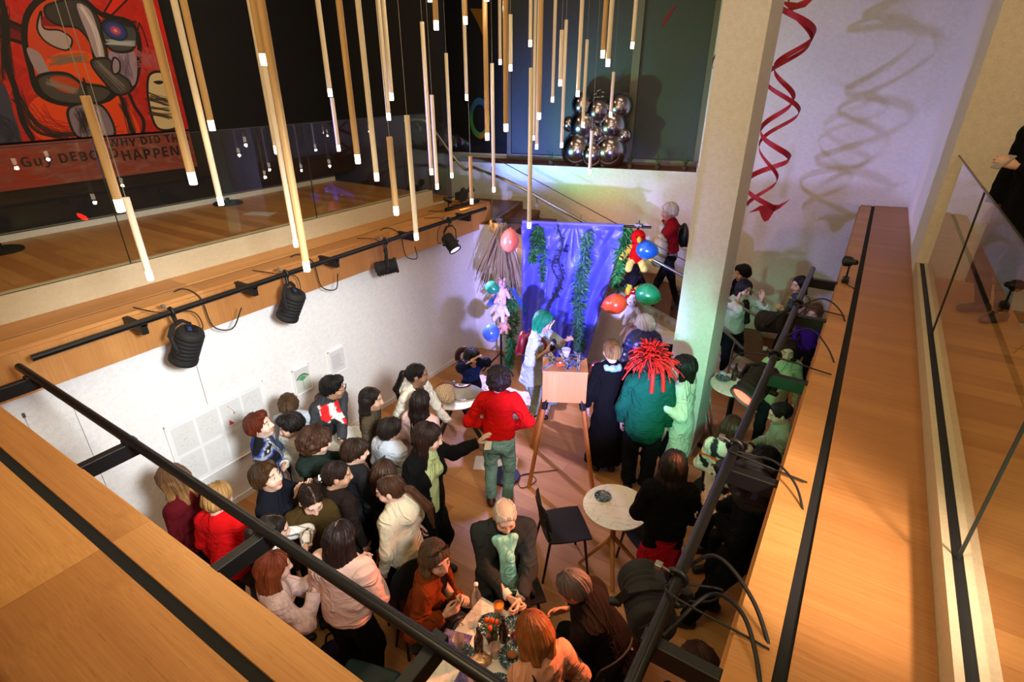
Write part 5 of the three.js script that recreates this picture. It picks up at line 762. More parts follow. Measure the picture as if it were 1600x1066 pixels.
person({ label: 'seated person with long chestnut hair and a white patterned top with an orange band', at: [-0.55, -4.75], h: 1.6, sit: 0.45, face: 20, lean: 10, hp: 12, hair: { style: 'long', color: 0x35190c, len: 0.3 }, top: { color: (x, y, z) => y > 0.86 && y < 0.9 ? [0.7, 0.12, 0.02] : noise(x * 16, y * 16, z * 16) > 0.6 ? [0.02, 0.02, 0.025] : [0.62, 0.56, 0.48], ease: 0.03 }, L: 'bent', R: 'bent' });
person({ label: 'seated black-haired person with glasses at the right edge of the floor, profile turned left', at: [-0.2, -4.36], h: 1.6, sit: 0.45, face: 270, hp: 6, skin: SK.fair, hair: { style: 'short', color: 0x0e0a0a, t: 0.026 }, top: { color: 0x5a1d20 }, extra: (c) => glasses(c), L: 'bent', R: 'bent' });
person({ label: 'person all in black standing below the spotlight with the blue-green display', at: [-0.24, -3.55], h: 1.74, face: 288, lean: 4, hp: 22, male: 1, hair: { style: 'short', color: 0x0c0a0a }, top: { color: 0x0a0a0b, ease: 0.03, hem: 0.8 }, bottom: { color: 0x0c0c0f, loose: 0.01 }, shoes: 0x0b0b0c, footL: [0.1, 0.32], footR: [-0.14, 0.12], L: 'clasp', R: 'bent' });
person({ label: 'seated brown-haired person in a grey top below the near right ledge', at: [-0.17, -2.26], h: 1.6, sit: 0.42, face: 330, hp: 26, lean: 8, hair: { style: 'short', color: 0x3a2618, t: 0.022 }, top: { color: 0x5c5a5e, ease: 0.024 }, bottom: { color: 0x1b1c20 } });
person({ label: 'dark-clothed person standing on the right gallery behind the glass, holding a phone', at: [1.02, -5.5], y0: FL, h: 1.72, face: 262, hp: 10, male: 1, hair: { style: 'short', color: 0x120d0b }, top: { color: 0x0d0b0c, ease: 0.035, hem: 0.7 }, bottom: { color: 0x0c0c0f }, Lw: [0.86, 3.62, -5.3], curlL: 0.7, extra: (c) => part(c.t, 'phone', (() => { const g = RB(-0.035, 0.035, -0.07, 0.07, -0.005, 0.005, 0.004); g.rotateX(-0.9); g.translate(...c.A.L.hand); return g; })(), S({ color: 0x8f8a84, roughness: 0.3 })) });
// ================================================================ ART ON THE WALLS
{   // large painting on the dark gallery wall: a wide canvas over a lettered strip
  const k = 440, W = Math.round(3.03 * k), Hh = Math.round(2.39 * k);
  const Q = [0.004799, -0.0022783, 1.3489, -0.0011798, 0.0059262, 0.9621, -0.00069411, -0.00019353];
  const uv = (x, y) => { const w = Q[6] * x + Q[7] * y + 1; return [(Q[0] * x + Q[1] * y + Q[2]) / w * k, (Q[3] * x + Q[4] * y + Q[5]) / w * k]; };
  const tex = canvasTex(W, Hh, (c) => {
    seedState = 4242;
    c.fillStyle = '#c81e10'; c.fillRect(0, 0, W, Hh);
    const cols = ['#e8380c', '#b3151a', '#d6260f', '#8e1016', '#f04a08', '#c43c3a', '#b86a68', '#a01c1c'];
    for (let i = 0; i < 900; i++) { c.fillStyle = cols[Math.floor(rnd() * cols.length)]; c.globalAlpha = 0.35; const x = rnd() * W, y = rnd() * Hh; c.beginPath(); c.ellipse(x, y, 8 + rnd() * 34, 4 + rnd() * 12, rnd() * 3, 0, 7); c.fill(); }
    c.globalAlpha = 1;
    const poly = (pts, fill, line, w) => { c.beginPath(); pts.forEach((p, i) => { const [x, y] = uv(...p); i ? c.lineTo(x, y) : c.moveTo(x, y); }); if (fill) { c.closePath(); c.fillStyle = fill; c.fill(); } if (line) { c.strokeStyle = line; c.lineWidth = w; c.lineJoin = c.lineCap = 'round'; c.stroke(); } };
    const curve = (pts, fill, line, w) => { const q = new THREE.CatmullRomCurve3(pts.map(p => V(p[0], p[1], 0)), !!fill).getPoints(60).map(v => [v.x, v.y]); poly(q, fill, line, w); };
    const dry = (pts, col, w, n) => { for (let i = 0; i < n; i++) { c.globalAlpha = 0.5; curve(pts.map(p => [p[0] + rr(-w, w), p[1] + rr(-w, w)]), null, col, 2 + rnd() * 5); } c.globalAlpha = 1; };
    curve([[-40, 150], [0, 130], [20, 180], [30, 230], [-40, 240]], '#3c4058'); dry([[-30, 170], [10, 200], [20, 225]], '#20243a', 14, 30);
    poly([[-30, 15], [42, 46], [100, 80], [60, 76], [-30, 48]], '#7a0f14', '#12090a', 16); dry([[0, 30], [90, 78]], '#12090a', 6, 12);
    curve([[40, 175], [60, 150], [120, 165], [180, 150], [200, 170], [215, 214], [60, 216]], '#f04c0a'); dry([[50, 180], [100, 212], [180, 214]], '#a31a10', 18, 26);
    curve([[60, 0], [40, 25], [36, 62], [46, 108], [56, 142], [78, 157], [122, 163], [166, 155], [178, 146], [203, 138], [213, 110], [214, 60], [200, 35], [158, 24], [110, -12]], '#d8441c', '#15110f', 26);
    curve([[70, 95], [100, 80], [135, 82], [160, 110], [160, 135], [120, 120], [85, 118]], '#f2570c'); dry([[82, 95], [130, 90]], '#7d6a60', 8, 30);
    curve([[40, 75], [58, 82], [72, 105], [78, 118], [62, 118], [48, 100]], '#a895a0'); curve([[62, 18], [56, 45], [70, 66], [104, 78], [110, 62], [92, 48], [66, 44]], '#b8a8ac', '#191414', 8); curve([[66, 26], [62, 38], [92, 40], [84, 28]], '#8c0e12');
    curve([[165, 84], [205, 80], [212, 108], [206, 134], [188, 128], [172, 108]], '#a791ac'); dry([[190, 90], [196, 126]], '#6d5c74', 10, 30);
    curve([[68, 12], [84, 4], [122, 0], [150, 26], [160, 60], [164, 96], [148, 98], [138, 66], [118, 44], [90, 40], [70, 26]], '#3a3636', '#151212', 10); curve([[118, 6], [136, 14], [152, 52], [160, 92], [150, 92], [134, 54]], '#b09fae'); dry([[124, 10], [146, 48], [156, 90]], '#e4dce0', 4, 12);
    curve([[140, 96], [166, 92], [180, 112], [200, 128], [202, 142], [182, 148], [160, 128]], '#474242', '#181414', 10); dry([[150, 100], [190, 138]], '#8a8580', 6, 14);
    curve([[56, 122], [72, 115], [104, 116], [126, 130], [160, 136], [172, 144], [160, 158], [120, 163], [82, 157], [62, 142]], '#4a4644', '#151212', 14); curve([[76, 122], [104, 121], [122, 134], [110, 146], [80, 134]], '#c0461c'); dry([[74, 128], [116, 142]], '#8d8784', 5, 20);
    curve([[158, 36], [180, 30], [206, 42], [212, 56], [204, 78], [176, 80], [160, 64]], '#4a4b50', '#151212', 12); dry([[166, 66], [206, 68]], '#b9c2cc', 4, 26); dry([[160, 34], [206, 38]], '#1a1616', 5, 20);
    const [ex, ey] = uv(178, 48); for (const [r, f] of [[62, '#20264a'], [50, '#2c3f8e'], [34, '#5a4c9a'], [24, '#cc4a6a'], [10, '#e8a0a8']]) { c.beginPath(); c.ellipse(ex, ey, r, r * 0.8, 0.2, 0, 7); c.fillStyle = f; c.fill(); }
    curve([[176, 90], [184, 96], [184, 112], [176, 116], [172, 104]], '#a08fa4', '#151212', 9);
    curve([[104, 172], [112, 165], [150, 162], [166, 176], [176, 212], [120, 214], [106, 190]], '#8b7c92', '#151212', 12); dry([[122, 172], [130, 205]], '#241e22', 9, 30); dry([[152, 170], [160, 208]], '#cfc4d0', 4, 10);
    curve([[128, 120], [134, 140], [136, 170], [140, 184], [134, 190], [128, 160]], '#191415'); curve([[186, 150], [196, 180], [206, 208], [218, 212], [222, 190], [208, 166], [200, 148]], null, '#151112', 18); dry([[188, 156], [206, 210]], '#151112', 7, 16);
    curve([[0, 0], [8, 40], [6, 90], [22, 140], [34, 190], [48, 216]], null, '#151112', 26); dry([[24, 150], [60, 200], [110, 214]], '#151112', 8, 26); dry([[2, 20], [10, 120]], '#151112', 12, 26);
    poly([[160, 20], [178, -10], [196, 0], [172, 24]], '#e8260c', '#151112', 8); poly([[212, 52], [215, 36], [222, 50], [229, 74]], null, '#241012', 7);
    dry([[222, 90], [240, 100]], '#b8606a', 16, 60); dry([[250, 20], [262, 60]], '#e81a10', 14, 60);
    curve([[228, 130], [232, 116], [246, 112], [258, 118], [266, 150], [276, 196], [262, 203], [244, 200], [232, 170]], '#e2cfa0', '#17120f', 13); curve([[237, 128], [246, 126], [254, 128], [246, 132]], '#17120f');
    dry([[230, 150], [262, 160]], '#2a2018', 7, 26); dry([[232, 168], [262, 172]], '#2a2018', 4, 8); dry([[234, 178], [264, 182]], '#3a2c1e', 5, 16);
  });
  const tx2 = canvasTex(1400, 240, (c) => {
    seedState = 515; const g = ['#8a4038', '#a0524a', '#9a6a64', '#7a2c24', '#b08078', '#a22c1c', '#8e4c50']; c.fillStyle = '#96463c'; c.fillRect(0, 0, 1400, 240);
    for (let i = 0; i < 700; i++) { c.globalAlpha = 0.3; const x = rnd() * 1400; c.fillStyle = x < 560 && rnd() < 0.6 ? '#a8200e' : g[Math.floor(rnd() * g.length)]; c.beginPath(); c.ellipse(x, rnd() * 240, 10 + rnd() * 50, 4 + rnd() * 14, rnd() * 0.6 - 0.3, 0, 7); c.fill(); }
    c.globalAlpha = 1; c.fillStyle = '#1b1412'; c.strokeStyle = '#1b1412';
    const word = (s, x, y, px) => { let X = x; for (const ch of s) { c.save(); c.translate(X, y + rr(-4, 4)); c.rotate(rr(-0.06, 0.06)); c.font = 'bold ' + px + 'px sans-serif'; c.fillText(ch, 0, 0); c.restore(); c.font = 'bold ' + px + 'px sans-serif'; X += ch === ' ' ? px * 0.34 : c.measureText(ch).width + px * 0.03; } };
    word('Guy DEBORD', 452, 122, 76); word('WHY DID THIS', 900, 62, 68); word('HAPPEN?', 950, 150, 88);
    c.lineWidth = 5; c.beginPath(); c.moveTo(850, 130); c.lineTo(930, 120); c.stroke();
  });
  const t = thing('painting', 'large expressive red painting of a distorted face with black handwriting along the bottom', 'painting', [-8.43, 0, 0]);
  const body = S({ color: 0x3a2018 });
  const plane = (w, h, cz, cy, m, d) => { part(t, d > 0.035 ? 'canvas_body' : 'strip_body', B(-0.02, d - 0.001, cy - h / 2, cy + h / 2, cz - w / 2, cz + w / 2), body); return part(t, d > 0.035 ? 'painted_canvas' : 'lettered_strip', new THREE.PlaneGeometry(w, h).rotateY(Math.PI / 2).translate(d, cy, cz), m); };
  plane(3.03, 2.39, -3.015, 4.705, S({ map: tex, roughness: 0.6 }), 0.04);
  plane(3.03, 0.49, -3.015, 3.24, S({ map: tx2, roughness: 0.65 }), 0.03);
}
function framed(label, z0, z1, y0, y1, draw, pw = 512, mat = 0.03) {
  const t = thing('framed_picture', label, 'framed picture', [-5.0, (y0 + y1) / 2, (z0 + z1) / 2]); const w = Math.abs(z1 - z0), h = y1 - y0, f = 0.014, fm = S({ color: 0xe6e4e0, roughness: 0.5 });
  part(t, 'backing', B(0.002, 0.016, -h / 2 + 0.004, h / 2 - 0.004, -w / 2 + 0.004, w / 2 - 0.004), S({ color: 0xd8d6d0 }));
  part(t, 'frame', [RB(0, 0.028, h / 2 - f, h / 2, -w / 2, w / 2, 0.003), RB(0, 0.028, -h / 2, -h / 2 + f, -w / 2, w / 2, 0.003), RB(0, 0.028, -h / 2, h / 2, -w / 2, -w / 2 + f, 0.003), RB(0, 0.028, -h / 2, h / 2, w / 2 - f, w / 2, 0.003)], fm);
  part(t, 'print', new THREE.PlaneGeometry(w - 2 * f, h - 2 * f).rotateY(Math.PI / 2).translate(0.018, 0, 0), S({ map: canvasTex(pw, Math.round(pw * h / w), draw), roughness: 0.5 }));
  return t;
}
framed('wide white frame holding two rows of faint pencil sheets and a small red drawing', -1.78, -2.82, 0.51, 1.255, (c, W, H) => {
  seedState = 77; c.fillStyle = '#dee0e1'; c.fillRect(0, 0, W, H);
  for (let r = 0; r < 2; r++) for (let k = 0; k < 4; k++) { const x = W * (0.035 + k * 0.24), y = H * (0.06 + r * 0.47), w = W * 0.205, h = H * 0.41; c.fillStyle = '#d0d2d0'; c.fillRect(x, y, w, h); c.strokeStyle = '#a4a6a6'; c.lineWidth = 1; c.strokeRect(x, y, w, h); c.strokeStyle = 'rgba(90,92,92,0.55)'; for (let i = 0; i < 46; i++) { c.beginPath(); const a = x + w * rr(0.1, 0.85), b = y + h * rr(0.1, 0.9); c.moveTo(a, b); c.bezierCurveTo(a + rr(-24, 24), b + rr(-16, 16), a + rr(-30, 30), b + rr(-20, 20), a + rr(-22, 22), b + rr(-18, 18)); c.stroke(); }
    if (r === 0 && k === 2) { c.fillStyle = '#c03038'; c.beginPath(); c.ellipse(x + w * 0.62, y + h * 0.48, 7, 13, 0.3, 0, 7); c.fill(); c.strokeStyle = '#b8343c'; c.lineWidth = 3; c.beginPath(); c.moveTo(x + w * 0.4, y + h * 0.14); c.lineTo(x + w * 0.62, y + h * 0.42); c.stroke(); c.fillStyle = '#d8a060'; c.beginPath(); c.ellipse(x + w * 0.38, y + h * 0.14, 10, 6, 0, 0, 7); c.fill(); c.fillStyle = '#c03038'; c.beginPath(); c.moveTo(x + w * 0.3, y + h * 0.66); c.lineTo(x + w * 0.5, y + h * 0.86); c.lineTo(x + w * 0.24, y + h * 0.86); c.fill(); } }
}, 1024);
framed('small white frame with a green umbrella-shaped flower print', -3.18, -3.41, 0.868, 1.2, (c, W, H) => { seedState = 12; c.fillStyle = '#c4c8c3'; c.fillRect(0, 0, W, H); c.strokeStyle = '#3f8a48'; c.lineWidth = 7; c.beginPath(); c.moveTo(W * 0.5, H * 0.9); c.lineTo(W * 0.52, H * 0.5); c.stroke(); for (let i = -6; i <= 6; i++) { c.strokeStyle = i % 2 ? '#2f7d55' : '#49a060'; c.lineWidth = 10; c.beginPath(); c.moveTo(W * 0.52, H * 0.52); c.lineTo(W * (0.52 + i * 0.062), H * (0.28 + 0.0035 * i * i)); c.stroke(); c.fillStyle = '#2a1c30'; c.beginPath(); c.ellipse(W * (0.52 + i * 0.062), H * (0.27 + 0.0035 * i * i), 12, 8, 0, 0, 7); c.fill(); } }, 256);
framed('small white frame with a sheet of grey printed text, last on the white wall', -3.692, -3.945, 0.885, 1.21, (c, W, H) => { seedState = 9; c.fillStyle = '#cfcfd0'; c.fillRect(0, 0, W, H); c.fillStyle = '#8e8e94'; for (let i = 0; i < 12; i++) c.fillRect(W * 0.14, H * (0.2 + i * 0.052), W * rr(0.5, 0.72), 4); }, 256);
for (const [z, l] of [[-0.92, 'picture hanging wire with its hook nearest the front on the white wall'], [-1.22, 'second picture hanging wire on the white wall beneath the black bar'], [-2.22, 'picture hanging wire above the wide frame of pencil sheets']]) { const t = thing('picture_wire', l, 'picture wire', [-4.996, 0, z]); part(t, 'hook', RB(0, 0.012, 1.86, 1.9, -0.01, 0.01, 0.002), M.steel); part(t, 'wire', rod([0.004, 1.87, 0], [0.004, z < -2 ? 1.27 : 0.6, 0], 0.0016, 0.0016, 5), M.alu); }
// shapes on the back wall and window
{ const t = thing('wall_ring', 'upright ring painted blue, green and orange on the dark back wall', 'wall ring', onBack(-6.39, 3.48, -0.64), BTURN); const g = new THREE.TorusGeometry(0.17, 0.036, 8, 48).scale(1, 1.75, 0.3), p = g.attributes.position, c = []; for (let i = 0; i < p.count; i++) { const y = p.getY(i) / 0.38, x = p.getX(i); c.push(...(y > 0.25 ? [0.03, 0.14, 0.3] : y > -0.7 ? [0.05, 0.3, 0.08] : x < -0.02 ? [0.12, 0.3, 0.06] : [0.6, 0.2, 0.03])); } g.setAttribute('color', new THREE.Float32BufferAttribute(c, 3)); part(t, 'ring', g, S({ vertexColors: true })); }
const leafPiece = (pts, d) => { const s = new THREE.Shape(pts.map(p => new THREE.Vector2(...p))); return new THREE.ExtrudeGeometry(s, { depth: d, bevelEnabled: false }); };
{ const t = thing('wall_sail', 'ochre sail-shaped piece high on the dark back wall above the ring', 'wall piece', onBack(-6.33, 5.0, -0.655), BTURN); part(t, 'sail', leafPiece([[-0.19, 0.24], [0.1, 0.22], [0.08, -0.05], [0.08, -0.28], [-0.04, 0.0]], 0.015), S({ color: 0x9a6a1c })); const u = thing('wall_sail', 'small ochre piece on the dark wall behind the hanging lamps', 'wall piece', [-8.44, 4.55, -9.1]); part(u, 'sail', leafPiece([[-0.1, 0.12], [0.06, 0.05], [-0.02, -0.1]], 0.015).rotateY(Math.PI / 2), S({ color: 0x9a6a1c })); }
{ const t = thing('window_leaf', 'slim dark red leaf shape stuck on the dark window', 'window leaf', onBack(-3.18, 5.03, -0.615), BTURN); part(t, 'leaf', leafPiece([[-0.1, -0.16], [-0.02, -0.06], [0.07, 0.08], [0.1, 0.16], [0.03, 0.08], [-0.06, -0.05]], 0.008), S({ color: 0x9c0c1c })); }
// red paper spirals in front of the back wall
{
  const helix = (cx, cz, y0, y1, r, turns, ph, w) => { const n = 220, pos = [], idx = []; for (let i = 0; i <= n; i++) { const u = i / n, a = ph + u * turns * 6.283, R = r * (0.85 + 0.25 * Math.sin(u * 9 + ph)), y = y0 + (y1 - y0) * u, c = Math.cos(a), s = Math.sin(a); const tilt = 0.5; for (const [k, d] of [[-1, 0], [1, 0], [1, 1], [-1, 1]]) pos.push(cx + c * (R + d * 0.004) + c * k * w * 0.12, y + k * w * tilt, cz + s * (R + d * 0.004) + s * k * w * 0.12); if (i < n) for (let k = 0; k < 4; k++) { const A = i * 4 + k, Bq = i * 4 + (k + 1) % 4; idx.push(A, A + 4, Bq, Bq, A + 4, Bq + 4); } } const g = new THREE.BufferGeometry(); g.setAttribute('position', new THREE.Float32BufferAttribute(pos, 3)); g.setIndex(idx); g.computeVertexNormals(); return g; };
  const red = S({ color: 0xa30f16, roughness: 0.6 });
  const t = thing('paper_spiral', 'red paper double spiral with leaf-shaped ends hanging beside the square column', 'paper spiral', [-1.26, 0, -8.6]);
  part(t, 'ribbon', helix(0.02, 0, 2.5, 5.6, 0.24, 4.2, 0.4, 0.075), red); part(t, 'ribbon', helix(0.02, 0, 2.5, 5.6, 0.24, 3.6, 3.3, 0.06), red);
  part(t, 'leaf_end', leafPiece([[-0.24, -0.1], [-0.1, 0.02], [0.02, 0.05], [0.14, 0.06], [0.28, 0.16], [0.17, 0.02], [0.1, -0.04], [0.05, -0.17], [0.0, -0.2], [-0.05, -0.14], [-0.1, -0.05]], 0.006).translate(0.12, 2.5, 0.05), red);
  part(t, 'leaf_end', leafPiece([[-0.2, 0.05], [0, 0.02], [0.22, 0.1], [0.1, -0.03], [-0.05, -0.06]], 0.006).translate(0.0, 4.98, 0.15), red);
  part(t, 'thread', rod([0, 5.6, 0], [0, CEIL_Y, 0], 0.002, 0.002, 5), M.steel);
  const u = thing('paper_spiral', 'dark red spiral half hidden behind the left side of the square column', 'paper spiral', onBack(-2.3, 0, 0.35));
  part(u, 'ribbon', helix(0, 0, 4.0, 5.6, 0.13, 1.6, 0.4, 0.03), S({ color: 0x5a3058 })); part(u, 'thread', rod([0, 5.6, 0], [0, CEIL_Y, 0], 0.002, 0.002, 5), M.steel);
}
// chrome balloon figure and pots on the sill
{
  const chrome = new THREE.MeshPhysicalMaterial({ color: 0xb4aebc, metalness: 1, roughness: 0.17 });
  const t = thing('balloon_figure', 'cluster of silver chrome balloons built as a plump figure on the window sill', 'balloon figure', onBack(-4.14, 2.79, -0.3), BTURN); t.scale.setScalar(0.85);
  const bal = (x, y, z, r, s = 1.08) => { const g = new THREE.SphereGeometry(r, 26, 18).scale(1, s, 1); g.translate(x, y, z); part(t, 'balloon', g, chrome); };
  for (const [x, y, z, r] of [[-0.36, 0.3, 0.06, 0.33], [0.3, 0.3, 0.06, 0.33], [-0.02, 0.24, 0.2, 0.24], [-0.26, 0.76, 0.0, 0.31], [0.3, 0.76, 0.0, 0.3], [0.02, 0.62, 0.16, 0.16], [0.58, 0.6, 0.1, 0.13], [-0.32, 1.14, -0.02, 0.22], [0.42, 1.12, -0.02, 0.25], [0.02, 1.04, 0.08, 0.24], [-0.56, 0.78, 0.05, 0.14]]) bal(x, y, z, r);
  seedState = 33; const f = []; for (let i = 0; i < 14; i++) { const a = i * 0.9; f.push(new THREE.TorusGeometry(rr(0.03, 0.09), 0.012, 5, 12, rr(1.5, 3)).rotateX(rr(0, 3)).rotateY(a).translate(rr(-0.08, 0.1), 1.2 + rr(0, 0.22), 0.08 + rr(-0.05, 0.06))); } const ff = part(t, 'foil_ribbon', f, new THREE.MeshStandardMaterial({ color: 0xcfccd2, metalness: 1, roughness: 0.2 })); 
  part(t, 'balloon_knot', new THREE.ConeGeometry(0.05, 0.07, 12).translate(0.0, 0.74, 0.3), chrome);
  const potM = S({ color: 0x4a2a1c, roughness: 0.8 }), leafM = S({ color: 0x24381c });
  [[-4.87], [-4.4], [-3.96], [-3.5], [-3.05], [-2.62]].forEach(([x], i) => { const p = thing('potted_plant', ['first small potted plant from the left on the window sill', 'small potted plant left of the chrome figure on the sill', 'small potted plant in front of the chrome figure', 'small potted plant just right of the chrome figure', 'small potted plant second from the right end of the sill', 'small potted plant at the right end of the window sill'][i], 'potted plant', onBack(x, 2.79, -0.1), i, 'small pots along the window sill');
    part(p, 'pot', lathe([[0, 0], [0.035, 0], [0.05, 0.075], [0.045, 0.075], [0.04, 0.06], [0, 0.06]], 16), potM); seedState = 60 + i; const st = []; for (let k = 0; k < 7; k++) { const a = k * 0.9, L = rr(0.08, 0.2); st.push(new THREE.TubeGeometry(new THREE.QuadraticBezierCurve3(V(0, 0.06, 0), V(Math.cos(a) * 0.02, 0.06 + L * 0.7, Math.sin(a) * 0.02), V(Math.cos(a) * L * 0.5, 0.06 + L, Math.sin(a) * L * 0.5)), 5, 0.0045, 4)); } tag(part(p, 'foliage', st, leafM), null, null, null, 'stuff'); });
}
// ================================================================ THE STAGE
const RODL = V(-4.25, 2.38, -6.205), RODR = V(-2.345, 2.38, -7.04), RU = RODR.clone().sub(RODL).normalize(), RN = V(-RU.z, 0, RU.x);   // along the rod, toward the room
const onRod = (s, yy, n = 0) => { const y = yy > 0.3 ? yy + 0.08 * (yy / 2.3) : yy; const v = RODL.clone().lerp(RODR, s).addScaledVector(RN, n); return [v.x, y, v.z]; };
{
  const t = thing('backdrop_stand', 'black backdrop stand with a top bar and silver clamps', 'backdrop stand', [0, 0, 0]);
  part(t, 'crossbar', rod(onRod(-0.02, 2.3), onRod(1.02, 2.3), 0.018), M.pipe);
  for (const s of [0.03, 0.94]) { part(t, 'pole', [rod(onRod(s, 0.05, -0.04), onRod(s, 2.34, -0.04), 0.017)], M.pipe); const b = V(...onRod(s, 0, -0.04)); for (let k = 0; k < 3; k++) { const a = k * 2.094 + 0.3; part(t, 'leg', rod([b.x, 0.32, b.z], [b.x + Math.cos(a) * 0.3, 0.012, b.z + Math.sin(a) * 0.3], 0.012), M.pipe); }
    part(t, 'clamp', [RB(-0.05, 0.05, -0.02, 0.03, -0.03, 0.03, 0.006).translate(...onRod(s, 2.31, 0)), rod(onRod(s, 2.3, 0.0), onRod(s, 2.38, 0.02), 0.012)], M.steel); }
}
{   // blue satin cloth: gathered folds, pinned swag
  const nx = 150, ny = 150, pos = [], uvs = [], idx = [];
  for (let side = 0; side < 2; side++) for (let j = 0; j <= ny; j++) for (let i = 0; i <= nx; i++) {
    const u = i / nx, v = j / ny, y = 2.315 - v * 2.29, gather = 1 - 0.36 * Math.pow(v, 1.15), s = 0.185 + (0.015 * v) + u * 0.66 * gather;
    const sw = Math.exp(-Math.pow((u - 0.62 - v * 0.2) / 0.2, 2)) * Math.sin(Math.min(1, v * 2.6) * Math.PI) * (v < 0.385 ? 1 : 0);
    let n = 0.07 * Math.sin(u * 30 + 5 * noise(v * 2.1, u * 4) + v * 2) * (0.25 + 0.75 * v) * (u < 0.3 || u > 0.6 || v > 0.45 ? 1 : 0.3) + 0.11 * (noise(u * 7, v * 2.4, 2) - 0.5) + 0.08 * (Math.abs(noise(u * 9 + v * 7, v * 5, 5) - 0.5) - 0.2);
    if (v < 0.5) { const d = (u - 0.44) * 1.2 - (v - 0.0) * -0.35, e = Math.max(0, 1 - v * 2); n += 0.05 * Math.sin(Math.atan2(v + 0.03, Math.abs(u - 0.52)) * 13) * Math.min(1, v * 6) * e; }
    n += 0.1 * sw + 0.06 * v + 0.05 + (side ? -0.004 : 0.0); if (v < 0.02) n = 0.022 + (side ? -0.004 : 0);
    pos.push(...onRod(s, y, n)); uvs.push(u * 1.5, v * 2.3);
  }
  const N1 = (nx + 1) * (ny + 1); for (let side = 0; side < 2; side++) for (let j = 0; j < ny; j++) for (let i = 0; i < nx; i++) { const a = side * N1 + j * (nx + 1) + i, b = a + 1, c = a + nx + 1, d = c + 1; side ? idx.push(a, b, c, b, d, c) : idx.push(a, c, b, b, c, d); }
  const g = new THREE.BufferGeometry(); g.setAttribute('position', new THREE.Float32BufferAttribute(pos, 3)); g.setAttribute('uv', new THREE.Float32BufferAttribute(uvs, 2)); g.setIndex(idx); g.computeVertexNormals();
  const t = thing('stage_curtain', 'shiny royal blue satin cloth hung in folds behind the performer', 'curtain');
  part(t, 'cloth', g, new THREE.MeshPhysicalMaterial({ color: 0x5a5ce0, roughness: 0.36, side: THREE.DoubleSide }));
  part(t, 'sleeve_hem', tube([onRod(0.185, 2.305, 0), onRod(0.5, 2.302, 0), onRod(0.845, 2.305, 0)], 0.026, 30, 10), new THREE.MeshPhysicalMaterial({ color: 0x5a5ce0, roughness: 0.36 }));
}
// hanging greenery: stem and a mass of small leaves
function garland(label, pts, o) {
  const t = thing('garland', label, 'garland'); const cv = new THREE.CatmullRomCurve3(pts.map(p => V(...p))); part(t, 'stem', new THREE.TubeGeometry(cv, 30, o.stem ?? 0.006, 5), S({ color: o.stemColor ?? 0x26401c }));
  seedState = o.seed; const gs = {}, mats = o.colors.map(c => S({ color: c, roughness: 0.6 }));
  for (let i = 0; i < o.n; i++) { const u = rnd(), p = cv.getPoint(u), a = rr(0, 6.28), w = o.r * (0.5 + 0.7 * Math.sin(Math.PI * Math.min(1, u * 1.15 + 0.08))), L = o.leaf * rr(0.7, 1.3); const dir = V(Math.cos(a), rr(-1.0, 0.15), Math.sin(a)).normalize(); const b = p.clone().addScaledVector(V(Math.cos(a), 0, Math.sin(a)), w * rnd() * 0.8);
    const g = new THREE.ConeGeometry(L * (o.fat ?? 0.16), L, 4, 1); g.translate(0, L / 2, 0); g.scale(1, 1, 0.3); g.applyQuaternion(new THREE.Quaternion().setFromUnitVectors(V(0, 1, 0), dir)); g.translate(b.x, b.y, b.z); (gs[i % mats.length] ??= []).push(g); }
  Object.values(gs).forEach((g, i) => tag(part(t, 'foliage', g, mats[i]), null, null, null, 'stuff'));
}
const GREEN = [0x1c5a28, 0x2c7a3a, 0x123f1e, 0x3a8a50];
garland('short feathery green garland hanging at the upper left of the blue cloth', [onRod(0.3, 2.29, 0.12), onRod(0.29, 2.05, 0.14), onRod(0.26, 1.8, 0.14)], { n: 420, r: 0.075, leaf: 0.07, colors: GREEN, seed: 11 });
garland('thin green strand hanging beside the short garland on the blue cloth', [onRod(0.31, 2.25, 0.12), onRod(0.335, 1.9, 0.14), onRod(0.33, 1.52, 0.14)], { n: 260, r: 0.045, leaf: 0.06, colors: GREEN, seed: 12 });
garland('long feathery grey-green garland hanging down the middle of the blue cloth', [onRod(0.625, 2.26, 0.16), onRod(0.6, 1.8, 0.2), onRod(0.59, 1.3, 0.22), onRod(0.6, 0.85, 0.22), onRod(0.615, 0.55, 0.2)], { n: 950, r: 0.085, leaf: 0.085, colors: [0x2f6a52, 0x417d63, 0x1f4f3c, 0x568f74], seed: 13 });
garland('leafy green garland along the right edge of the blue cloth', [onRod(0.86, 2.29, 0.06), onRod(0.85, 1.95, 0.1), onRod(0.82, 1.5, 0.12)], { n: 420, r: 0.085, leaf: 0.075, fat: 0.34, colors: [0x1c6a28, 0x2c8a34, 0x124a1e], seed: 14 });
garland('thick tinsel-like green garland down the left stand pole', [onRod(0.1, 1.55, 0.05), onRod(0.11, 1.1, 0.1), onRod(0.115, 0.65, 0.12), onRod(0.1, 0.12, 0.14)], { n: 1100, r: 0.1, leaf: 0.09, fat: 0.1, colors: [0x157a3c, 0x1d5c2c, 0x2a9a54, 0x104a24], seed: 15 });
garland('dark twisted vine hanging between the garlands on the blue cloth', [onRod(0.42, 2.31, 0.1), onRod(0.46, 2.05, 0.14), onRod(0.44, 1.85, 0.15), onRod(0.47, 1.6, 0.16), onRod(0.43, 1.35, 0.18), onRod(0.38, 1.15, 0.18)], { n: 90, r: 0.06, leaf: 0.05, fat: 0.4, colors: [0x141a30, 0x1c2440], seed: 16, stem: 0.012, stemColor: 0x161a2c });
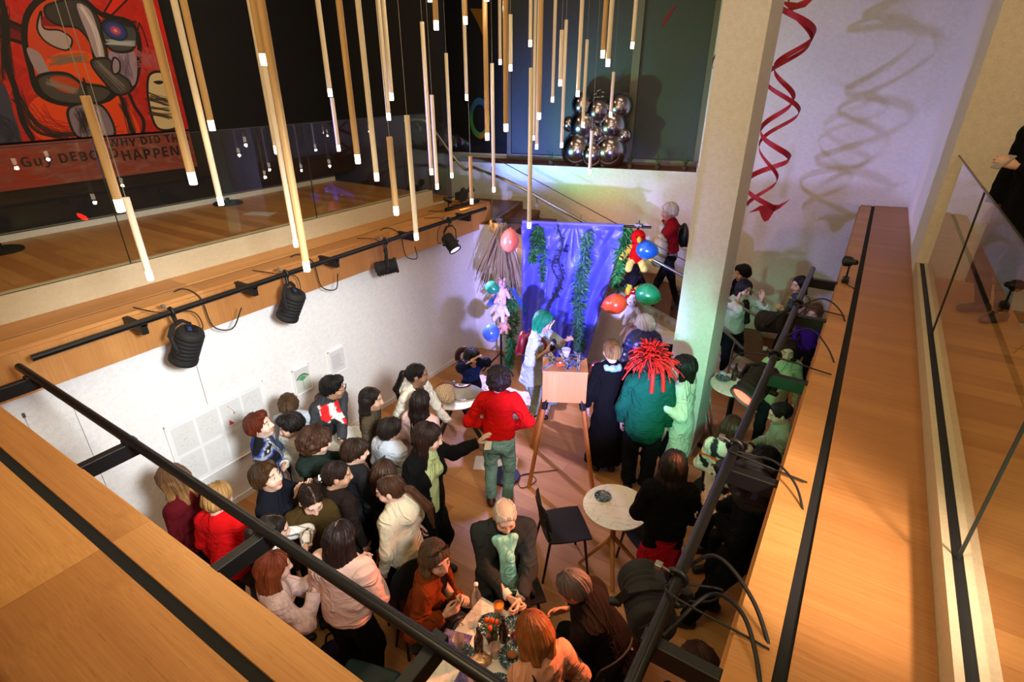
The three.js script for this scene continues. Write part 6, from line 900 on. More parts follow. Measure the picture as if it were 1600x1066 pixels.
garland('thin dark vine with small leaves looping below the first one', [onRod(0.45, 2.0, 0.14), onRod(0.4, 1.75, 0.15), onRod(0.45, 1.5, 0.16), onRod(0.4, 1.25, 0.18), onRod(0.36, 1.05, 0.18)], { n: 60, r: 0.05, leaf: 0.045, fat: 0.4, colors: [0x141a30, 0x1c2440], seed: 17, stem: 0.008, stemColor: 0x161a2c });
garland('green twig branch arching right of the blue cloth', [onRod(0.93, 1.5, 0.05), onRod(0.88, 1.52, 0.1), onRod(0.82, 1.38, 0.14)], { n: 120, r: 0.035, leaf: 0.06, colors: [0x1f5a4c, 0x2c7a60], seed: 18, stem: 0.008 });
{   // straw tassel
  const t = thing('raffia_tassel', 'fan of long straw-coloured raffia strands hanging at the left end of the stand', 'raffia tassel'); seedState = 71; const A = [], Bm = [];
  for (let i = 0; i < 230; i++) { const a = rr(-0.85, 0.62), top = V(...onRod(0.06 + rr(-0.02, 0.02), 2.3, 0.05 + rr(-0.02, 0.03))), L = rr(0.6, 1.15), e = top.clone().addScaledVector(RU, Math.sin(a) * L * 0.55).add(V(0, -L * Math.cos(a * 0.8), 0)).addScaledVector(RN, rr(-0.02, 0.16)), m = top.clone().lerp(e, 0.5).add(V(0, 0.06, 0)).addScaledVector(RN, 0.03); (i % 3 ? A : Bm).push(new THREE.TubeGeometry(new THREE.QuadraticBezierCurve3(top, m, e), 6, rr(0.003, 0.006), 4)); }
  tag(part(t, 'strands', A, S({ color: 0xa89372, roughness: 0.8 })), null, null, null, 'stuff'); tag(part(t, 'dark_strands', Bm, S({ color: 0x5a4638, roughness: 0.8 })), null, null, null, 'stuff'); part(t, 'binding', rod(onRod(0.06, 2.27, 0.05), onRod(0.06, 2.31, 0.05), 0.035, 0.035, 12), S({ color: 0x2a2a5a }));
}
// party balloons
function balloon(label, pos, r, color, tilt = [0, 0, 0], stretch = 1.22) {
  const t = thing('balloon', label, 'balloon', pos); t.rotation.set(...tilt);
  const prof = []; for (let i = 0; i <= 22; i++) { const a = i / 22 * Math.PI, y = -Math.cos(a); prof.push([Math.max(0.0001, Math.sin(a) * r * (1 - 0.14 * (y < 0 ? -y : 0))), y * r * (y < 0 ? stretch * 1.12 : stretch)]); }
  const m = new THREE.MeshPhysicalMaterial({ color, roughness: 0.28, clearcoat: 0.5, clearcoatRoughness: 0.2 });
  part(t, 'skin', lathe(prof, 32), m); part(t, 'knot', new THREE.ConeGeometry(r * 0.11, r * 0.16, 10).translate(0, -r * stretch * 1.14, 0), m);
}
balloon('salmon pink balloon hanging over the raffia tassel', [-3.85, 2.22, -5.96], 0.125, 0xd8664e, [Math.PI, 0, 0.1]);
balloon('teal green balloon left of the tinsel garland', [-3.93, 1.64, -5.65], 0.088, 0x0e8a6c, [0, 0, 1.3], 1.1);
balloon('pale blue balloon low by the tinsel garland', [-3.76, 1.13, -5.36], 0.115, 0x3c66d0, [0.2, 0, 0.1], 1.06);
balloon('bright blue balloon beside the plush parrot', [-2.28, 2.12, -6.88], 0.13, 0x0f5cb4, [0, 0, 1.5], 1.08);
balloon('green balloon below the bright blue one', [-2.11, 1.61, -6.61], 0.145, 0x0e8a50, [0, 0, 1.4], 1.1);
balloon('orange balloon at the lower right of the blue cloth', [-2.40, 1.54, -6.23], 0.135, 0xd84e22, [0.3, 0.4, -1.35], 1.14);
balloon('dark red balloon behind the blond woman', [-2.32, 0.87, -5.65], 0.1, 0x7a1c22, [0, 0, 1.2], 1.1);
// plush toys hung on the right stand pole and the left one
function plush(label, pos, s, body, belly, o = {}) {
  const t = thing('plush_toy', label, 'plush toy', pos, o.turn ?? 0.5); const c1 = lin(body), c2 = lin(belly);
  const P = [ellipsoid([0, 0, 0], [0.11 * s, 0.14 * s, 0.09 * s]), ellipsoid([0, 0.19 * s, 0.02 * s], [0.085 * s, 0.085 * s, 0.08 * s], { k: 0.02 })];
  for (const k of [1, -1]) { P.push(capsule([k * 0.09 * s, 0.07 * s, 0.02], [k * 0.17 * s, -0.06 * s, 0.05 * s], 0.04 * s, 0.034 * s, { k: 0.02, id: 1 }), capsule([k * 0.06 * s, -0.1 * s, 0.03], [k * 0.09 * s, -0.17 * s, 0.11 * s], 0.046 * s, 0.04 * s, { k: 0.02, id: 2 })); if (o.ears) P.push(ellipsoid([k * 0.06 * s, (0.27 + (o.ears - 1) * 0.04) * s, 0.0], [0.028 * s, 0.035 * s * o.ears, 0.02 * s], { k: 0.01 })); }
  const lim = lin(o.limb ?? body), lg = lin(o.leg ?? o.limb ?? body);
  part(t, 'body', meshField(P, 0.011, { disp: (x, y, z) => 0.006 * (noise(x * 90, y * 90, z * 90) - 0.5), color: (x, y, z, id) => mul(id === 1 ? lim : id === 2 ? lg : z > 0.055 * s && y < 0.08 * s && Math.abs(x) < 0.07 * s ? c2 : c1, 0.85 + 0.3 * noise(x * 60, y * 60, z * 60)) }), FM.cloth);
  if (o.face) part(t, 'face', ellipsoidGeo(0.06 * s, 0.055 * s, 0.045 * s, 0, 0.185 * s, 0.055 * s), S({ color: o.face })); if (o.beak) part(t, 'beak', new THREE.SphereGeometry(0.03 * s, 12, 10).scale(0.9, 1.3, 1.3).translate(0, 0.18 * s, 0.11 * s), S({ color: o.beak }));
  for (const k of [1, -1]) part(t, 'eye', new THREE.SphereGeometry(0.011 * s, 8, 6).translate(k * 0.035 * s, 0.21 * s, 0.095 * s), M.black);
  part(t, 'hanging_loop', tube([[0, 0.27 * s, 0], [0, 0.3 * s, -0.03], [0, 0.28 * s, -0.07]], 0.006, 10, 5), M.black);
}
const PP = (y, n = 0.07, s = 0.94) => onRod(s, y, n);
plush('red plush parrot with yellow beak at the top of the right stand pole', PP(1.98), 1.15, 0xc00c0c, 0xc00c0c, { face: 0xe4dccb, beak: 0xe0a018, limb: 0xd8b040, leg: 0xe0c060 });
plush('black plush toy with a yellow fringe below the parrot', PP(1.6), 0.9, 0x120f14, 0x14121a, { leg: 0xc8b43a, ears: 1 });
plush('small red and white plush toy on the right stand pole', PP(1.36), 0.55, 0xb80f14, 0xe0dcd8, { face: 0xe0d4cc });
plush('white plush dog on the right stand pole', PP(1.14, 0.09), 0.85, 0xd8d6d4, 0xe0dedc, { ears: 1.2 });
plush('pink-white plush rabbit below the white dog', PP(0.86, 0.11, 0.95), 0.75, 0xd8bcb8, 0xe4d0cc, { ears: 1.7 });
plush('navy and red plush toy low on the right stand pole', PP(0.62, 0.06, 0.97), 0.8, 0x121a4c, 0x7a1014, { leg: 0xa01014 });
plush('pale blue plush toy near the foot of the right stand pole', PP(0.42, 0.2, 0.92), 0.85, 0xa8c4d8, 0xd0dce4, { ears: 1.2 });
plush('white plush cat lowest on the right stand pole', PP(0.16, 0.24, 0.92), 0.85, 0xd4d6de, 0xd4d6de, { ears: 1 });
plush('pink and white plush toy at the top of the left stand pole', onRod(0.055, 1.34, 0.14), 0.75, 0xdcb4bc, 0xe4d4d8, { ears: 1.2, turn: 0.2 });
plush('white plush lamb in the middle of the left stand pole', onRod(0.045, 1.08, 0.14), 0.8, 0xe0d4d8, 0xe4dce0, { ears: 1, turn: 0.2 });
plush('small pink plush pig below the lamb on the left pole', onRod(0.08, 0.86, 0.2), 0.55, 0xd49a90, 0xdcaea4, { ears: 0.8, turn: 0.3 });
{   // bows and heaps
  for (const [s, y, a, l] of [[0.075, 1.46, 0.6, 'dark blue ribbon hanging left of the tinsel garland'], [0.13, 1.42, -0.5, 'blue satin ribbon hanging right of the tinsel garland']]) { const t = thing('ribbon', l, 'ribbon', onRod(s, y, 0.16)); const g = new THREE.BoxGeometry(0.07, 0.42, 0.006, 4, 12, 1), p = g.attributes.position; for (let i = 0; i < p.count; i++) p.setZ(i, p.getZ(i) + 0.02 * Math.sin(p.getY(i) * 14)); g.computeVertexNormals(); g.translate(0, -0.2, 0); g.rotateZ(-a); g.rotateY(Math.atan2(RN.x, RN.z)); part(t, 'band', g, S({ color: 0x1c4a9c, roughness: 0.35 })); }
  const heap = (label, name, cx, cz, list, col, cat) => { const t = thing(name, label, cat, [cx, 0, cz]); part(t, 'fabric', meshField(list.map(([x, y, z, a, b, d]) => ellipsoid([x, y, z], [a, b, d], { k: 0.08 })), 0.02, { disp: (x, y, z) => fold(x * 1.6, y * 1.6, z * 1.6, 2.6), color: (x, y, z) => mul(lin(col), 0.85 + 0.25 * noise(x * 10, y * 10, z * 10)), clip: (x, y) => 0.003 - y }), FM.cloth); };
  heap('heap of crumpled white sheets on the floor behind the woman in red', 'sheet_heap', -3.6, -5.35, [[0, 0.1, 0, 0.4, 0.2, 0.3], [0.35, 0.06, -0.2, 0.3, 0.14, 0.25], [-0.35, 0.12, -0.05, 0.25, 0.26, 0.2]], 0xd9d2d8, 'sheets');
  heap('bunch of pale blue tulle on the floor by the performer', 'tulle_heap', -3.35, -5.95, [[0, 0.14, 0, 0.22, 0.2, 0.2], [0.2, 0.1, 0.1, 0.2, 0.16, 0.18]], 0x9cc0c8, 'tulle');
  const t = thing('horned_mask', 'maroon and black horseshoe-shaped mask propped on a thin stand by the white wall', 'mask', [-4.05, 0, -5.15], 0.6); part(t, 'arch', new THREE.TorusGeometry(0.1, 0.04, 10, 28, 3.9).rotateZ(-0.38).scale(1, 1.15, 0.7).translate(0, 0.78, 0), S({ color: 0x3c1016, roughness: 0.5 })); part(t, 'muzzle', lathe([[0, -0.09], [0.05, -0.08], [0.085, -0.02], [0.085, 0.04], [0.05, 0.075], [0, 0.08]], 7).translate(-0.03, 0.66, 0.02), S({ color: 0x0d0d12, roughness: 0.45 })); part(t, 'stand', [rod([0, 0.01, 0], [0, 0.66, -0.01], 0.012), lathe([[0, 0], [0.12, 0], [0.12, 0.015], [0, 0.02]], 24)], M.black);
}
// ================================================================ FURNITURE
const marbleTex = dataTex(512, 512, (u, v) => { const n = fbm(u * 7, v * 7, 2), w = Math.abs(noise(u * 5 + n * 3, v * 5, 6) - 0.5), s = noise(u * 40, v * 40, 1); const k = 216 + 22 * n - (w < 0.03 ? 22 : 0) - (s > 0.78 ? 14 : 0); return [k, k - 2, k - 10]; });
const marble = S({ map: marbleTex, roughness: 0.28 });
function roundTop(r) { const g = lathe([[0, -0.012], [r - 0.02, -0.012], [r, 0.002], [r, 0.01], [r - 0.004, 0.013], [0, 0.013]], 56), p = g.attributes.position, uv = g.attributes.uv; for (let i = 0; i < p.count; i++) uv.setXY(i, p.getX(i) + 0.5, p.getZ(i) + 0.5); return g; }
function bistro(label, x, z, h, r, legM, turn, kind) {
  const t = thing('bistro_table', label, 'table', [x, 0, z], turn); part(t, 'tabletop', roundTop(r).translate(0, h - 0.013, 0), marble);
  if (kind === 'tripod') { part(t, 'column', rod([0, 0.3, 0], [0, h - 0.02, 0], 0.026, 0.024, 16), legM); for (let k = 0; k < 4; k++) { const a = k * 1.571; part(t, 'leg', rod([Math.cos(a) * 0.29, 0.008, Math.sin(a) * 0.29], [Math.cos(a) * 0.012, 0.36, Math.sin(a) * 0.012], 0.016, 0.022, 12), legM); } }
  else if (kind === 'cross') { part(t, 'column', bar([0, h - 0.14, 0], [0, h - 0.02, 0], 0.06, 0.06), legM); for (const s of [1, -1]) { part(t, 'beam', bar([-0.28, h - 0.04, s * 0.02], [0.28, h - 0.04, s * 0.02], 0.045, 0.035), legM); part(t, 'leg', bar([s * 0.03, h - 0.08, 0], [s * 0.36, 0.02, 0.22], 0.04, 0.04), legM); part(t, 'leg', bar([s * 0.03, h - 0.08, 0], [s * 0.34, 0.02, -0.24], 0.04, 0.04), legM); } }
  else { part(t, 'column', rod([0, 0.03, 0], [0, h - 0.02, 0], 0.034, 0.03, 18), legM); for (let k = 0; k < 4; k++) { const a = k * 1.571 + 0.6; part(t, 'foot', bar([0, 0.03, 0], [Math.cos(a) * 0.32, 0.012, Math.sin(a) * 0.32], 0.05, 0.022), legM); } }
  return t;
}
const birch = S({ map: oakTex, color: 0xfff0dc, roughness: 0.5 });
bistro('round white-topped table with pale wooden legs, one teal plate on it', -1.225, -3.64, 0.74, 0.292, birch, 0.5, 'tripod');
bistro('round marble table surrounded by children by the white wall', -3.95, -3.0, 0.75, 0.3, M.black, 0.2, 'post');
bistro('round table on black crossed legs holding masks, in front of the small child', -3.57, -4.34, 0.74, 0.3, M.black, 0.75, 'cross');
bistro('tall round table on a black post right of the square column', -0.75, -5.93, 1.0, 0.27, M.black, 0.4, 'post');
bistro('round table half hidden behind the square column, near the stairs', -1.93, -7.42, 0.74, 0.3, M.black, 0.1, 'post');
{ const t = thing('square_table', 'square white marble table crowded with plates and bottles in the foreground', 'table', [-1.34, 0, -1.87]); const top = RB(-0.35, 0.35, 0.715, 0.74, -0.355, 0.355, 0.006, 2); part(t, 'tabletop', top, marble); part(t, 'column', rod([0, 0.03, 0], [0, 0.715, 0], 0.035, 0.032, 18), M.black); for (let k = 0; k < 4; k++) { const a = k * 1.571 + 0.785; part(t, 'foot', bar([0, 0.03, 0], [Math.cos(a) * 0.36, 0.012, Math.sin(a) * 0.36], 0.05, 0.022), M.black); } }
// chairs: thin moulded shell, narrow leaf-shaped back, splayed legs
function makeChair() {
  const t = thing('chair', 'black chair', 'chair');
  const seat = new THREE.BoxGeometry(0.43, 0.014, 0.42, 10, 1, 10), p = seat.attributes.position; for (let i = 0; i < p.count; i++) { const x = p.getX(i) / 0.215, z = p.getZ(i) / 0.21; p.setX(i, p.getX(i) * (1 - 0.1 * (z < 0 ? z * z : 0.2 * z * z))); p.setY(i, p.getY(i) + 0.02 * x * x + (z > 0.6 ? -0.02 * (z - 0.6) : 0)); p.setZ(i, p.getZ(i) * (1 - 0.06 * x * x)); } seat.computeVertexNormals(); seat.translate(0, 0.45, 0.01); part(t, 'seat', seat, M.blackMatt);
  const back = new THREE.BoxGeometry(0.4, 0.3, 0.012, 12, 8, 1), q = back.attributes.position; for (let i = 0; i < q.count; i++) { const x = q.getX(i) / 0.2, y = q.getY(i) / 0.15; q.setX(i, q.getX(i) * (1 - 0.16 * y * y)); q.setY(i, q.getY(i) * (1 - 0.24 * x * x)); q.setZ(i, q.getZ(i) + 0.05 * x * x - 0.02 * y); } back.computeVertexNormals(); back.translate(0, 0.69, -0.235); part(t, 'backrest', back, M.blackMatt);
  for (const s of [1, -1]) { part(t, 'leg', rod([s * 0.19, 0, 0.2], [s * 0.165, 0.44, 0.15], 0.011, 0.013, 10), M.black); part(t, 'leg', [rod([s * 0.2, 0, -0.24], [s * 0.16, 0.44, -0.17], 0.011, 0.013, 10)], M.black); part(t, 'back_support', rod([s * 0.16, 0.44, -0.17], [s * 0.15, 0.72, -0.225], 0.012, 0.01, 10), M.black); }
  part(t, 'frame', [rod([-0.16, 0.435, 0.15], [0.16, 0.435, 0.15], 0.01), rod([-0.16, 0.435, -0.17], [0.16, 0.435, -0.17], 0.01)], M.black);
  return t;
}
const chair0 = makeChair(); let chairUsed = false;
function chair(label, x, z, turn, group) { const c = chairUsed ? chair0.clone() : chair0; if (chairUsed) { c.name = numbered('chair'); scene.add(c); } chairUsed = true; c.position.set(x, 0, z); c.rotation.y = turn; c.userData = { label, category: 'chair', group: 'black chairs on the hall floor' }; return c; }
chair('empty black chair left of the round white-topped table', -1.63, -3.43, headingY(78));
chair('black chair right of the round white-topped table beside the red skirt', -0.93, -3.78, headingY(262));
chair('black chair under the white-haired man with the turquoise scarf', -1.66, -2.62, headingY(172));
chair('chair under the seated woman in the rust suede jacket', -2.06, -2.02, headingY(98));
chair('chair under the seated man in the brown blazer', -0.86, -2.36, headingY(288));
chair('chair under the seated woman in the peach sweater', -0.95, -1.72, headingY(328));
chair('chair under the seated person in the pale green shirt on the right', -0.1, -5.3, headingY(285)); chair('chair under the seated person with long chestnut hair', -0.58, -4.6, headingY(20)); chair('chair under the seated black-haired person with glasses', -0.08, -4.36, headingY(270)); chair('chair under the seated person below the near right ledge', -0.1, -2.1, headingY(330));
{ const c = thing('chair', 'dark chair with a red padded back behind the woman in the rust jacket', 'chair', [-2.3, 0, -2.15], 1.2); part(c, 'seat', RB(-0.21, 0.21, 0.42, 0.47, -0.2, 0.2, 0.015, 2), S({ color: 0x3a0a10 })); part(c, 'backrest', RB(-0.2, 0.2, 0.5, 0.86, -0.22, -0.18, 0.015, 2), S({ color: 0x7a0a16 })); for (const s of [1, -1]) for (const u of [1, -1]) part(c, 'leg', rod([s * 0.19, 0, u * 0.19], [s * 0.18, 0.43, u * 0.17], 0.012), M.black); for (const s of [1, -1]) part(c, 'back_post', rod([s * 0.19, 0.44, -0.19], [s * 0.19, 0.86, -0.205], 0.012), M.black); }
{ const t = thing('pouf', 'dark teal padded stool top at the bottom edge below the black bar', 'pouf', [-2.09, 0, -1.36], 0.3); part(t, 'cushion', RB(-0.21, 0.21, 0.3, 0.45, -0.21, 0.21, 0.04, 3), S({ color: 0x14343a, roughness: 0.7 })); part(t, 'base', RB(-0.17, 0.17, 0, 0.3, -0.17, 0.17, 0.01), M.black); }
{ const t = thing('handbag', 'dark purple bag standing on the floor by the pink blouse', 'bag', [-2.62, 0, -1.6], 0.7); part(t, 'body', meshField([ellipsoid([0, 0.13, 0], [0.17, 0.14, 0.09])], 0.014, { color: (x, y, z) => [0.025, 0.014, 0.05], disp: (x, y, z) => fold(x, y, z, 1), clip: (x, y) => 0.004 - y }), FM.cloth); part(t, 'handle', tube([[-0.1, 0.22, 0], [-0.06, 0.36, 0], [0.06, 0.36, 0], [0.1, 0.22, 0]], 0.009, 20, 8), M.rubber); }
// ---- easel stand with its box
{
  const t = thing('easel_stand', 'pale wooden box stand on four splayed wooden legs, printed foil strips on top', 'stand', [-2.33, 0, -4.72], 0.5);   // faces the balcony corner
  const ply = S({ map: oakTex, color: 0xffeed8, roughness: 0.55 }), leg = S({ map: oakTex2, color: 0xf4cfa4, roughness: 0.5 });
  part(t, 'front_panel', RB(-0.24, 0.24, 0.97, 1.34, 0.145, 0.165, 0.004, 1, 'y'), ply); part(t, 'back_panel', RB(-0.24, 0.24, 0.97, 1.34, -0.165, -0.145, 0.004, 1, 'y'), ply);
  for (const s of [1, -1]) part(t, 'side_panel', RB(s * 0.22 - 0.01, s * 0.22 + 0.01, 0.97, 1.34, -0.147, 0.147, 0.004, 1, 'y'), ply);
  part(t, 'top_board', RB(-0.245, 0.245, 1.34, 1.36, -0.17, 0.17, 0.005, 1, 'x'), ply);
  for (const s of [1, -1]) for (const u of [1, -1]) { part(t, 'leg', bar([s * 0.36, 0, u * 0.38 + 0.06], [s * 0.195, 1.0, u * 0.12], 0.032, 0.05), leg); part(t, 'bracket', bar([s * 0.213, 0.88, u * 0.155 + 0.012], [s * 0.19, 1.02, u * 0.12], 0.05, 0.065), M.black); }
  seedState = 301;
  const cols = [[0x10131c, 0xc8ccd0], [0x1a2c66, 0xaeb6c2], [0x8c8f98, 0x20222a], [0xb8a060, 0x1c1c22], [0x0e0e12, 0x9aa0aa], [0x274a8c, 0xd8d8d8]];
  const stripMats = cols.map(([a, b], i) => new THREE.MeshStandardMaterial({ roughness: 0.25, metalness: 0.5, map: dataTex(64, 64, (u, v) => { const n = noise(u * 10 + i * 7, v * 14, i); const c = new THREE.Color(n > 0.54 ? b : a); c.convertLinearToSRGB(); return [c.r * 255, c.g * 255, c.b * 255]; }) }));
  const strips = {};
  for (let i = 0; i < 18; i++) {
    const a = rr(-1.3, 1.3), L = rr(0.12, 0.24), g = new THREE.BoxGeometry(L, 0.002, rr(0.03, 0.06), 8, 1, 1), p = g.attributes.position; const b = rr(0.2, 1.1), ph = rr(0, 3); for (let k = 0; k < p.count; k++) p.setY(k, p.getY(k) + 0.03 * b * Math.sin(p.getX(k) * 16 + ph) + 0.015); g.computeVertexNormals();
    const o = mesh('foil_strip', g, stripMats[i % 6]); const lx = rr(-0.17, 0.17), lz = rr(-0.1, 0.12), w = V(lx, 0, lz).applyAxisAngle(V(0, 1, 0), 0.5); o.position.set(-2.33 + w.x, 1.372 + i * 0.004, -4.72 + w.z); o.rotation.set(rr(-0.25, 0.25), a, rr(-0.2, 0.2)); const kind = ['black and silver', 'blue and grey', 'grey and dark', 'gold and black', 'dark mottled', 'bright blue'][i % 6] + ' foil strips'; tag(o, kind, 'foil strip', kind); (strips[kind] ??= []).push(o);
  }
  for (const [k, l] of Object.entries(strips)) rankLabels(l, k + ' on the wooden stand');
  const glass = thing('glass_cup', 'clear cup standing among the foil strips on the wooden stand', 'cup', [-2.36, 1.4, -4.79]); part(glass, 'bowl', lathe([[0.02, 0.0], [0.028, 0.01], [0.05, 0.11], [0.052, 0.11], [0.03, 0.008], [0.02, -0.002], [0, -0.002]], 28), new THREE.MeshPhysicalMaterial({ color: 0xffffff, transmission: 0.85, roughness: 0.05, thickness: 0 })); part(glass, 'foot', lathe([[0, -0.03], [0.03, -0.03], [0.008, -0.02], [0.008, 0], [0, 0]], 20), M.steel);
  const orange = thing('orange_flower', 'small orange flower among the foil strips on the wooden stand', 'flower', [-2.32, 1.43, -4.58]); seedState = 8; part(orange, 'petals', Array.from({ length: 7 }, (_, i) => ellipsoidGeo(0.026, 0.012, 0.018, Math.cos(i * 0.9) * 0.025, 0.005 * (i % 2), Math.sin(i * 0.9) * 0.025)), S({ color: 0xe0481c })); part(orange, 'centre', ellipsoidGeo(0.014, 0.014, 0.014, 0, 0.012, 0), S({ color: 0xe8e0d0 }));
}
// ---- things on and around the tables
const tealPlate = S({ map: dataTex(256, 256, (u, v) => { const n = noise(u * 22, v * 22, 4), w = Math.abs(noise(u * 9, v * 9, 7) - 0.5) < 0.02; return n > 0.8 || w ? [190, 205, 205] : [10 + 20 * n, 44 + 30 * n, 58 + 24 * n]; }), roughness: 0.22 });
const plateGeo = (() => { const g = lathe([[0, 0], [0.05, 0], [0.055, 0.004], [0.088, 0.016], [0.09, 0.02], [0.086, 0.02], [0.055, 0.009], [0, 0.007]], 36), p = g.attributes.position, uv = g.attributes.uv; for (let i = 0; i < p.count; i++) uv.setXY(i, p.getX(i) * 5 + 0.5, p.getZ(i) * 5 + 0.5); return g; })();
const plate0 = (label, x, y, z, s = 1) => { const t = thing('plate', label, 'plate', [x, y, z], x * 7); t.scale.setScalar(s); part(t, 'dish', plateGeo, tealPlate); return t; };
plate0('speckled dark teal plate behind the tulip pot on the square table', -1.49, 0.741, -2.06, 1.05); plate0('lighter teal plate nearest the man in the scarf', -1.34, 0.741, -2.14, 1.05); plate0('small dark plate beside the plastic cup at the left table edge', -1.535, 0.741, -1.79, 0.85); plate0('dark speckled plate with food by the orange-blond woman', -1.235, 0.741, -1.95, 1.1); plate0('dark speckled plate at the bottom of the square table', -1.2, 0.741, -1.72, 1.15); plate0('single teal plate on the round white-topped table', -1.37, 0.741, -3.68, 0.85); plate0('dark green plate on the tall round table', -0.9, 1.001, -5.99, 0.95);
const clear = new THREE.MeshPhysicalMaterial({ color: 0xf4f8f8, transmission: 0.92, roughness: 0.06, thickness: 0 }), amber = new THREE.MeshPhysicalMaterial({ color: 0x2a1208, roughness: 0.12, clearcoat: 0.6 });
function bottle(label, x, y, z, m, h = 0.24, r = 0.032, cap = M.rubber) { const t = thing('bottle', label, 'bottle', [x, y, z]); part(t, 'glass', lathe([[0, 0], [r * 0.92, 0], [r, 0.006], [r, h * 0.56], [r * 0.85, h * 0.66], [r * 0.42, h * 0.8], [r * 0.38, h * 0.96], [0, h * 0.96]], 24), m); part(t, 'cap', lathe([[0, h * 0.94], [r * 0.44, h * 0.94], [r * 0.46, h], [0, h]], 16), cap); return t; }
bottle('clear swing-top water bottle with a white cap at the corner of the square table', -1.64, 0.741, -2.1, clear, 0.29, 0.035, S({ color: 0xe0e0dc })); bottle('dark brown bottle nearest the black bar on the square table', -1.45, 0.741, -1.86, amber, 0.24); bottle('dark brown bottle right of the tulip pot', -1.36, 0.741, -2.02, amber, 0.23); bottle('dark bottle on the tall round table', -0.79, 1.001, -6.04, amber, 0.22);
function cup(label, x, z, m, fill, h = 0.095, r = 0.038) { const t = thing('cup', label, 'cup', [x, 0.741, z]); part(t, 'wall', lathe([[0, 0], [r * 0.78, 0], [r, h], [r * 0.96, h], [r * 0.75, 0.004], [0, 0.004]], 26), m); if (fill) part(t, 'drink', lathe([[0, 0.006], [r * 0.74, 0.006], [r * 0.9, h * 0.78], [0, h * 0.78]], 24), fill); return t; }
const plastic = new THREE.MeshPhysicalMaterial({ color: 0xe8dcd8, transmission: 0.6, roughness: 0.3, thickness: 0 });
cup('glass of orange juice by the hands of the man in the scarf', -1.5, -2.17, clear, S({ color: 0xe88a24, roughness: 0.2 }), 0.1, 0.04); cup('empty clear cup by the water bottle', -1.61, -1.99, clear); cup('frosted plastic cup at the left edge of the square table', -1.585, -1.82, plastic); cup('frosted plastic cup in the middle of the square table', -1.35, -1.9, plastic); cup('short glass of red wine by the lighter teal plate', -1.285, -2.05, clear, S({ color: 0x4a0c10, roughness: 0.2 }), 0.085, 0.036);
{ const t = thing('cup', 'small upturned clear glass on the single teal plate', 'cup', [-1.36, 0.75, -3.66]); part(t, 'wall', lathe([[0, 0.07], [0.026, 0.07], [0.032, 0], [0.029, 0], [0.023, 0.066], [0, 0.066]], 24), clear); }
{ const t = thing('flower_pot', 'small dark pot of orange tulips in the middle of the square table', 'flower pot', [-1.42, 0.741, -1.97]); part(t, 'pot', lathe([[0, 0], [0.03, 0], [0.042, 0.06], [0.04, 0.062], [0.036, 0.05], [0, 0.05]], 20), S({ color: 0x2a120a, roughness: 0.5 })); seedState = 5; const lf = []; for (let i = 0; i < 12; i++) { const a = i * 0.52, L = rr(0.09, 0.17); lf.push(new THREE.TubeGeometry(new THREE.QuadraticBezierCurve3(V(0, 0.05, 0), V(Math.cos(a) * 0.015, 0.05 + L * 0.7, Math.sin(a) * 0.015), V(Math.cos(a) * L * 0.45, 0.05 + L, Math.sin(a) * L * 0.45)), 6, 0.0045, 5)); } tag(part(t, 'leaves', lf, S({ color: 0x2e6a20 })), null, null, null, 'stuff'); for (const [x, y, z] of [[0, 0.21, 0], [0.03, 0.19, -0.02], [-0.035, 0.2, 0.012], [0.01, 0.18, 0.035]]) part(t, 'tulip', [lathe([[0, -0.025], [0.014, -0.012], [0.017, 0.005], [0.01, 0.025], [0, 0.02]], 10).translate(x, y, z), rod([0, 0.05, 0], [x, y - 0.02, z], 0.0025, 0.0025, 5)], S({ color: 0xe2541c })); }
const leafTex = canvasTex(384, 256, (c, W, H) => { seedState = 88; c.fillStyle = '#4a4488'; c.fillRect(0, 0, W, H); for (let i = 0; i < 260; i++) { c.globalAlpha = 0.5; c.fillStyle = ['#2c3a7c', '#7a6ab0', '#a89cc8', '#1c2250', '#8c86b8'][i % 5]; c.beginPath(); c.ellipse(rnd() * W, rnd() * H, 6 + rnd() * 26, 4 + rnd() * 12, rnd() * 3, 0, 7); c.fill(); } c.globalAlpha = 1; c.fillStyle = '#c8bca0'; c.beginPath(); c.ellipse(W * 0.46, H * 0.5, 46, 26, 0.4, 0, 7); c.fill(); c.fillStyle = '#b9b2d8'; for (let i = 0; i < 5; i++) c.fillRect(20, 16 + i * 14, rr(60, 200), 5); });
for (const [x, z, a, l, c] of [[-1.63, -1.84, 0.3, 'purple printed leaflet overhanging the left edge of the square table', 0xffffff], [-1.38, -1.68, 0.15, 'purple leaflet near the bottom of the square table', 0xe8b8d8]]) { const t = thing('leaflet', l, 'leaflet', [x, 0.742, z], a); part(t, 'sheet', RB(-0.1, 0.1, 0, 0.002, -0.07, 0.07, 0.0008), S({ color: 0xd8d4d8 })); const pg = new THREE.PlaneGeometry(0.196, 0.136).rotateX(-Math.PI / 2).translate(0, 0.0026, 0); part(t, 'print', pg, S({ map: leafTex, color: c, roughness: 0.4 })); }
{ const t = thing('snack_bag', 'open foil snack bag glinting by the dark bottle on the square table', 'snack bag', [-1.4, 0.742, -1.82], 0.6); seedState = 19; const g = new THREE.SphereGeometry(0.06, 20, 14).scale(1.2, 0.35, 0.8), p = g.attributes.position; for (let i = 0; i < p.count; i++) { const n = 1 + 0.3 * (noise(p.getX(i) * 60, p.getY(i) * 60 + 4, p.getZ(i) * 60) - 0.5) * 2; p.setXYZ(i, p.getX(i) * n, p.getY(i) * n + 0.021, p.getZ(i) * n); } g.computeVertexNormals(); part(t, 'foil', g, new THREE.MeshStandardMaterial({ color: 0xe0b890, metalness: 0.7, roughness: 0.3 })); }
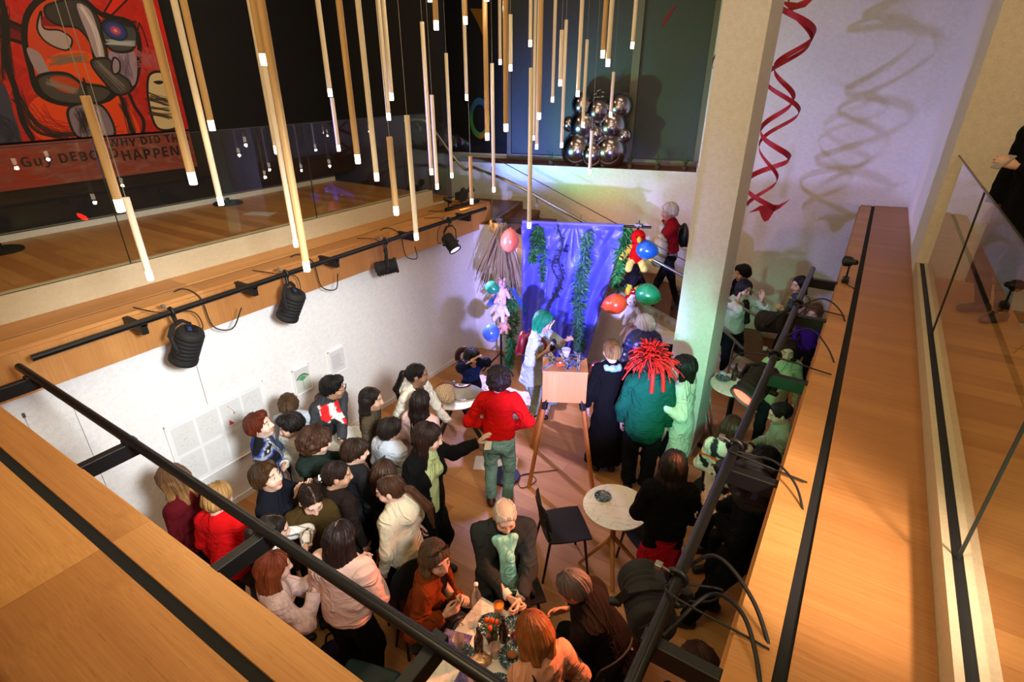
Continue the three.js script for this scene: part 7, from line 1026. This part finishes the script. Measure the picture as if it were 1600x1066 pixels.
{ const t = thing('bread_roll', 'browned roll on the dark plate by the orange-blond woman', 'bread roll', [-1.25, 0.762, -1.95]); part(t, 'crust', ellipsoidGeo(0.036, 0.018, 0.028, 0, 0.005, 0), S({ color: 0x9a5a24 })); }
{ const t = thing('napkin', 'crumpled pale blue napkin on the tall round table', 'napkin', [-0.93, 1.0, -6.1]); const g = new THREE.IcosahedronGeometry(0.03, 3), p = g.attributes.position; for (let i = 0; i < p.count; i++) { const n = 0.8 + 0.6 * noise(p.getX(i) * 70, p.getY(i) * 70, p.getZ(i) * 70); p.setXYZ(i, p.getX(i) * n, p.getY(i) * n * 0.7 + 0.02, p.getZ(i) * n); } g.computeVertexNormals(); part(t, 'paper', g, S({ color: 0xb8b8d8 })); }
// masks on the crossed-leg table
{ const m1 = thing('shell_mask', 'large pleated silver-grey fan mask on the crossed-leg table', 'mask', [-3.52, 0.742, -4.4], 0.7); const n = 44, pos = [], idx = []; for (let side = 0; side < 2; side++) for (let j = 0; j <= 10; j++) for (let i = 0; i <= n; i++) { const a = (i / n - 0.5) * 3.0, r = 0.05 + 0.2 * j / 10; pos.push(Math.sin(a) * r * 1.05, 0.012 + 0.1 * (1 - (j / 10) ** 2) + (i % 2 ? 0.008 : 0) * j / 10 - side * 0.003, Math.cos(a) * r * 0.75 - 0.06); } const NN = 11 * (n + 1); for (let side = 0; side < 2; side++) for (let j = 0; j < 10; j++) for (let i = 0; i < n; i++) { const a = side * NN + j * (n + 1) + i, b = a + 1, c = a + n + 1, d = c + 1; side ? idx.push(a, b, c, b, d, c) : idx.push(a, c, b, b, c, d); } const g = new THREE.BufferGeometry(); g.setAttribute('position', new THREE.Float32BufferAttribute(pos, 3)); g.setIndex(idx); g.computeVertexNormals(); part(m1, 'pleated_fan', g, S({ color: 0x9c9ca4, roughness: 0.4, metalness: 0.3, side: THREE.DoubleSide })); part(m1, 'beads', Array.from({ length: 15 }, (_, i) => { const a = (i / 14 - 0.5) * 2.9; return ellipsoidGeo(0.01, 0.01, 0.01, Math.sin(a) * 0.1, 0.115, Math.cos(a) * 0.07 - 0.06); }), S({ color: 0x6a2a2e }));
  const m2 = thing('woven_mask', 'gold and tan woven snout mask at the front of the crossed-leg table', 'mask', [-3.6, 0.742, -4.2], 0.9); part(m2, 'snout', meshField([ellipsoid([0, 0.06, 0], [0.1, 0.075, 0.14]), ellipsoid([0.0, 0.08, -0.1], [0.12, 0.08, 0.08], { k: 0.04 })], 0.009, { clip: (x, y) => 0.002 - y, color: (x, y, z) => (Math.floor((x + z) * 46) + Math.floor((z - x) * 46)) % 2 ? [0.42, 0.27, 0.14] : [0.6, 0.48, 0.34] }), FM.cloth); part(m2, 'trim', tube([[-0.11, 0.05, -0.15], [-0.06, 0.12, -0.17], [0.06, 0.12, -0.17], [0.11, 0.05, -0.15]], 0.014, 16, 6), S({ color: 0x7a2416 }));
  const m3 = thing('silver_chain', 'heap of silver tinsel at the back of the crossed-leg table', 'tinsel', [-3.7, 0.742, -4.46]); seedState = 45; tag(part(m3, 'strands', Array.from({ length: 26 }, () => new THREE.TorusGeometry(rr(0.015, 0.04), 0.004, 5, 10).rotateX(rr(0, 3)).rotateY(rr(0, 3)).translate(rr(-0.1, 0.14), rr(0.02, 0.06), rr(-0.05, 0.05))), M.steel), null, null, null, 'stuff');
  const m4 = thing('pink_mask', 'folded pink cloth mask on the left of the crossed-leg table', 'mask', [-3.74, 0.742, -4.28]); part(m4, 'cloth', meshField([ellipsoid([0, 0.03, 0], [0.09, 0.045, 0.07])], 0.009, { disp: (x, y, z) => fold(x * 2, y * 2, z * 2, 1), color: () => [0.5, 0.28, 0.28], clip: (x, y) => 0.002 - y }), FM.cloth); }
// floor bits near the woman in red
{ const t = thing('floor_disc', 'dark blue round floor base behind the woman in the red sweater', 'floor base', [-2.76, 0, -4.17]); part(t, 'disc', lathe([[0, 0], [0.17, 0], [0.175, 0.01], [0.165, 0.03], [0, 0.034]], 36), S({ color: 0x141a44, roughness: 0.5 })); part(t, 'stub', rod([0, 0.03, 0], [0, 0.1, 0], 0.016, 0.014, 12), M.black);
  const u = thing('floor_sheet', 'flat white board lying on the floor by the woman in the black coat', 'board', [-2.98, 0, -4.3], 0.5); part(u, 'board', RB(-0.26, 0.26, 0, 0.012, -0.13, 0.13, 0.004), S({ color: 0xd8d6d8 }));
  const c = mesh('floor_cable', tube([[-2.7, 0.008, -4.1], [-2.55, 0.008, -4.35], [-2.42, 0.008, -4.3], [-2.5, 0.008, -4.1], [-2.62, 0.008, -4.25], [-2.3, 0.008, -4.6]], 0.005, 60, 6), M.rubber); tag(c, 'black cable coiled on the floor between the red sweater and the easel stand', 'cable');
  const w = thing('folded_board', 'white folded board leaning at the foot of the tall round table', 'board', [-1.0, 0, -6.4], 0.3); part(w, 'panel', RB(-0.02, 0.0, 0, 0.42, -0.16, 0.16, 0.004).rotateZ(0.28), S({ color: 0xb8b6b6 })); part(w, 'panel', RB(0.02, 0.04, 0, 0.44, -0.16, 0.16, 0.004).rotateZ(0.2), S({ color: 0xa9a6a6 })); }
{ const t = thing('lap_bag', 'black leather bag on the lap of the woman in the rust jacket', 'bag', [-1.78, 0.58, -1.98], 0.4); part(t, 'body', meshField([ellipsoid([0, 0.08, 0], [0.13, 0.09, 0.1]), ellipsoid([0.08, 0.1, 0.06], [0.07, 0.06, 0.05], { k: 0.03 })], 0.012, { disp: (x, y, z) => fold(x * 1.5, y * 1.5, z * 1.5, 0.8), color: () => [0.012, 0.012, 0.014] }), FM.satin); part(t, 'buckle', [new THREE.TorusGeometry(0.02, 0.004, 6, 16).translate(0.08, 0.16, 0.06)], M.steel); }
// things in the far left gallery: a bench edge is not visible; the pale sheet on the boards is
{ const t = thing('floor_sheet', 'pale sheet of paper lying on the left gallery boards', 'paper', [-7.2, FL, -4.6], 0.4); part(t, 'sheet', RB(-0.2, 0.2, 0, 0.003, -0.1, 0.1, 0.001), S({ color: 0xb8aea4 })); }
renderer.render(scene, camera);
